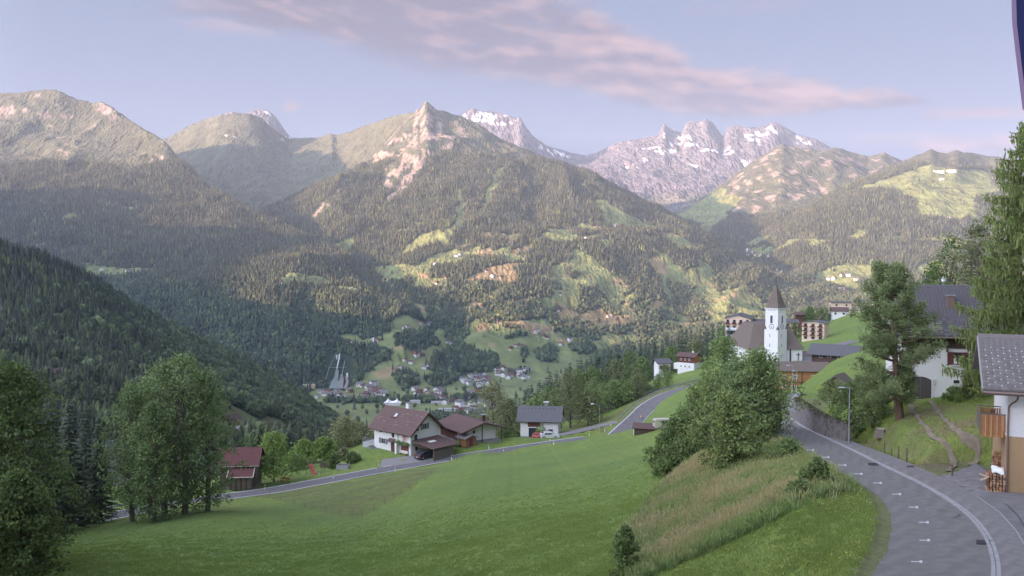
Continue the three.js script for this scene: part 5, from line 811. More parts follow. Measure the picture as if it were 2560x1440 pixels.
// ---- white house on the lower road
{
  const c0 = at(1027, 1141, 181), th = -0.72, L = 11.4, W = 8.2, h = 5.0, rise = 3.4, ax = V3(Math.cos(th), 0, -Math.sin(th)), az = V3(Math.sin(th), 0, Math.cos(th));
  const p = c0.clone().addScaledVector(ax, -L / 2).addScaledVector(az, -W / 2); const g = thing('white_house', 'white two storey house with brown roof and painted emblem on the lower road', 'house', p, th);
  part('wall', gableBlock(L, W, h, rise), B.white, g); part('roof', slab(L, W, h, rise, 0.95, 1, 0.18, 1.1), B.brownRoof, g); part('roof', slab(L, W, h, rise, 0.95, -1, 0.18, 1.1), B.brownRoof, g); part('foundation', block(L, 3, W, 0, -3.05, 0), B.concrete, g);
  { const a = Math.atan2(rise * (1 + 0.95 / (W / 2)), W / 2 + 0.95), eu = V3(0, Math.sin(a), -Math.cos(a)), o = V3(-L / 2 - 1.1, h - rise * 0.95 / (W / 2) + 0.24, W / 2 + 0.95), R = rng(4), spot = std(0.23, 0.17, 0.155, 0.95); 
    for (let k = 0; k < 16; k++) part('lichen_patch', new THREE.BoxGeometry(0.35 + 0.3 * R(), 0.02, 0.16).rotateX(a).translate(0, 0, 0), spot, g).position.copy(o.clone().addScaledVector(eu, 0.8 + 4.6 * R()).add(V3(0.8 + 12 * R(), 0, 0)));
    const s = part('skylight', new THREE.BoxGeometry(0.9, 0.1, 1.1).rotateX(a), B.darkWood, g); s.position.copy(o.clone().addScaledVector(eu, 4.3).add(V3(5.4, 0.04, 0))); part('pane', new THREE.BoxGeometry(0.7, 0.02, 0.9).rotateX(a).translate(0, 0.07, 0.03), std(0.5, 0.5, 0.48, 0.2), s); part('snow_rail', new THREE.BoxGeometry(1.9, 0.14, 0.05), B.darkWood, g).position.copy(o.clone().addScaledVector(eu, 3.5).add(V3(5.1, 0.1, 0))); }
  part('barge_board', mergeGeometries([1, -1].map(s => { const a = Math.atan2(rise * (1 + 0.95 / (W / 2)), W / 2 + 0.95), len = (W / 2 + 0.95) / Math.cos(a); return new THREE.BoxGeometry(0.06, 0.3, len).rotateX(s * a).translate(L / 2 + 1.12, h + (rise - rise * 0.95 / (W / 2)) / 2 - 0.02, s * (W / 2 + 0.95) / 2); })), B.darkWood, g);
  { const c = part('chimney', block(0.85, 1.5, 0.85, -0.4, h + rise - 0.3, -0.9), B.white, g); part('chimney_cap', box(1.05, 0.12, 1.05, -0.4, h + rise + 1.25, -0.9), B.concrete, c); }
  const zf = W / 2 + 0.02, dk = B.greenWood;
  window_(g, -L / 2 + 2.9, 2.0, zf, 1.3, 1.15, { shutters: dk, frame: B.cream, sill: B.white }); window_(g, -L / 2 + 6.0, 3.7, zf, 0.7, 1.0, { frame: B.darkWood, sill: B.white }); window_(g, -L / 2 + 2.1, 4.0, zf, 0.5, 0.5, { frame: B.darkWood });
  // gable side
  const xg = L / 2 + 0.02; window_(g, xg, 5.6, 0.2, 1.15, 1.2, { turn: Math.PI / 2, shutters: dk, frame: B.cream, sill: B.white }); window_(g, xg, 5.5, 2.2, 0.6, 1.1, { turn: Math.PI / 2, sill: B.white }); window_(g, xg, 3.6, 2.7, 0.75, 1.3, { turn: Math.PI / 2, sill: B.white }); window_(g, xg, 1.4, 2.6, 0.6, 0.9, { turn: Math.PI / 2, sill: B.white });
  // entrance porch, climbing plant over it, bench, emblem
  { const d = part('entrance_door', block(1.1, 2.1, 0.06, 0.2, 0, zf + 0.01), B.redWood, g); part('porch_roof', new THREE.BoxGeometry(1.9, 0.1, 1.1).rotateX(0.5).translate(0.1, 2.6, zf + 0.45), B.brownRoof, d); part('porch_wall', block(0.5, 2.3, 0.9, 2.0, 0, zf + 0.4), B.white, g); part('alcove_door', block(2.3, 2.0, 0.05, 3.9, 0, zf + 0.01), B.redWood, g);
    const b = part('bench', mergeGeometries([block(2.2, 0.07, 0.4, 3.9, 0.42, zf + 0.35), block(2.2, 0.4, 0.05, 3.9, 0.55, zf + 0.15)]), B.cream, g); for (const s of [-1, 1]) part('bench_leg', block(0.08, 0.42, 0.36, 3.9 + s * 0.9, 0, zf + 0.35), B.darkWood, b);
    const R = rng(12), Lv = new Leaves(); for (let i = 0; i < 420; i++) { const o = V3(1.5 + 4.0 * R(), 2.15 + 0.75 * R() * (0.6 + 0.4 * Math.sin(i)), zf + 0.1 + 0.5 * R()), dd = rdir(R); Lv.leaf(o, dd, dd.clone().cross(rdir(R)).normalize(), 0.3, 0.2, [1, 1, 1].map(v => v * (0.7 + 0.6 * R()))); } part('climbing_plant', Lv.geo(), LEAF.shrub, g);
    // painted coat of arms on the plaster
    const cv = document.createElement('canvas'); cv.width = 128; cv.height = 160; const c = cv.getContext('2d'); c.fillStyle = '#d6cbc4'; c.fillRect(0, 0, 128, 160); c.fillStyle = '#8a4a44'; c.beginPath(); c.ellipse(64, 92, 34, 44, 0, 0, 7); c.fill(); c.fillStyle = '#c9a79a'; c.beginPath(); c.ellipse(64, 92, 24, 33, 0, 0, 7); c.fill(); c.strokeStyle = '#6e3c3a'; c.lineWidth = 7; for (const s of [-1, 1]) { c.beginPath(); c.moveTo(64 + s * 10, 42); c.bezierCurveTo(64 + s * 60, 10, 64 + s * 62, 70, 64 + s * 44, 90); c.bezierCurveTo(64 + s * 66, 110, 64 + s * 40, 150, 64 + s * 14, 146); c.stroke(); } c.fillStyle = '#7d3f3c'; c.fillRect(40, 18, 48, 14); c.fillRect(46, 8, 8, 12); c.fillRect(60, 4, 8, 16); c.fillRect(74, 8, 8, 12); c.fillRect(44, 70, 40, 10); c.fillRect(56, 60, 14, 60);
    const t = new THREE.CanvasTexture(cv); t.colorSpace = THREE.SRGBColorSpace; part('emblem', new THREE.PlaneGeometry(1.9, 2.3).translate(3.9, 3.75, zf + 0.012), new THREE.MeshStandardMaterial({ map: t, roughness: 1 }), g); }
  part('downpipe', limb([V3(1.9, h - 0.5, zf + 0.9), V3(1.9, h - 0.9, zf + 0.15), V3(1.9, 2.4, zf + 0.1)], 0.06, 0.06, 6), B.gutter, g); part('roof_strut', new THREE.BoxGeometry(0.12, 1.3, 0.12).rotateX(0.6).translate(-1.7, h - 0.6, zf + 0.4), B.darkWood, g);
  { const b = part('side_balcony', block(1.5, 0.14, 4, -L / 2 - 0.78, 2.9, 1.0), B.white, g); for (let i = 0; i < 12; i++) part('slat', block(0.1, 1.0, 0.04, -L / 2 - 1.45 + i * 0.125, 3.04, 3.0), B.redWood, b); for (let i = 0; i < 26; i++) part('slat', block(0.04, 1.0, 0.1, -L / 2 - 1.5, 3.04, -0.95 + i * 0.155), B.redWood, b); }
  { const t = part('terrace', block(4.4, 1.1, 4.5, -L / 2 - 2.25, -0.4, 1.4), B.grey, g); part('terrace_rail', mergeGeometries([0.45, 0.75, 1.05].map(y => box(4.4, 0.05, 0.05, -L / 2 - 2.25, 0.7 + y, 3.6)).concat([0, 1, 2, 3].map(i => block(0.05, 1.1, 0.05, -L / 2 - 4.4 + i * 1.45, 0.7, 3.6)))), B.metal, t); for (let i = 0; i < 5; i++) part('step', block(0.4, 0.18, 1.3, -L / 2 - 0.2 + i * 0.38, 0.55 - i * 0.17, zf + 0.8), B.concrete, t); }
  // carport leaning on the gable
  { const r = part('carport_roof', new THREE.BoxGeometry(6.6, 0.16, 7.6).rotateZ(-0.12).translate(L / 2 + 3.3, 2.75, 0.2), B.brownRoof, g); part('roof_window', new THREE.BoxGeometry(0.9, 0.04, 1.8).rotateZ(-0.12).translate(L / 2 + 2.6, 2.93, 0.6), B.curtain, r); const w = part('carport_wall', block(0.1, 2.1, 5.6, L / 2 + 6.1, -0.1, 0.8), B.greyWood, g); for (let i = 0; i < 24; i++) part('board', block(0.05, 2.05, 0.2, L / 2 + 6.18, -0.1, -1.9 + i * 0.235), B.greyWood, w); part('carport_beam', block(6.3, 0.22, 0.14, L / 2 + 3.2, 2.2, 3.7), B.darkWood, g); }
}
// ---- brown annex with the wide roof
{
  const ap = at(1212, 1056, 187), th = -1.0, L = 11.5, W = 9.2, h = 2.6, rise = 1.35, ax = V3(Math.cos(th), 0, -Math.sin(th)), p = ap.clone().addScaledVector(ax, -L / 2 - 0.6); p.y = ap.y - h - rise - 0.2;
  const g = thing('annex', 'low annex with wide brown roof beside the white house', 'house', p, th);
  part('wall', gableBlock(L - 1.6, W - 1.2, h, rise * 0.85).translate(-0.8, 0, 0), B.white, g); part('side_cladding', block(L - 4, h - 0.1, 0.08, -2, 0.05, W / 2 - 0.56), B.redWood, g); part('roof', slab(L, W, h, rise, 1.0, 1, 0.18, 0.6), B.brownRoof, g); part('roof', slab(L, W, h, rise, 1.0, -1, 0.18, 0.6), B.brownRoof, g);
  for (const z of [W / 2 - 0.2, 0.4, -W / 2 + 0.2]) part('post', block(0.18, h + (Math.abs(z) < 1 ? rise : 0), 0.18, L / 2 + 0.2, 0, z), B.darkWood, g); part('barge_board', mergeGeometries([1, -1].map(s => { const a = Math.atan2(rise * (1 + 1 / (W / 2)), W / 2 + 1), len = (W / 2 + 1) / Math.cos(a); return new THREE.BoxGeometry(0.06, 0.3, len).rotateX(s * a).translate(L / 2 + 0.62, h + (rise - rise / (W / 2)) / 2, s * (W / 2 + 1) / 2); })), B.darkWood, g);
  window_(g, L / 2 - 1.58, 1.9, 1.4, 0.5, 0.6, { turn: Math.PI / 2 }); const c = part('chimney', block(0.7, 1.2, 0.7, 2.4, h + rise - 0.3, -2), B.darkWood, g); part('chimney_cap', box(1.1, 0.1, 0.9, 2.4, h + rise + 1.05, -2), B.metal, c); part('foundation', block(L, 2, W, 0, -2.05, 0), B.concrete, g);
}
// ---- small wooden shed before the annex
{
  const p = onGround(1168, 186), g = thing('garden_shed', 'small wooden shed with flat gabled roof in front of the annex', 'shed', p, -0.95); p.y += 0;
  part('wall', gableBlock(2.9, 2.6, 1.9, 0.5), B.wood, g); part('roof', slab(2.9, 2.6, 1.9, 0.5, 0.5, 1, 0.1), B.greyTile, g); part('roof', slab(2.9, 2.6, 1.9, 0.5, 0.5, -1, 0.1), B.greyTile, g); part('door', box(0.05, 1.7, 0.9, 1.48, 0.87, 0), B.redWood, g);
}
// ---- slate roofed house
{
  const p = onGround(1352, 206), g = thing('slate_house', 'white house with slate grey roof half hidden by a wide tree', 'house', p, -0.12); p.y = -42.4; g.position.y = p.y;
  const L = 8.6, W = 8, h = 3.9, rise = 2.3; part('wall', gableBlock(L, W, h, rise), B.white, g); part('roof', slab(L, W, h, rise, 0.9, 1, 0.16, 0.9), B.slate, g); part('roof', slab(L, W, h, rise, 0.9, -1, 0.16, 0.9), B.slate, g); part('upper_loggia', box(2.8, 1.5, 0.06, -1.2, 3.0, W / 2 + 0.03), B.redWood, g); part('door_opening', block(2.0, 2.0, 0.06, -1.4, 0, W / 2 + 0.03), B.glass, g); part('side_cladding', block(0.06, 3.6, W, -L / 2 - 0.03, 0, 0), B.darkWood, g);
  for (let i = 0; i < 9; i++) part('snow_guard', box(0.25, 0.14, 0.06, -3.6 + i * 0.85, h + 2.0, 1.0), B.darkWood, g); const c = part('chimney', block(0.7, 1, 0.7, 1.2, h + rise - 0.2, -0.8), B.concrete, g); part('chimney_cap', box(1.3, 0.1, 0.9, 1.2, h + rise + 0.95, -0.8), B.white, c); window_(g, 2.6, 1.2, W / 2 + 0.02, 1, 1.1, { sill: B.white }); part('foundation', block(L, 2.5, W, 0, -2.55, 0), B.concrete, g);
}
// ---- red roofed barn at the road
{
  const p = onGround(602, 160), g = thing('barn', 'weathered wooden barn with rusty red roof beside the lower road', 'barn', p, 0.12), L = 6.4, W = 6, h = 4.3, rise = 2.0; p.y -= 0; g.position.y = at(600, 1222, 158).y;
  part('wall', gableBlock(L, W, h, rise).translate(-0.6, 0, -2.6), B.greyWood, g); part('roof', slab(L, W, h, rise, 0.7, 1, 0.12).translate(-0.6, 0, -2.6), B.redRoof, g); part('roof', slab(L, W, h, rise, 0.7, -1, 0.12).translate(-0.6, 0, -2.6), B.redRoof, g);
  const lean = part('lean_to', block(3.6, 2.4, 2.4, 0.2, 0, 1.5), B.greyWood, g); part('lean_to_roof', new THREE.BoxGeometry(4.5, 0.12, 3.0).rotateX(0.5).translate(0.2, 2.95, 1.7), B.redRoof, g); for (let i = 0; i < 12; i++) part('board', block(0.26, 2.35, 0.04, -1.45 + i * 0.3, 0, 2.72), i % 3 ? B.greyWood : B.darkWood, lean); part('eave_batten', box(4.6, 0.12, 0.12, 0.2, 2.28, 3.05), B.cream, g); part('verge_batten', mergeGeometries([-1, 1].map(s => new THREE.BoxGeometry(0.1, 0.14, 3.0).rotateX(0.5).translate(0.2 + s * 2.26, 3.0, 1.7))), B.cream, g); part('gutter_pipe', box(L + 1.4, 0.1, 0.1, -0.6, h - 0.5, 1.12), B.cream, g); part('foundation', block(L, 2.5, W, -0.6, -2.5, -2.6), B.concrete, g);
}
// ---- shed beside the hairpin
{
  const p = hit(1614, 1080, 120), g = thing('road_shed', 'low shed with brown roof dug into the meadow beside the hairpin road', 'shed', p, -0.25); g.position.y -= 0.5;
  part('wall', gableBlock(3.9, 3, 1.5, 0.6), B.darkWood, g); part('roof', slab(3.9, 3, 1.5, 0.6, 0.35, 1, 0.1), B.brownRoof, g); part('roof', slab(3.9, 3, 1.5, 0.6, 0.35, -1, 0.1), B.brownRoof, g); part('end_wall', block(0.1, 1.3, 0.9, -2.0, 0.1, 1), B.white, g);
}
// ---- red and white house at the wood's edge
{
  const p = at(1722, 922, 285), g = thing('red_white_house', 'small house with white ground floor and dark red upper floor at the wood edge', 'house', p, -0.62), L = 5.6, W = 4.6;
  part('ground_floor', block(L, 2.5, W, 0, -0.3, 0), B.white, g); part('upper_floor', gableBlock(L + 0.1, W + 0.1, 2.0, 0.9).translate(0, 2.2, 0), B.redWood, g); part('gable_cladding', block(0.06, 2.0, W, L / 2 + 0.09, 2.2, 0), B.orange, g); part('roof', slab(L, W, 4.2, 0.9, 0.6, 1, 0.14), B.brownRoof, g); part('roof', slab(L, W, 4.2, 0.9, 0.6, -1, 0.14), B.brownRoof, g); part('foundation', block(L, 3, W, 0, -3.3, 0), B.white, g);
  for (let i = 0; i < 3; i++) { window_(g, -1.6 + i * 1.4, 3.2, W / 2 + 0.09, 0.55, 0.7, { frame: B.white }); window_(g, -1.6 + i * 1.4, 1.0, W / 2 + 0.03, 0.55, 0.6, { frame: B.white }); } const c = part('chimney', block(0.5, 0.9, 0.5, 1.3, 4.9, -0.3), B.white, g); part('chimney_cap', box(0.7, 0.1, 0.7, 1.3, 5.85, -0.3), B.concrete, c);
  part('side_annex', block(2.2, 1.9, 3, -L / 2 - 1.1, -0.3, -1), B.white, g);
}
// ---- church
{
  const D = 258, k = F / D, c = at(1938, 905, D), g = thing('church', 'white village church with slender clock tower and pointed shingle spire', 'church', V3(c.x, at(1938, 915, D).y, c.z), 0.7);
  const y0 = g.position.y, Y = py => at(1938, py, D).y - y0, s = 4.5, sb = 4.15;
  const tower = part('tower', block(s, Y(822) + 3, s, 0, -3, 0), B.white, g); const bel = part('belfry', block(sb, Y(768) - Y(822), sb, 0, Y(822), 0), B.white, g);
  { const P = [[sb * 0.79, 0], [sb * 0.62, 0.9], [sb * 0.42, 3.2], [sb * 0.2, 5.4], [0.13, 7.0], [0.05, 7.4], [0.04, 8.3]].map(([r, y]) => new THREE.Vector2(r, y)); const sp = part('spire', new THREE.LatheGeometry(P, 4, Math.PI / 4).toNonIndexed().translate(0, Y(770), 0), B.shingle, g); sp.geometry.computeVertexNormals(); part('spire_ball', new THREE.SphereGeometry(0.22, 10, 8).translate(0, Y(770) + 7.7, 0), B.darkWood, sp); part('spire_cross', mergeGeometries([box(0.08, 1.0, 0.08, 0, Y(770) + 8.5), box(0.5, 0.08, 0.08, 0, Y(770) + 8.6)]), B.darkWood, sp); part('eave_cornice', block(sb + 0.5, 0.16, sb + 0.5, 0, Y(770) - 0.12, 0), B.white, g); }
  for (let f = 0; f < 4; f++) {
    const a = f * Math.PI / 2, R = new THREE.Matrix4().makeRotationY(a);
    const sh = new THREE.Shape(); sh.moveTo(-0.42, 0); sh.lineTo(0.42, 0); sh.lineTo(0.42, 1.9); sh.absarc(0, 1.9, 0.42, 0, Math.PI); const o = part('bell_window', new THREE.ExtrudeGeometry(sh, { depth: 0.04, bevelEnabled: false }).translate(0, Y(807), sb / 2 + 0.005).applyMatrix4(R), std(0.07, 0.06, 0.1, 0.8), g);
    const s2 = new THREE.Shape(); s2.moveTo(-0.6, -0.1); s2.lineTo(0.6, -0.1); s2.lineTo(0.6, 1.95); s2.absarc(0, 1.95, 0.6, 0, Math.PI); const hole = new THREE.Path(); hole.moveTo(-0.42, 0); hole.lineTo(0.42, 0); hole.lineTo(0.42, 1.9); hole.absarc(0, 1.9, 0.42, 0, Math.PI); s2.holes.push(hole); part('surround', new THREE.ExtrudeGeometry(s2, { depth: 0.08, bevelEnabled: false }).translate(0, Y(807), sb / 2 + 0.005).applyMatrix4(R), std(0.75, 0.73, 0.74), o);
    const ck = part('clock_face', new THREE.CylinderGeometry(0.72, 0.72, 0.06, 28).rotateX(Math.PI / 2).translate(0, Y(816), sb / 2 + 0.04).applyMatrix4(R), std(0.6, 0.58, 0.57), g); part('clock_ring', new THREE.TorusGeometry(0.72, 0.06, 6, 28).translate(0, Y(816), sb / 2 + 0.07).applyMatrix4(R), B.darkWood, ck); part('minute_hand', new THREE.BoxGeometry(0.08, 0.62, 0.03).translate(0, 0.2, 0).rotateZ(-3.25).translate(0, Y(816), sb / 2 + 0.1).applyMatrix4(R), B.black, ck); part('hour_hand', new THREE.BoxGeometry(0.1, 0.42, 0.03).translate(0, 0.14, 0).rotateZ(-3.45).translate(0, Y(816), sb / 2 + 0.12).applyMatrix4(R), B.black, ck);
    part('corner_cap', new THREE.ConeGeometry(0.55, 1.1, 4).rotateY(Math.PI / 4).translate(s / 2 - 0.25, Y(822) + 0.5, s / 2 - 0.25).applyMatrix4(R), B.shingle, g);
    for (const py of [838, 862, 890]) part('slit_window', box(0.16, 0.9, 0.05, -0.4, Y(py), s / 2 + 0.01).applyMatrix4(R), B.black, g);
    for (const x of [-0.9, 0, 0.9]) part('round_hole', new THREE.CylinderGeometry(0.13, 0.13, 0.05, 10).rotateX(Math.PI / 2).translate(x, Y(775), sb / 2 + 0.01).applyMatrix4(R), B.black, g);
  }
  // nave behind the tower, hipped towards the viewer
  { const n = new THREE.Group(); const W = 15.6, Ln = 20, wy = Y(874), ry = Y(818) + 0.4, rot = -0.62, M = new THREE.Matrix4().makeRotationY(-0.7).multiply(new THREE.Matrix4().makeTranslation(-0.3, 0, -1.8)).multiply(new THREE.Matrix4().makeRotationY(0.06)); const q = (geo) => geo.applyMatrix4(M); part('nave_wall', q(block(W, wy + 3, Ln, 0.6, -3, -Ln / 2 + 1.2)), B.white, g);
    const e = 0.6, z1 = 1.2 + e, z0 = -Ln + 1.2 - e, x0 = 0.6 - W / 2 - e, x1 = 0.6 + W / 2 + e, a = [x0, wy, z1], b = [x1, wy, z1], c2 = [x1, wy, z0], d = [x0, wy, z0], r1 = [0.6 - 4.9, ry, z1 - 6], r2 = [0.6 + 4.9, ry, z1 - 6], r3 = [0.6 + 4.9, ry + 0.1, z0 + 6], r4 = [0.6 - 4.9, ry + 0.1, z0 + 6]; const roof = (P) => { const pos = [], idx = []; P.forEach(f => { const i = pos.length / 3; f.forEach(v => pos.push(...v)); for (let t = 1; t < f.length - 1; t++) idx.push(i, i + t, i + t + 1); }); return mesh(pos, idx); };
    part('nave_roof', q(roof([[a, b, r2, r1], [b, c2, r3, r2], [c2, d, r4, r3], [d, a, r1, r4], [r1, r2, r3, r4], [d, c2, b, a]])), B.shingle, g); part('buttress', q(block(0.35, wy + 2, 0.4, 4.8, -2, 1.35)), B.darkWood, g); part('wall_cross', q(mergeGeometries([box(0.22, 2.4, 0.1, 7.2, wy - 2.2, 1.28), box(1.1, 0.22, 0.1, 7.2, wy - 1.6, 1.28)])), B.darkWood, g); part('nave_window', q(block(1.0, 1.8, 0.06, -4, wy - 3, 1.22)), B.glass, g); part('nave_window', q(block(1.0, 1.8, 0.06, -6.6, wy - 3, 1.22)), B.glass, g); }
}
// ---- timber house below the church
{
  const p = at(1998, 974, 192), k = F / 192, g = thing('timber_house', 'orange timber house with long grey shingle roof below the church', 'house', p, -0.1), L = 10.6, W = 6, h = 4.5;
  part('timber_wall', gableBlock(L, W, h, 1.4), B.orange, g); part('roof', slab(L, W, h, 1.4, 0.5, 1, 0.16, 0.8), B.shingle, g); part('roof', slab(L, W, h, 1.4, 0.5, -1, 0.16, 0.8), B.shingle, g); part('white_wall', block(L / 2 + 0.2, 1.7, 0.08, L / 4 + 0.1, -0.3, W / 2 + 0.05), B.white, g); part('floor_beam', block(L + 0.1, 0.14, 0.08, 0, 2.0, W / 2 + 0.05), B.darkWood, g); part('corner_post', block(0.16, h, 0.1, -0.1, 0, W / 2 + 0.05), B.darkWood, g);
  for (const [x, y] of [[-3.8, 1.0], [-2.0, 1.0], [-3.8, 3.2], [-1.4, 3.2], [2.2, 3.2], [3.2, 0.8]]) window_(g, x, y, W / 2 + 0.08, 0.8, 0.75, { frame: B.white, shutters: x > 2 && y > 2 ? B.orange : null }); part('foundation', block(L, 2.5, W, 0, -2.6, 0), B.concrete, g);
}
// ---- dark wooden house on the right of it
{
  const p = at(2092, 914, 196), g = thing('dark_chalet', 'dark wooden chalet with grey roof and balcony next to the church road', 'house', p, -0.55), L = 9, W = 7.5;
  part('stone_floor', block(L, 1.4, W, 0, -0.4, 0), B.white, g); part('timber_floor', gableBlock(L + 0.06, W + 0.06, 2.0, 1.5).translate(0, 1.0, 0), B.darkWood, g); part('roof', slab(L, W, 3.0, 1.5, 1.1, 1, 0.16, 1.0), B.slate, g); part('roof', slab(L, W, 3.0, 1.5, 1.1, -1, 0.16, 1.0), B.slate, g); part('balcony', block(L * 0.8, 0.8, 0.08, 0, 1.2, W / 2 + 0.7), B.darkWood, g); for (const x of [-2.6, -0.8, 1.2]) { window_(g, x, 2.4, W / 2 + 0.06, 0.7, 0.7, { frame: B.white }); window_(g, x, 0.5, W / 2 + 0.03, 0.8, 0.7, { frame: B.white, shutters: B.redWood }); } part('foundation', block(L, 2, W, 0, -2.4, 0), B.concrete, g);
}
// ---- hotels on the rise behind the church; their peach also paints in warm sunlight
function hotel(label, px, py, D, turn, L, W, storeys, wallM, roofM, rise, gableFront) {
  const p = at(px, py, D), g = thing('hotel', label, 'hotel', p, turn), h = storeys * 2.75; if (gableFront) { const a = part('wall', gableBlock(L, W, h, rise).rotateY(Math.PI / 2), wallM, g); for (const s of [1, -1]) part('roof', slab(L, W, h, rise, 0.8, s, 0.2).rotateY(Math.PI / 2), roofM, g); } else { part('wall', gableBlock(L, W, h, rise), wallM, g); for (const s of [1, -1]) part('roof', slab(L, W, h, rise, 0.8, s, 0.2), roofM, g); }
  part('foundation', block(gableFront ? W : L, 4, gableFront ? L : W, 0, -4.05, 0), wallM, g); const fw = gableFront ? W : L, fz = (gableFront ? L : W) / 2; const n = Math.floor(fw / 2.9);
  for (let s = 0; s < storeys; s++) for (let i = 0; i < n; i++) { const x = -fw / 2 + (i + 0.5) * fw / n; const w = part('window', box(1.3, 1.6, 0.08, x, s * 2.75 + 1.3, fz + 0.03), B.glass, g); if (s) part('balcony', mergeGeometries([box(2.1, 0.14, 1.1, x, s * 2.75 + 0.1, fz + 0.55), box(2.1, 0.85, 0.08, x, s * 2.75 + 0.55, fz + 1.06)]), B.redWood, w); }
  return g;
}
hotel('peach hotel wing with gable front and rows of balconies behind the church', 1848, 836, 430, -0.35, 16, 12, 3, B.peach, B.slate, 1.6, true); hotel('long peach hotel wing that reaches behind the church tower', 1910, 846, 432, -0.2, 30, 11, 3, B.peach, B.slate, 1.0, false);
{ const p = at(1838, 836, 416), g = thing('glass_pavilion', 'low white pavilion with glazed front below the peach hotel', 'pavilion', p, -0.3); part('base', block(8, 1.2, 6, 0, -1, 0), B.white, g); part('glazing', block(7.6, 1.9, 5.6, 0, 0.2, 0), B.glass, g); part('roof_slab', block(9.4, 0.7, 7, 0, 2.1, 0), B.white, g); for (let i = 0; i < 6; i++) part('mullion', block(0.12, 1.9, 0.12, -3.6 + i * 1.44, 0.2, 2.85), B.white, g); }
hotel('detached peach hotel block with four storeys of balconies on the green rise', 2038, 848, 384, -0.6, 7, 9.4, 4, B.peach, B.slate, 1.2, true).scale.y = 0.66;
// ---- farms further up the rise
function farm(name, label, px, py, D, turn, L, W, h, rise, wm, rm, group) { const p = at(px, py, D), g = thing(name, label, 'house', p, turn, group); part('wall', gableBlock(L, W, h, rise), wm, g); for (const s of [1, -1]) part('roof', slab(L, W, h, rise, 0.7, s, 0.18), rm, g); part('foundation', block(L, 4, W, 0, -4.05, 0), wm, g); window_(g, -L / 4, h * 0.5, W / 2 + 0.03, 1.1, 1.1, { frame: B.darkWood }); window_(g, L / 4, h * 0.5, W / 2 + 0.03, 1.1, 1.1, { frame: B.darkWood }); return g; }
farm('farm_house', 'brown roofed farmhouse below the flat lit building on the rise', 2098, 790, 520, -0.3, 9, 7, 3.2, 1.8, B.white, B.brownRoof); farm('flat_house', 'long pale building on top of the rise beside the stone pine', 2100, 768, 560, -0.1, 12, 7, 3, 0.7, B.peach, B.slate); farm('stable', 'small red and white stable between hotel and rise', 1998, 800, 470, -0.2, 4, 4, 3, 0.8, B.redWood, B.brownRoof); farm('stable', 'long low wooden stable on the rise', 2028, 804, 480, -0.2, 8, 4, 1.8, 0.9, B.wood, B.brownRoof); farm('village_house', 'small pale house below the glass pavilion', 1868, 852, 400, -0.2, 7, 6, 3, 1.2, B.grey, B.slate); farm('cottage', 'small white cottage right of the church nave', 2010, 905, 275, 0.2, 3.5, 3, 2.2, 1, B.white, B.shingle); farm('wooden_hut', 'little shingled hut hidden between shrubs and stone pine', 2098, 985, 100, 0.9, 1.5, 1.5, 1.5, 0.6, B.grey, B.shingle); farm('forest_house', 'pale house half hidden by trees left of the red and white house', 1655, 928, 290, 0.2, 4, 4, 3, 1, B.white, B.slate);
// ---------------------------------------------------------------- walls, lamps, posts, rails
{
  const base = spline([[1986, 1036], [1994, 1054], [2018, 1071], [2052, 1088], [2084, 1097], [2114, 1104]].map(p => onGrade(...p)), 44), tops = [1.9, 2.1, 2.2, 2.15, 1.9, 1.5], pos = [], idx = [], uv = [];
  const inn = sideOf(base, 0.5).map((p, i) => { const q = sideOf(base, -0.5)[i]; return p.length() > q.length() ? p : q; }), n = base.length; let run = 0;
  const H = i => { const t = i / (n - 1) * 5, a = Math.min(4, Math.floor(t)); return mix(tops[a], tops[a + 1], t - a); };
  base.forEach((p, i) => { if (i) run += p.distanceTo(base[i - 1]); const q = inn[i], h = H(i), lean = 0.12; const d = q.clone().sub(p).setY(0).normalize(); pos.push(p.x, p.y - 0.3, p.z, p.x + d.x * lean, p.y + h, p.z + d.z * lean, q.x, q.y + h, q.z, q.x, q.y - 0.3, q.z); uv.push(run / 4, 0, run / 4, h / 4, run / 4, h / 4 + 0.1, run / 4, 0); });
  for (let i = 0; i < n - 1; i++) for (let k = 0; k < 3; k++) { const a = i * 4 + k; idx.push(a, a + 4, a + 1, a + 1, a + 4, a + 5); }
  for (const i of [0, n - 1]) { const a = i * 4; idx.push(a, a + 1, a + 2, a, a + 2, a + 3); }
  const g = mesh(pos, idx, null, uv).toNonIndexed(); g.computeVertexNormals();
  const w = thing('retaining_wall', 'stained concrete retaining wall with mossy top along the road', 'wall', V3(0, 0, 0)); part('concrete_face', g, std(0.25, 0.22, 0.215, 0.95, { map: TEX.concrete, bumpMap: TEX.concrete, bumpScale: 0.05 }), w);
  const R = rng(41), L = new Leaves(); base.forEach((p, i) => { for (let k = 0; k < 46; k++) { const t = R(), o = p.clone().lerp(inn[i], 0.1 + 0.8 * t); o.y = p.y + H(i) - (t < 0.4 ? 0.55 * R() * R() : 0) + 0.02; o.x += (R() - 0.5) * 0.5; if (t < 0.4) o.lerp(p.clone().setY(o.y), 0.1); const d = V3((R() - 0.5), 0.5 * R() - 0.2, (R() - 0.5)).normalize(); L.leaf(o, d, d.clone().cross(V3(0, 1, 0.2)).normalize(), 0.14, 0.14, [0.7 + 0.5 * R(), 0.7 + 0.5 * R(), 0.6]); } }); part('moss', L.geo(), std(0.075, 0.07, 0.04, 1, { vertexColors: true }), w).userData.kind = 'stuff';
}
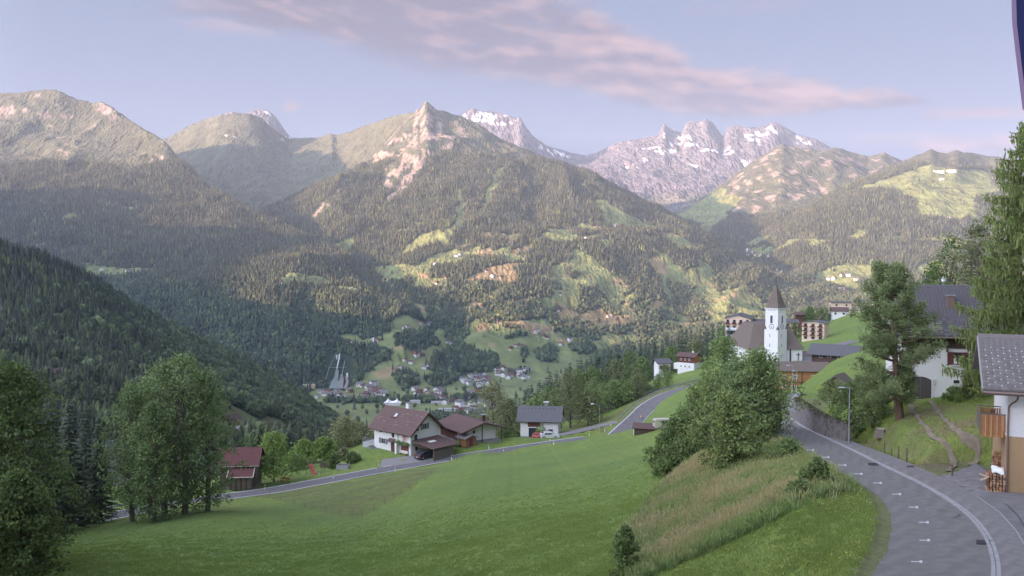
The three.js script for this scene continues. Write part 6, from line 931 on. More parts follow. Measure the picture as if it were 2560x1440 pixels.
function lamp(label, p, h, arm, side, curved) {
  const g = thing('street_lamp', label, 'street lamp', p); part('pole', new THREE.CylinderGeometry(0.045, 0.075, h, 10).translate(0, h / 2, 0), B.metal, g);
  if (curved) { part('arm', limb([V3(0, h - 0.02, 0), V3(side * 0.15, h + 0.5, 0), V3(side * arm * 0.5, h + 0.85, 0), V3(side * arm, h + 0.95, 0)], 0.045, 0.04, 6), B.metal, g); const hd = part('lamp_head', new THREE.SphereGeometry(0.2, 12, 8).scale(2.0, 0.6, 0.9).translate(side * (arm + 0.25), h + 0.98, 0), std(0.6, 0.6, 0.6, 0.4), g); part('lens', new THREE.SphereGeometry(0.16, 10, 6).scale(1.6, 0.5, 0.8).translate(side * (arm + 0.28), h + 0.9, 0), std(0.7, 0.7, 0.7, 0.2), hd); }
  else { part('arm', new THREE.CylinderGeometry(0.03, 0.03, arm, 6).rotateZ(Math.PI / 2).translate(side * arm / 2, h - 0.03, 0), B.metal, g); part('lamp_head', new THREE.BoxGeometry(0.5, 0.07, 0.2).translate(side * (arm + 0.2), h - 0.02, 0), std(0.55, 0.55, 0.56, 0.4), g); }
  part('access_band', new THREE.CylinderGeometry(0.082, 0.082, 0.12, 10).translate(0, 1.25, 0), std(0.5, 0.42, 0.12), g);
}
{ const p = onGrade(2122, 1110); lamp('grey street lamp at the end of the retaining wall', p, at(2122, 968, -p.z).y - p.y, 0.45, -1); }
{ const p = onGround(1981, 126); lamp('tall thin street lamp in front of the timber house', p, at(1981, 913, 126).y - p.y, 0.45, -1); const q = onGround(1991, 140); lamp('shorter thin street lamp right beside the tall thin one', q, at(1991, 927, 140).y - q.y, 0.3, -1); }
{ const p = at(1499, 1086, 190); lamp('curved street lamp at the foot of the hairpin road', p, 5.6, 1.3, -1, true); }
// wooden posts along the slope
{ const R = rng(3); for (const [x, y, h, label] of [[2211, 1136, 1.0, 'tall grey fence post near the tree stump'], [2229, 1142, 0.6, 'thin short fence post second from the stump'], [2246, 1150, 1.0, 'grey fence post third from the stump'], [2267, 1156, 1.0, 'last grey fence post before the wheel tracks'], [2380, 1196, 0.85, 'single wooden post at the paved yard']]) { const p = hit(x, y, 40); single('fence_post', label, 'post', mergeGeometries([new THREE.CylinderGeometry(0.05, 0.06, h + 0.2, 7).translate(0, h / 2 - 0.1, 0), new THREE.ConeGeometry(0.05, 0.08, 7).translate(0, h + 0.04, 0)]), B.greyWood, p, R()); } }
{ const p = hit(2203, 1092, 40), g = thing('tree_stump', 'weathered tree stump on the slope beside the lamp', 'stump', p); const s = new THREE.CylinderGeometry(0.42, 0.55, 0.7, 14, 3), a = s.attributes.position; for (let i = 0; i < a.count; i++) { const t = Math.atan2(a.getZ(i), a.getX(i)), k = 1 + 0.18 * Math.sin(t * 5) + 0.1 * Math.sin(t * 9); a.setX(i, a.getX(i) * k); a.setZ(i, a.getZ(i) * k); } s.computeVertexNormals(); part('bark', s.translate(0, 0.3, 0), MAT.barkPale, g); part('cut_face', new THREE.CylinderGeometry(0.38, 0.38, 0.03, 14).translate(0, 0.66, 0), std(0.4, 0.33, 0.26), g); }
// guard rails: posts and a beam that follow the road edge
function guardRail(label, line, every) {
  const g = thing('guard_rail', label, 'guard rail', V3(0, 0, 0)), lo = line.map(p => p.clone().setY(p.y + 0.5)), hi = line.map(p => p.clone().setY(p.y + 0.8)), pos = [], idx = []; const sh = [[0, 0.5], [0.05, 0.57], [0, 0.64], [0.05, 0.72], [0, 0.8], [-0.03, 0.8], [-0.03, 0.5]];
  line.forEach((p, i) => { const a = line[Math.max(0, i - 1)], b = line[Math.min(line.length - 1, i + 1)], l = Math.hypot(b.x - a.x, b.z - a.z), nx = (b.z - a.z) / l, nz = -(b.x - a.x) / l; sh.forEach(([o, y]) => pos.push(p.x + nx * o, p.y + y, p.z + nz * o)); });
  const k = sh.length; for (let i = 0; i < line.length - 1; i++) for (let j = 0; j < k; j++) { const a = i * k + j, b = i * k + (j + 1) % k; idx.push(a, b, a + k, b, b + k, a + k); }
  part('beam', mesh(pos, idx), B.metal, g); const geo = block(0.08, 0.85, 0.12, 0, -0.1, 0); for (let i = 0; i < line.length; i += every) part('post', geo, B.metal, g).position.copy(line[i]);
}
{ const out = LOW_R.map((p, i) => { const c = LOW_C[i]; return p.clone().add(p.clone().sub(c).setY(0).normalize().multiplyScalar(0.5)); }); guardRail('steel guard rail on the lower road in front of the dark spruces', out.slice(out.findIndex(p => 1280 + p.x / -p.z * F < 335)), 4); }
{ const out = UP_L.map((p, i) => p.clone().add(p.clone().sub(UP_R[i]).setY(0).normalize().multiplyScalar(0.6))); guardRail('steel guard rail on the outer side of the hairpin road', out.slice(3, 48), 4); }
// marker posts
{
  const g = thing('marker_post', 'white roadside marker post with black band on the lower road', 'marker post', hit(663, 1226, 120), 0.2, 'white marker posts along the lower road'); part('post', block(0.13, 1.0, 0.1, 0, -0.05, 0), std(0.72, 0.7, 0.68, 0.6), g); part('band', block(0.135, 0.2, 0.105, 0, 0.62, 0), B.black, g); part('reflector', box(0.05, 0.12, 0.02, 0, 0.72, 0.06), std(0.6, 0.3, 0.1, 0.3), g);
  for (const [x, y] of [[630, 1210], [798, 1188], [834, 1199], [946, 1165], [988, 1178], [1108, 1141], [1129, 1150], [1222, 1123], [1259, 1130], [1375, 1104], [1384, 1112], [1473, 1090], [1512, 1080], [1527, 1066]]) copyOf(g, null, hit(x, y, 120), 0.2);
}
// thin stakes of the meadow fences
{
  const g0 = single('fence_stake', 'thin dark stake of the wire fence round the mown strip', 'stake', new THREE.CylinderGeometry(0.018, 0.022, 1.0, 6).translate(0, 0.45, 0), B.greyWood, hit(905, 1294, 60), 0, 'stakes of the wire fence round the mown strip');
  const path = [[675, 1240], [702, 1252], [735, 1264], [762, 1272], [790, 1280], [815, 1285], [850, 1289], [880, 1293], [935, 1277], [962, 1262], [985, 1248], [1005, 1236], [1025, 1224], [1042, 1212], [1060, 1200], [1078, 1188]]; for (const [x, y] of path) copyOf(g0, null, hit(x, y, 60));
  const g1 = single('fence_stake', 'thin stake of the fence between meadow and lower road', 'stake', new THREE.CylinderGeometry(0.02, 0.025, 1.2, 6).translate(0, 0.55, 0), B.greyWood, hit(1124, 1158, 100), 0, 'stakes of the fence between meadow and lower road'); for (let i = 1; i < 11; i++) copyOf(g1, null, hit(1124 + i * 17, 1158 - i * 2.7, 100));
}
// ---------------------------------------------------------------- things in the gardens
{ // swing with a red slide
  const p = onGround(782, 176), g = thing('slide', 'red slide on a wooden play frame beside the lower road', 'slide', p, -0.3); const c = limb([V3(-0.6, 1.75, 0.2), V3(-0.1, 1.5, 0.5), V3(0.7, 0.6, 1.3), V3(1.3, 0.2, 1.8), V3(1.7, 0.15, 2.1)], 0.05, 0.05, 5); const P = [V3(-0.6, 1.75, 0.2), V3(-0.1, 1.5, 0.5), V3(0.7, 0.6, 1.3), V3(1.3, 0.2, 1.8), V3(1.7, 0.15, 2.1)], A = spline(P, 14); const a = sideOf(A, 0.28), b = sideOf(A, -0.28), up = q => q.map(v => v.clone().setY(v.y + 0.18)); part('chute', mergeGeometries([strip(a, b, 0, 1), strip(a, up(a), 0, 1), strip(b, up(b), 0, 1)]), std(0.5, 0.07, 0.08, 0.45), g);
  const pole = (x0, z0, x1, z1, y1) => limb([V3(x0, -0.2, z0), V3((x0 + x1) / 2, y1 / 2, (z0 + z1) / 2), V3(x1, y1, z1)], 0.06, 0.055, 6); for (const q of [pole(-1.3, 0.7, -0.9, 0, 2.5), pole(-1.2, -0.9, -0.9, 0, 2.5), pole(2.2, 0.7, 1.9, 0, 2.5), pole(2.2, -0.9, 1.9, 0, 2.5)]) part('leg', q, B.greyWood, g); part('top_beam', new THREE.CylinderGeometry(0.06, 0.06, 3.0, 7).rotateZ(Math.PI / 2).translate(0.5, 2.5, 0), B.greyWood, g); const s = part('swing_seat', box(0.45, 0.04, 0.2, 1.0, 0.5, 0), B.darkWood, g); for (const x of [-0.2, 0.2]) part('rope', new THREE.CylinderGeometry(0.015, 0.015, 2, 5).translate(1.0 + x, 1.5, 0), B.greyWood, s);
}
{ const p = onGround(711, 166), g = thing('garden_bench', 'orange wooden bench under the round fruit tree', 'bench', p, -0.35); part('seat', block(1.9, 0.07, 0.45, 0, 0.45, 0), B.orange, g); part('backrest', block(1.9, 0.4, 0.06, 0, 0.65, -0.25), B.orange, g); for (const s of [-0.8, 0.8]) for (const z of [-0.2, 0.18]) part('leg', block(0.08, 0.47, 0.08, s, -0.02, z), B.orange, g); }
{ const p = onGround(857, 176), g = thing('raised_bed', 'grey wooden raised garden bed behind the lower road', 'garden bed', p, -0.1); for (const [w, d, x, z] of [[2.4, 0.06, 0, 0.7], [2.4, 0.06, 0, -0.7], [0.06, 1.34, 1.17, 0], [0.06, 1.34, -1.17, 0]]) for (let k = 0; k < 3; k++) part('plank', block(w, 0.28, d, x, k * 0.3, z), B.grey, g); part('soil', block(2.2, 0.06, 1.3, 0, 0.7, 0), std(0.06, 0.045, 0.035), g); }
{ const p = onGround(812, 180), g = thing('garden_fence', 'dark wooden fence panel between slide and garden bed', 'fence', p, -0.15); for (let i = 0; i < 5; i++) part('plank', block(2.2, 0.18, 0.04, 0, 0.1 + i * 0.22, 0), B.darkWood, g); for (const s of [-1.1, 1.1]) part('post', block(0.09, 1.3, 0.09, s, -0.1, 0), B.greyWood, g); }
{ const p = onGround(1107, 184.5), g = thing('waste_bin', 'blue wheeled bin at the carport wall', 'bin', p, -0.4); part('body', new THREE.CylinderGeometry(0.36, 0.27, 0.95, 4, 1).rotateY(0.785).translate(0, 0.52, 0), B.blue, g); part('lid', box(0.58, 0.08, 0.62, 0, 1.03, 0), B.blue, g); for (const s of [-1, 1]) part('wheel', new THREE.CylinderGeometry(0.1, 0.1, 0.06, 10).rotateZ(Math.PI / 2).translate(s * 0.22, 0.1, -0.22), B.black, g); }
function woodpile(name, label, p, turn, w, h, d, len, mats, seed) { const R = rng(seed), g = thing(name, label, 'wood pile', p, turn); const sz = 0.16, geos = [0, 1, 2].map(k => { const q = rng(seed + k), s = new THREE.Shape(Array.from({ length: 5 }, (_, i) => new THREE.Vector2(Math.cos(i * 1.257) * sz * 0.5 * (0.75 + 0.5 * q()), Math.sin(i * 1.257) * sz * 0.5 * (0.75 + 0.5 * q())))); return new THREE.ExtrudeGeometry(s, { depth: len, bevelEnabled: false }); }); let n = 0; for (let z = 0; z < d; z += len + 0.04) for (let y = 0; y < h - 0.05; y += sz * 0.9) for (let x = -w / 2; x < w / 2; x += sz) { if (n++ > 290) break; const m = part('log', geos[Math.floor(R() * 3)], mats[Math.floor(R() * mats.length)], g); m.position.set(x + sz / 2 + (R() - 0.5) * 0.03, y + sz / 2 + (R() - 0.5) * 0.02, -z - len + R() * 0.06); m.rotation.z = R() * 6; } return g; }
const cutWood = [std(0.4, 0.22, 0.12, 0.9), std(0.3, 0.14, 0.08, 0.9), std(0.48, 0.3, 0.17, 0.9), std(0.2, 0.11, 0.075, 0.9)];
woodpile('firewood_pile', 'firewood stacked under the carport edge', onGround(1124, 187), -0.5, 3, 1.2, 0.4, 0.4, cutWood, 61);
{
  const p = onGrade(2489, 1231); const g = woodpile('firewood_stack', 'orange split firewood stacked at the garage corner', p, -0.42, 0.95, 1.05, 0.9, 0.42, cutWood, 71); const q = onGrade(2498, 1212); q.y += 0.05; woodpile('firewood_stack', 'taller stack of firewood crates behind the front stack', q, -0.42, 0.8, 1.85, 0.45, 0.42, cutWood, 72);
  const c = p.clone(); c.y += 1.07; const t = new THREE.PlaneGeometry(0.6, 0.7, 8, 8), a = t.attributes.position; for (let i = 0; i < a.count; i++) a.setZ(i, 0.06 * Math.sin(a.getX(i) * 9) * Math.cos(a.getY(i) * 8) - 0.25 * a.getX(i) ** 2); t.rotateX(-1.2).computeVertexNormals(); single('tarpaulin', 'crumpled white sheet lying on the firewood', 'sheet', t, std(0.75, 0.74, 0.72, 0.6), c.add(V3(0.25, 0.12, -0.3)), -0.4); single('planks', 'loose bent boards leaning at the firewood', 'boards', mergeGeometries([new THREE.BoxGeometry(0.5, 0.04, 0.16).rotateZ(0.5).translate(-0.55, 0.75, 0.1), new THREE.BoxGeometry(0.45, 0.04, 0.14).rotateZ(-0.3).translate(-0.6, 0.9, 0)]), std(0.55, 0.42, 0.3), p, -0.4);
}
// table and chairs on the balcony
{ const g0 = scene.getObjectByName('garage_house'); g0.updateMatrixWorld(true); const w = (x, y, z) => V3(x, y, z).applyMatrix4(g0.matrixWorld); const t = thing('balcony_table', 'small dark table on the balcony of the garage house', 'table', w(-0.6, 3.29, -2.6), -0.42); part('top', box(0.7, 0.04, 0.7, 0, 0.72, 0), B.darkWood, t); for (const x of [-0.3, 0.3]) for (const z of [-0.3, 0.3]) part('leg', block(0.04, 0.7, 0.04, x, 0, z), B.darkWood, t); const c = thing('balcony_chair', 'dark slatted chair on the balcony, nearer to the rail', 'chair', w(-0.75, 3.29, -1.8), 2.6); part('seat', box(0.42, 0.04, 0.42, 0, 0.45, 0), B.darkWood, c); for (let i = 0; i < 4; i++) part('slat', box(0.42, 0.06, 0.03, 0, 0.58 + i * 0.1, -0.2), B.darkWood, c); for (const x of [-0.19, 0.19]) for (const z of [-0.19, 0.19]) part('leg', block(0.035, 0.45, 0.035, x, 0, z), B.darkWood, c); copyOf(c, 'dark slatted chair on the balcony, far side of the table', w(-0.6, 3.29, -3.25), -0.5); }
// cars
function car(label, p, turn, paint, van = false) {
  const g = thing(van ? 'van' : 'car', label, van ? 'van' : 'car', p, turn), L = van ? 5.2 : 4.2, w = van ? 1.95 : 1.74, s = new THREE.Shape(); const P = van ? [[-2.6, 0.35], [2.55, 0.35], [2.6, 0.9], [2.2, 1.2], [1.5, 2.1], [1.2, 2.3], [-2.5, 2.35], [-2.6, 2.1]] : [[-2.05, 0.32], [2.05, 0.32], [2.1, 0.62], [1.95, 0.82], [1.05, 0.95], [0.35, 1.42], [-1.1, 1.46], [-1.75, 1.12], [-2.05, 0.95]]; s.moveTo(...P[0]); for (const q of P.slice(1)) s.lineTo(...q);
  part('body', new THREE.ExtrudeGeometry(s, { depth: w - 0.2, bevelEnabled: true, bevelSize: 0.08, bevelThickness: 0.1, bevelSegments: 3 }).translate(0, 0, -(w - 0.2) / 2), new THREE.MeshPhysicalMaterial({ color: paint, roughness: 0.4, clearcoat: 0.8, metalness: 0.2 }), g);
  const top = van ? 2.1 : 1.38, by = van ? 1.3 : 0.98; for (const z of [-1, 1]) part('side_window', box(van ? 2.2 : 1.5, top - by - 0.08, 0.02, van ? 0.2 : -0.35, (top + by) / 2, z * (w / 2 + 0.004)), B.glass, g); part('windscreen', new THREE.BoxGeometry(0.02, 0.55, w * 0.82).rotateZ(0.95).translate(van ? 1.95 : 0.8, van ? 1.7 : 1.24, 0), B.glass, g); part('rear_window', new THREE.BoxGeometry(0.02, 0.42, w * 0.78).rotateZ(-0.95).translate(van ? -2.69 : -1.52, van ? 1.8 : 1.36, 0), B.glass, g);
  for (const z of [-1, 1]) { part('tail_light', box(0.05, 0.22, 0.26, -L / 2 - 0.06, 0.86, z * (w / 2 - 0.2)), std(0.5, 0.03, 0.03, 0.3), g); part('headlight', box(0.06, 0.16, 0.32, L / 2 + 0.02, 0.7, z * (w / 2 - 0.25)), std(0.7, 0.7, 0.7, 0.2), g); for (const x of [-1.3, 1.3]) { const t = part('wheel', new THREE.CylinderGeometry(0.32, 0.32, 0.22, 18).rotateX(Math.PI / 2).translate(x, 0.32, z * (w / 2 - 0.08)), B.black, g); part('rim', new THREE.CylinderGeometry(0.2, 0.2, 0.23, 12).rotateX(Math.PI / 2).translate(x, 0.32, z * (w / 2 - 0.07)), B.metal, t); } }
  part('number_plate', box(0.03, 0.12, 0.5, -L / 2 - 0.1, 0.6, 0), std(0.7, 0.7, 0.7), g); part('bumper', box(0.12, 0.2, w * 0.9, -L / 2 - 0.05, 0.42, 0), B.black, g);
}
{ const h = scene.getObjectByName('white_house'); h.updateMatrixWorld(true); const q = V3(5.7 + 3.2, 0, 3.2).applyMatrix4(h.matrixWorld); q.y = groundU(q.x / -q.z, -q.z) + 0.12; car('dark parked car under the carport of the white house', q, h.rotation.y + Math.PI / 2, new THREE.Color().setRGB(0.06, 0.05, 0.06)); }
{ const p = onGround(1374, 197); car('white car parked in front of the slate roofed house', p, 0.05, new THREE.Color().setRGB(0.6, 0.58, 0.58)); const q = onGround(1346, 199); car('red car half hidden beside the young tree', q, 1.2, new THREE.Color().setRGB(0.35, 0.07, 0.05)); }
{ const p = hit(1660, 1070, 120); car('white camper van above the meadow behind the thicket', p, 0.2, new THREE.Color().setRGB(0.5, 0.45, 0.38), true); scene.children[scene.children.length - 1].scale.setScalar(0.72); }
{ const p = hit(1602, 1052, 120); const g = thing('warning_sign', 'small red bordered triangle sign at the hairpin edge', 'sign', p, 0.3), tri = r => { const s = new THREE.Shape(); s.moveTo(-r, -r * 0.58); s.lineTo(r, -r * 0.58); s.lineTo(0, r * 1.15); return s; }; part('post', new THREE.CylinderGeometry(0.03, 0.03, 0.9, 6).translate(0, 0.45, 0), B.metal, g); const b = part('border', new THREE.ExtrudeGeometry(tri(0.42), { depth: 0.02, bevelEnabled: false }).translate(0, 1.0, 0), std(0.5, 0.05, 0.04), g); part('field', new THREE.ExtrudeGeometry(tri(0.27), { depth: 0.02, bevelEnabled: false }).translate(0, 0.98, 0.012), std(0.75, 0.73, 0.7), b); }
// the lower corner of an awning at the viewer's own building
{ const D = 4, A = [[2532, -60], [2536, 62], [2548, 165], [2562, 275]].map(([x, y]) => at(x, y, D)), Bq = A.map(p => p.clone().add(V3(0.9, 0.02, 0.15))), C = A.map(p => p.clone().add(V3(0.02, 0, -0.03))), Dq = Bq.map(p => p.clone().add(V3(0.02, 0, -0.03))); const g = thing('awning', 'dark blue awning edge hanging in at the upper corner of the view', 'awning', V3(0, 0, 0)); part('cloth', mergeGeometries([strip(A, Bq, 0, 6), strip(C, Dq, 0, 6), strip(A, C, 0, 1)]), std(0.012, 0.018, 0.09, 0.8), g); part('hem', mergeGeometries([strip(A.map(p => p.clone().add(V3(-0.012, 0, 0.004))), A.map(p => p.clone().add(V3(0.008, 0, 0.006))), 0, 1)]), std(0.3, 0.2, 0.32, 0.8), g); }
// ---------------------------------------------------------------- grass: long and seeding on the bank, short on the meadow
{
  const R = rng(99), tuft = (n, h, w, spread, seedHead) => { const L = new Leaves(); for (let i = 0; i < n; i++) { const a = R() * 6.28, r = spread * R(), d = V3(Math.cos(a) * 0.35 * (0.4 + R()), 1, Math.sin(a) * 0.35 * (0.4 + R())).normalize(), o = V3(Math.cos(a) * r, -0.03, Math.sin(a) * r), l = h * (0.6 + 0.5 * R()), v = 0.75 + 0.5 * R(); L.leaf(o, d, d.clone().cross(V3(Math.sin(a), 0.2, Math.cos(a))).normalize(), l, w, [v, v, v]); if (seedHead && i % 2) { const e = o.clone().addScaledVector(d, l * 0.85); L.leaf(e, d.clone().add(V3(0.3, -0.3, 0)).normalize(), d.clone().cross(V3(0.3, 0.2, 1)).normalize(), 0.17, 0.05, [1.35, 1.15, 1.1]); } } return L.geo(); };
  const gm = new THREE.MeshPhysicalMaterial({ vertexColors: true, roughness: 1, transmission: 0.25, thickness: 0, specularIntensity: 0.2 }), o = new THREE.Object3D(), set = (P, s) => { o.position.copy(P); o.rotation.set((R() - 0.5) * 0.3, R() * 6.28, (R() - 0.5) * 0.3); o.scale.set(s, s * (0.8 + 0.5 * R()), s); o.updateMatrix(); return o.matrix.clone(); };
  const onRoad = (x, z, m) => CORRIDOR.get(Math.floor(x / CELL) * 100003 + Math.floor(z / CELL))?.some(s => Math.hypot(x - s.x, z - s.z) < s.hw + m);
  const long = [], lc = [], bushSpots = scene.children.filter(c => c.userData.category === 'bush').map(c => c.position);
  for (let i = 0; i < 30000; i++) { const x = mix(BANK.x0, BANK.x1, R()), z = mix(BANK.z0, BANK.z1, R()); if (!inside(BANK, x + (R() + R() - 1) * 2.6 + 2 * n2(x * 0.3, z * 0.3, 7), z + (R() + R() - 1) * 2.6)) continue; if (onRoad(x, z, 0.35)) continue; const a = fbm(x * 0.22, z * 0.22, 3, 501), k = clamp(0.4 + 2.0 * a + 0.4 * (R() - 0.5)); long.push(set(V3(x, ground(x, z), z), 0.75 + 0.5 * R())); lc.push(new THREE.Color().setRGB(mix(0.25, 0.44, k), mix(0.34, 0.4, k), mix(0.125, 0.23, k))); }
  copies('long_grass', tuft(11, 0.62, 0.035, 0.16, true), gm, long, lc);
  const sh = [], sc = []; let guard = 0;
  while (sh.length < 110000 && guard++ < 400000) { const u = mix(-0.6, 0.6, R()), D = 30 * Math.pow(120 / 30, Math.pow(R(), 0.7)), x = u * D, z = -D; const y = groundU(u, D), b = y / D; if (b < -0.42 || R() < sstep(55, 118, D) || R() < sstep(0.25, -0.1, fbm(x * 0.35, z * 0.35, 2, 515)) * 0.6) continue; const c = CORRIDOR.get(Math.floor(x / CELL) * 100003 + Math.floor(z / CELL)); if (c && c.some(s => Math.hypot(x - s.x, z - s.z) < s.hw + 0.05 && Math.abs((x - s.x) * s.nx + (z - s.z) * s.nz) < s.hw + 0.05)) continue; const a = fbm(x * 0.09, z * 0.09, 3, 505), k = clamp(0.5 + a + (R() - 0.5) * 0.7), dry = inside(HAY, x, z) ? 0.6 : inside(DRY, x, z) ? 0.85 * clamp(0.6 + 2 * fbm(x * 0.4, z * 0.4, 3, 105)) : 0; sh.push(set(V3(x, y, z), (0.7 + 0.6 * R()) * 1.0 * (dry ? 0.6 : 1))); sc.push(new THREE.Color().setRGB(mix(0.26, 0.35, k) + dry * 0.06, mix(0.345, 0.42, k) - dry * 0.08, mix(0.095, 0.12, k))); }
  copies('meadow_grass', tuft(7, 0.13, 0.03, 0.15, false), gm, sh, sc);
  const fl = []; for (let i = 0; i < 2600; i++) { const u = mix(0.12, 0.45, R()), D = mix(33, 62, R()), x = u * D, z = -D; if (inside(BANK, x, z) || CORRIDOR.get(Math.floor(x / CELL) * 100003 + Math.floor(z / CELL))?.some(s => Math.hypot(x - s.x, z - s.z) < s.hw + 0.2)) continue; if (fbm(x * 0.2, z * 0.2, 2, 511) < -0.02) continue; fl.push(set(V3(x, groundU(u, D) + 0.14, z), 1)); } copies('meadow_flowers', new THREE.SphereGeometry(0.022, 5, 4), std(0.6, 0.52, 0.12, 0.9), fl);
}
console.log('small things');
// ---------------------------------------------------------------- houses of the valley and the slopes, one by one
{
  const R = rng(2024), protos = [], wallMs = [B.white, B.white, B.cream, B.white], roofMs = [B.brownRoof, B.greyTile, B.redRoof, B.slate];
  const dims = [[10, 9, 5.2, 2.6], [12, 10, 5.6, 2.4], [9, 8, 4.6, 2.8], [15, 10, 7.5, 2.0]];
  const wideGlass = B.glass;
  function build(k, timber) {
    const [L, W, h, rise] = dims[k], g = new THREE.Group(); part('wall', gableBlock(L, W, h, rise), timber ? B.wood : wallMs[k], g); for (const s of [1, -1]) part('roof', slab(L, W, h, rise, 1.1, s, 0.35), timber ? B.darkWood : roofMs[k], g); part('foundation', block(L, 7, W, 0, -7.05, 0), timber ? B.white : wallMs[k], g);
    for (const x of [-L / 4, L / 4]) for (const y of [1.6, 4.1]) if (y < h - 0.5) part('window', box(1.5, 1.4, 0.1, x, y, W / 2 + 0.04), wideGlass, g); for (const z of [-W / 4, W / 4]) for (const x of [1, -1]) part('window', box(0.1, 1.4, 1.4, x * (L / 2 + 0.04), 1.8, z), wideGlass, g); return g;
  }
  const kinds = [0, 1, 2, 3].map(k => build(k, false)).concat([0, 2].map(k => build(k, true)));
  const put = (px, py, label, group, timber = 0.1, d0 = 1500, sc = 1, big = 0) => { const p = hit(px, py, d0); const k = R() < timber ? 4 + Math.floor(R() * 2) : R() < big ? 3 : Math.floor(R() * 3), g = kinds[k].clone(); g.name = numbered('valley_house'); g.position.copy(p); g.rotation.y = (R() - 0.5) * 1.6 + (R() < 0.4 ? 1.57 : 0); const s = sc * 1.2 * (0.85 + 0.35 * R()); g.scale.setScalar(s); g.userData = { label: label.replace(/^.*?\b(house|farmhouse|farm|chalet)\b/, ['white house with brown roof', 'white house with grey roof', 'cream house with red roof', 'large white block with slate roof', 'dark timber house', 'small timber house'][k]), category: 'house', group }; scene.add(g); };
  const cluster = (n, x0, x1, y0, y1, label, group, sl = 0, big = 0.1, timber = 0.06) => { for (let i = 0; i < n; i++) { const t = R(); put(mix(x0, x1, t), mix(y0, y1, R()) + sl * t, label, group, timber, 1500, 1.05, big); } };
  cluster(17, 782, 884, 978, 1000, 'white house of the hamlet at the foot of the ski jump', 'houses at the foot of the ski jump');
  cluster(30, 898, 964, 960, 1002, 'white house in the village quarter left of the tent hall', 'houses left of the tent hall');
  cluster(16, 1028, 1108, 972, 994, 'white house in the village quarter right of the tent hall', 'houses right of the tent hall', 6, 0.2);
  cluster(26, 1156, 1228, 938, 964, 'white house in the dense village quarter on the lower slope', 'houses of the dense quarter on the lower slope', 0, 0.25);
  cluster(22, 1240, 1330, 922, 952, 'white house of the quarter beside the wood below the church', 'houses of the quarter beside the wood', -4, 0.15);
  cluster(22, 1085, 1240, 1003, 1040, 'pale house in the valley centre behind the brown annex', 'houses of the valley centre', 0, 0.45);
  cluster(9, 1170, 1250, 962, 998, 'single white house on the meadows above the valley centre', 'houses on the meadows above the valley centre');
  const each = (pts, label, group, timber, d0, sc) => pts.forEach(([x, y]) => put(x, y, label, group, timber, d0, sc));
  each([[1010, 823], [1018, 820], [1050, 810], [1062, 808], [1072, 812], [935, 851], [945, 853], [870, 857], [880, 860], [1122, 859], [1130, 862]], 'white farmhouse on the shaded upper foothill meadows', 'farms on the shaded upper foothills', 0.2, 2000, 1.1);
  each([[1038, 892], [1046, 890], [1054, 892], [1012, 903], [1028, 909], [1000, 922], [1014, 926], [1060, 921], [1074, 915], [1036, 950], [1042, 953]], 'white house on the shaded lower foothill meadows', 'houses on the shaded lower foothills', 0.15, 2000, 1.1);
  each([[1113, 660], [1121, 661], [1140, 641], [1152, 640], [1176, 662], [1088, 661], [1115, 696], [1092, 708], [1122, 706]], 'small sunlit farm on the meadow at the gorge side', 'farms on the gorge side meadow', 0.45, 2500, 0.95);
  each([[1216, 678], [1232, 692], [1252, 694], [1182, 706], [1190, 703], [1298, 624], [1340, 632], [1400, 736], [1346, 578], [1365, 579], [1382, 575], [1460, 588], [1466, 596]], 'sunlit farm on the upper hay meadows', 'farms on the upper hay meadows', 0.5, 2500, 1.0);
  each([[1190, 766], [1204, 766], [1230, 799], [1241, 804], [1280, 815], [1396, 779], [1382, 780], [1424, 799], [1470, 808], [1520, 793], [1532, 791], [1526, 791], [1583, 721], [1708, 769], [1717, 766]], 'sunlit farm on the lower hay meadows', 'farms on the lower hay meadows', 0.35, 2500, 1.0);
  each([[1337, 831], [1343, 829], [1360, 842], [1366, 845], [1276, 873], [1290, 867], [1297, 866], [1304, 868], [1312, 870], [1400, 862], [1425, 852], [1502, 833], [1485, 830]], 'farm at the shadow edge of the foothills', 'farms at the shadow edge', 0.3, 2300, 1.05);
  each([[1529, 571], [1540, 566], [1546, 568], [1553, 568], [1560, 570], [1620, 578], [1635, 579]], 'sunlit chalet on the high alp of the middle mountain', 'chalets on the high alp', 0.3, 3000, 1.25);
  each([[254, 676], [247, 696], [320, 680]], 'shaded farm on the shelf of the mountain across the gorge', 'farms on the shelf across the gorge', 0.3, 2000, 1.1); each([[703, 706], [706, 712], [930, 720], [942, 728], [952, 727]], 'farm beside the shelf road above the gorge', 'farms above the gorge', 0.3, 2000, 1.0);
  each([[662, 1070], [690, 1078], [742, 1070], [758, 1074], [772, 1072], [748, 1096], [580, 1062]], 'dark wooden farmhouse on the near slope across the gorge', 'farmhouses on the near slope across the gorge', 1, 500, 0.85); each([[141, 951], [173, 959]], 'lone farm in the small clearing of the dark near ridge', 'farms in the clearing of the near ridge', 0.5, 500, 0.85);
  each([[1864, 636], [1872, 640], [1880, 634], [1870, 626], [1922, 643], [1900, 640], [1888, 638]], 'sunlit house of the upper side valley village', 'houses of the upper side valley village', 0.1, 3200, 1.4); each([[1930, 671], [1942, 676], [1955, 680], [1968, 684], [1985, 690], [1998, 690], [1860, 655]], 'sunlit house along the road of the side valley', 'houses along the side valley road', 0.1, 3200, 1.3);
  each([[2030, 704], [2072, 699], [2084, 698], [2092, 716], [2104, 726], [2086, 730], [2076, 732], [2112, 731], [2120, 690], [2046, 724], [2320, 650], [2104, 690], [2140, 700]], 'sunlit house on the terrace beyond the church', 'houses on the terrace beyond the church', 0.1, 3000, 1.3);
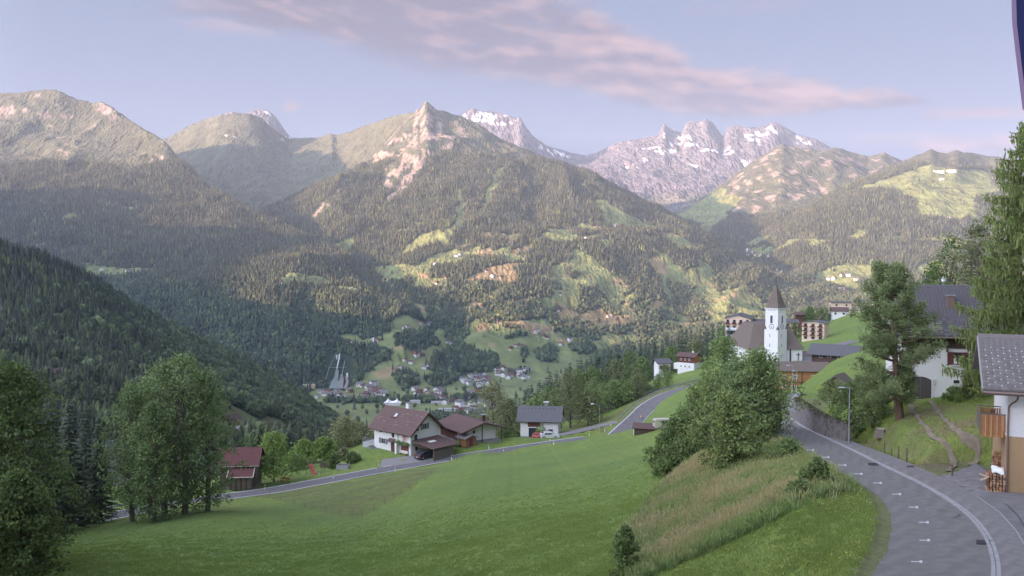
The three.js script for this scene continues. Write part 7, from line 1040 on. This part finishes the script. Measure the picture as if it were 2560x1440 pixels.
  // top station of the cable lift and its annexes
  const st = (label, px, py, L, W, h) => { const p = hit(px, py, 3500), g = thing('lift_station', label, 'building', p, -0.2); part('wall', block(L, h + 10, W, 0, -10, 0), B.white, g); part('roof', block(L + 3, 2, W + 3, 0, h, 0), B.redRoof, g); for (let i = 0; i < 5; i++) part('window', box(L / 8, h * 0.4, 0.3, -L / 2 + (i + 0.5) * L / 5, h * 0.5, W / 2 + 0.1), B.glass, g); };
  st('long white top station of the lift, left part', 2346, 431, 62, 18, 11); st('white top station with red roof, right part', 2378, 431, 52, 22, 16); st('small lift building below the top station', 2356, 449, 36, 16, 9); st('pale lift hut at the edge of the lower piste', 2372, 545, 30, 12, 7);
  // pylons of the lift down the piste
  for (const [i, [x, y]] of [[2360, 470], [2358, 490], [2355, 515], [2400, 470], [2398, 500], [2395, 530]].entries()) { const p = hit(x, y, 3500); single('lift_pylon', i < 3 ? 'steel lift pylon in the wider piste below the station' : 'steel lift pylon in the narrow piste to the right', 'pylon', mergeGeometries([block(1.4, 20, 1.4, 0, -2, 0), box(9, 1, 1, 0, 18, 0)]), B.metal, p, 0, i < 3 ? 'pylons of the wide piste' : 'pylons of the narrow piste'); }
}
// ---- ski jump
{
  const g = thing('ski_jump', 'ski jump with white inrun and grey landing slope above the valley village', 'ski jump', V3(0, 0, 0));
  const drape = (P, w0, w1, lift) => { const C = spline(P.map(([x, y, d]) => hit(x, y, 1900)), 24), A = [], Bb = []; C.forEach((p, i) => { const w = mix(w0, w1, i / 24) / 2; A.push(V3(p.x - w, p.y + lift, p.z)); Bb.push(V3(p.x + w, p.y + lift, p.z)); }); return [A, Bb]; };
  const slope = (name, P, w0, w1, lift, m) => { const [a, b] = drape(P, w0, w1, lift), lo = q => q.map(v => v.clone().setY(v.y - 14)); part(name, mergeGeometries([strip(a, b, 0, 2), strip(lo(a), a, 0, 1), strip(b, lo(b), 0, 1)]), m, g); };
  slope('landing_slope', [[843, 928], [841, 945], [838, 960], [834, 976]], 9, 26, 5, std(0.15, 0.18, 0.165, 0.9)); slope('second_slope', [[854, 940], [854, 955], [850, 976]], 7, 15, 5, std(0.18, 0.165, 0.15, 0.9)); slope('outer_slope', [[866, 945], [868, 960], [862, 976]], 6, 10, 5, std(0.2, 0.165, 0.15, 0.9));
  const rail = (a, b, r, m, n) => { const p = hit(a[0], a[1], 1900), q = hit(b[0], b[1], 1900); p.y += a[2]; q.y += b[2]; part(n, limb([p, p.clone().lerp(q, 0.5).add(V3(0, -1.5, 0)), q], r, r, 5), m, g); };
  rail([850, 896, 14], [842, 927, 6], 1.6, std(0.6, 0.58, 0.57), 'inrun'); rail([862, 912, 12], [854, 945, 6], 0.9, B.metal, 'inrun_rail'); rail([823, 925, 8], [808, 972, 3], 0.6, B.metal, 'stair_rail'); rail([842, 893, 16], [823, 925, 8], 0.4, B.metal, 'stair_rail'); rail([823, 925, 8], [866, 925, 8], 0.5, B.metal, 'cross_beam');
  const tw = (n, x, y, w, h, m) => { const p = hit(x, y, 1900); part(n, block(w, h + 8, w, p.x, p.y - 8, p.z), m, g); }; tw('start_house', 848, 898, 5, 15, B.grey); tw('judge_tower', 868, 945, 5, 14, B.white); tw('start_hut', 842, 898, 4, 13, B.white);
}
{ const p = hit(768, 972, 1900), g = thing('timber_hall', 'tan hall with stepped roof left of the ski jump', 'hall', p, 0.15); part('wall', block(22, 18, 12, 0, -6, 0), std(0.62, 0.5, 0.32), g); part('gable_hall', gableBlock(12, 13, 10, 4).rotateY(1.57).translate(15, 0, 0), std(0.55, 0.42, 0.28), g); part('roof', block(23, 0.8, 13, 0, 12, 0), std(0.5, 0.42, 0.3), g); for (let i = 0; i < 4; i++) part('window', box(2.4, 2.2, 0.2, -8 + i * 5.2, 6, 6.1), B.glass, g); }
// ---- white tent hall with two peaks
{
  const p = hit(981, 1012, 1600), g = thing('tent_hall', 'white membrane tent hall with two peaks behind the white house roof', 'tent', p, 0), L = 44, W = 22, pos = [], idx = [], n = 33, m = 13;
  for (let j = 0; j < m; j++) for (let i = 0; i < n; i++) { const x = (i / (n - 1) - 0.5) * L, z = (j / (m - 1) - 0.5) * W, e = 1 - Math.pow(Math.abs(z) / (W / 2), 1.4); const pk = c => 9.5 * Math.exp(-Math.abs(x - c) / 4.5); pos.push(x, 5.5 + (pk(-10.5) + pk(12)) * (0.25 + 0.75 * e) + 2.5 * e * (1 - Math.pow(Math.abs(x) / (L / 2), 2)), z); }
  for (let j = 0; j < m - 1; j++) for (let i = 0; i < n - 1; i++) { const a = j * n + i; idx.push(a, a + n, a + 1, a + 1, a + n, a + n + 1); } part('membrane', mesh(pos, idx), std(0.76, 0.73, 0.72, 0.8), g); part('wall', block(L - 2, 14, W - 2, 0, -8, 0), std(0.62, 0.56, 0.55), g); for (const x of [-10.5, 12]) part('mast', new THREE.CylinderGeometry(0.25, 0.25, 19, 8).translate(x, 9.5, 0), B.metal, g);
}
for (const [i, [x, y, L, h]] of [[1038, 1008, 26, 7], [1095, 1008, 34, 4], [1118, 1028, 40, 6], [1090, 1040, 36, 9], [1165, 1020, 30, 5]].entries()) { const p = hit(x, y, 1600), g = thing('long_hall', ['white office block beside the tent hall', 'long low white shed on the wooded valley floor', 'flat pale factory hall behind the annex roof', 'big pale hall with ribbon windows behind the annex roof', 'low white hall near the tall birch'][i], 'hall', p, 0.1); part('wall', block(L, h + 6, 14, 0, -6, 0), B.white, g); part('roof', block(L + 1, 0.6, 15, 0, h, 0), B.grey, g); for (let s = 0; s < Math.max(1, Math.floor(h / 3)); s++) part('ribbon_window', box(L - 3, 1.1, 0.2, 0, 1.6 + s * 3, 7.05), B.glass, g); }
console.log('village');
let TRI = 0; scene.traverse(o => { if (o.isMesh && !o.isInstancedMesh) TRI += (o.geometry.index ? o.geometry.index.count : o.geometry.attributes.position.count) / 3; }); console.log('triangles', Math.round(TRI));
scene.traverse(o => { if (o.isMesh) { o.castShadow = true; o.receiveShadow = true; } });
renderer.render(scene, camera);
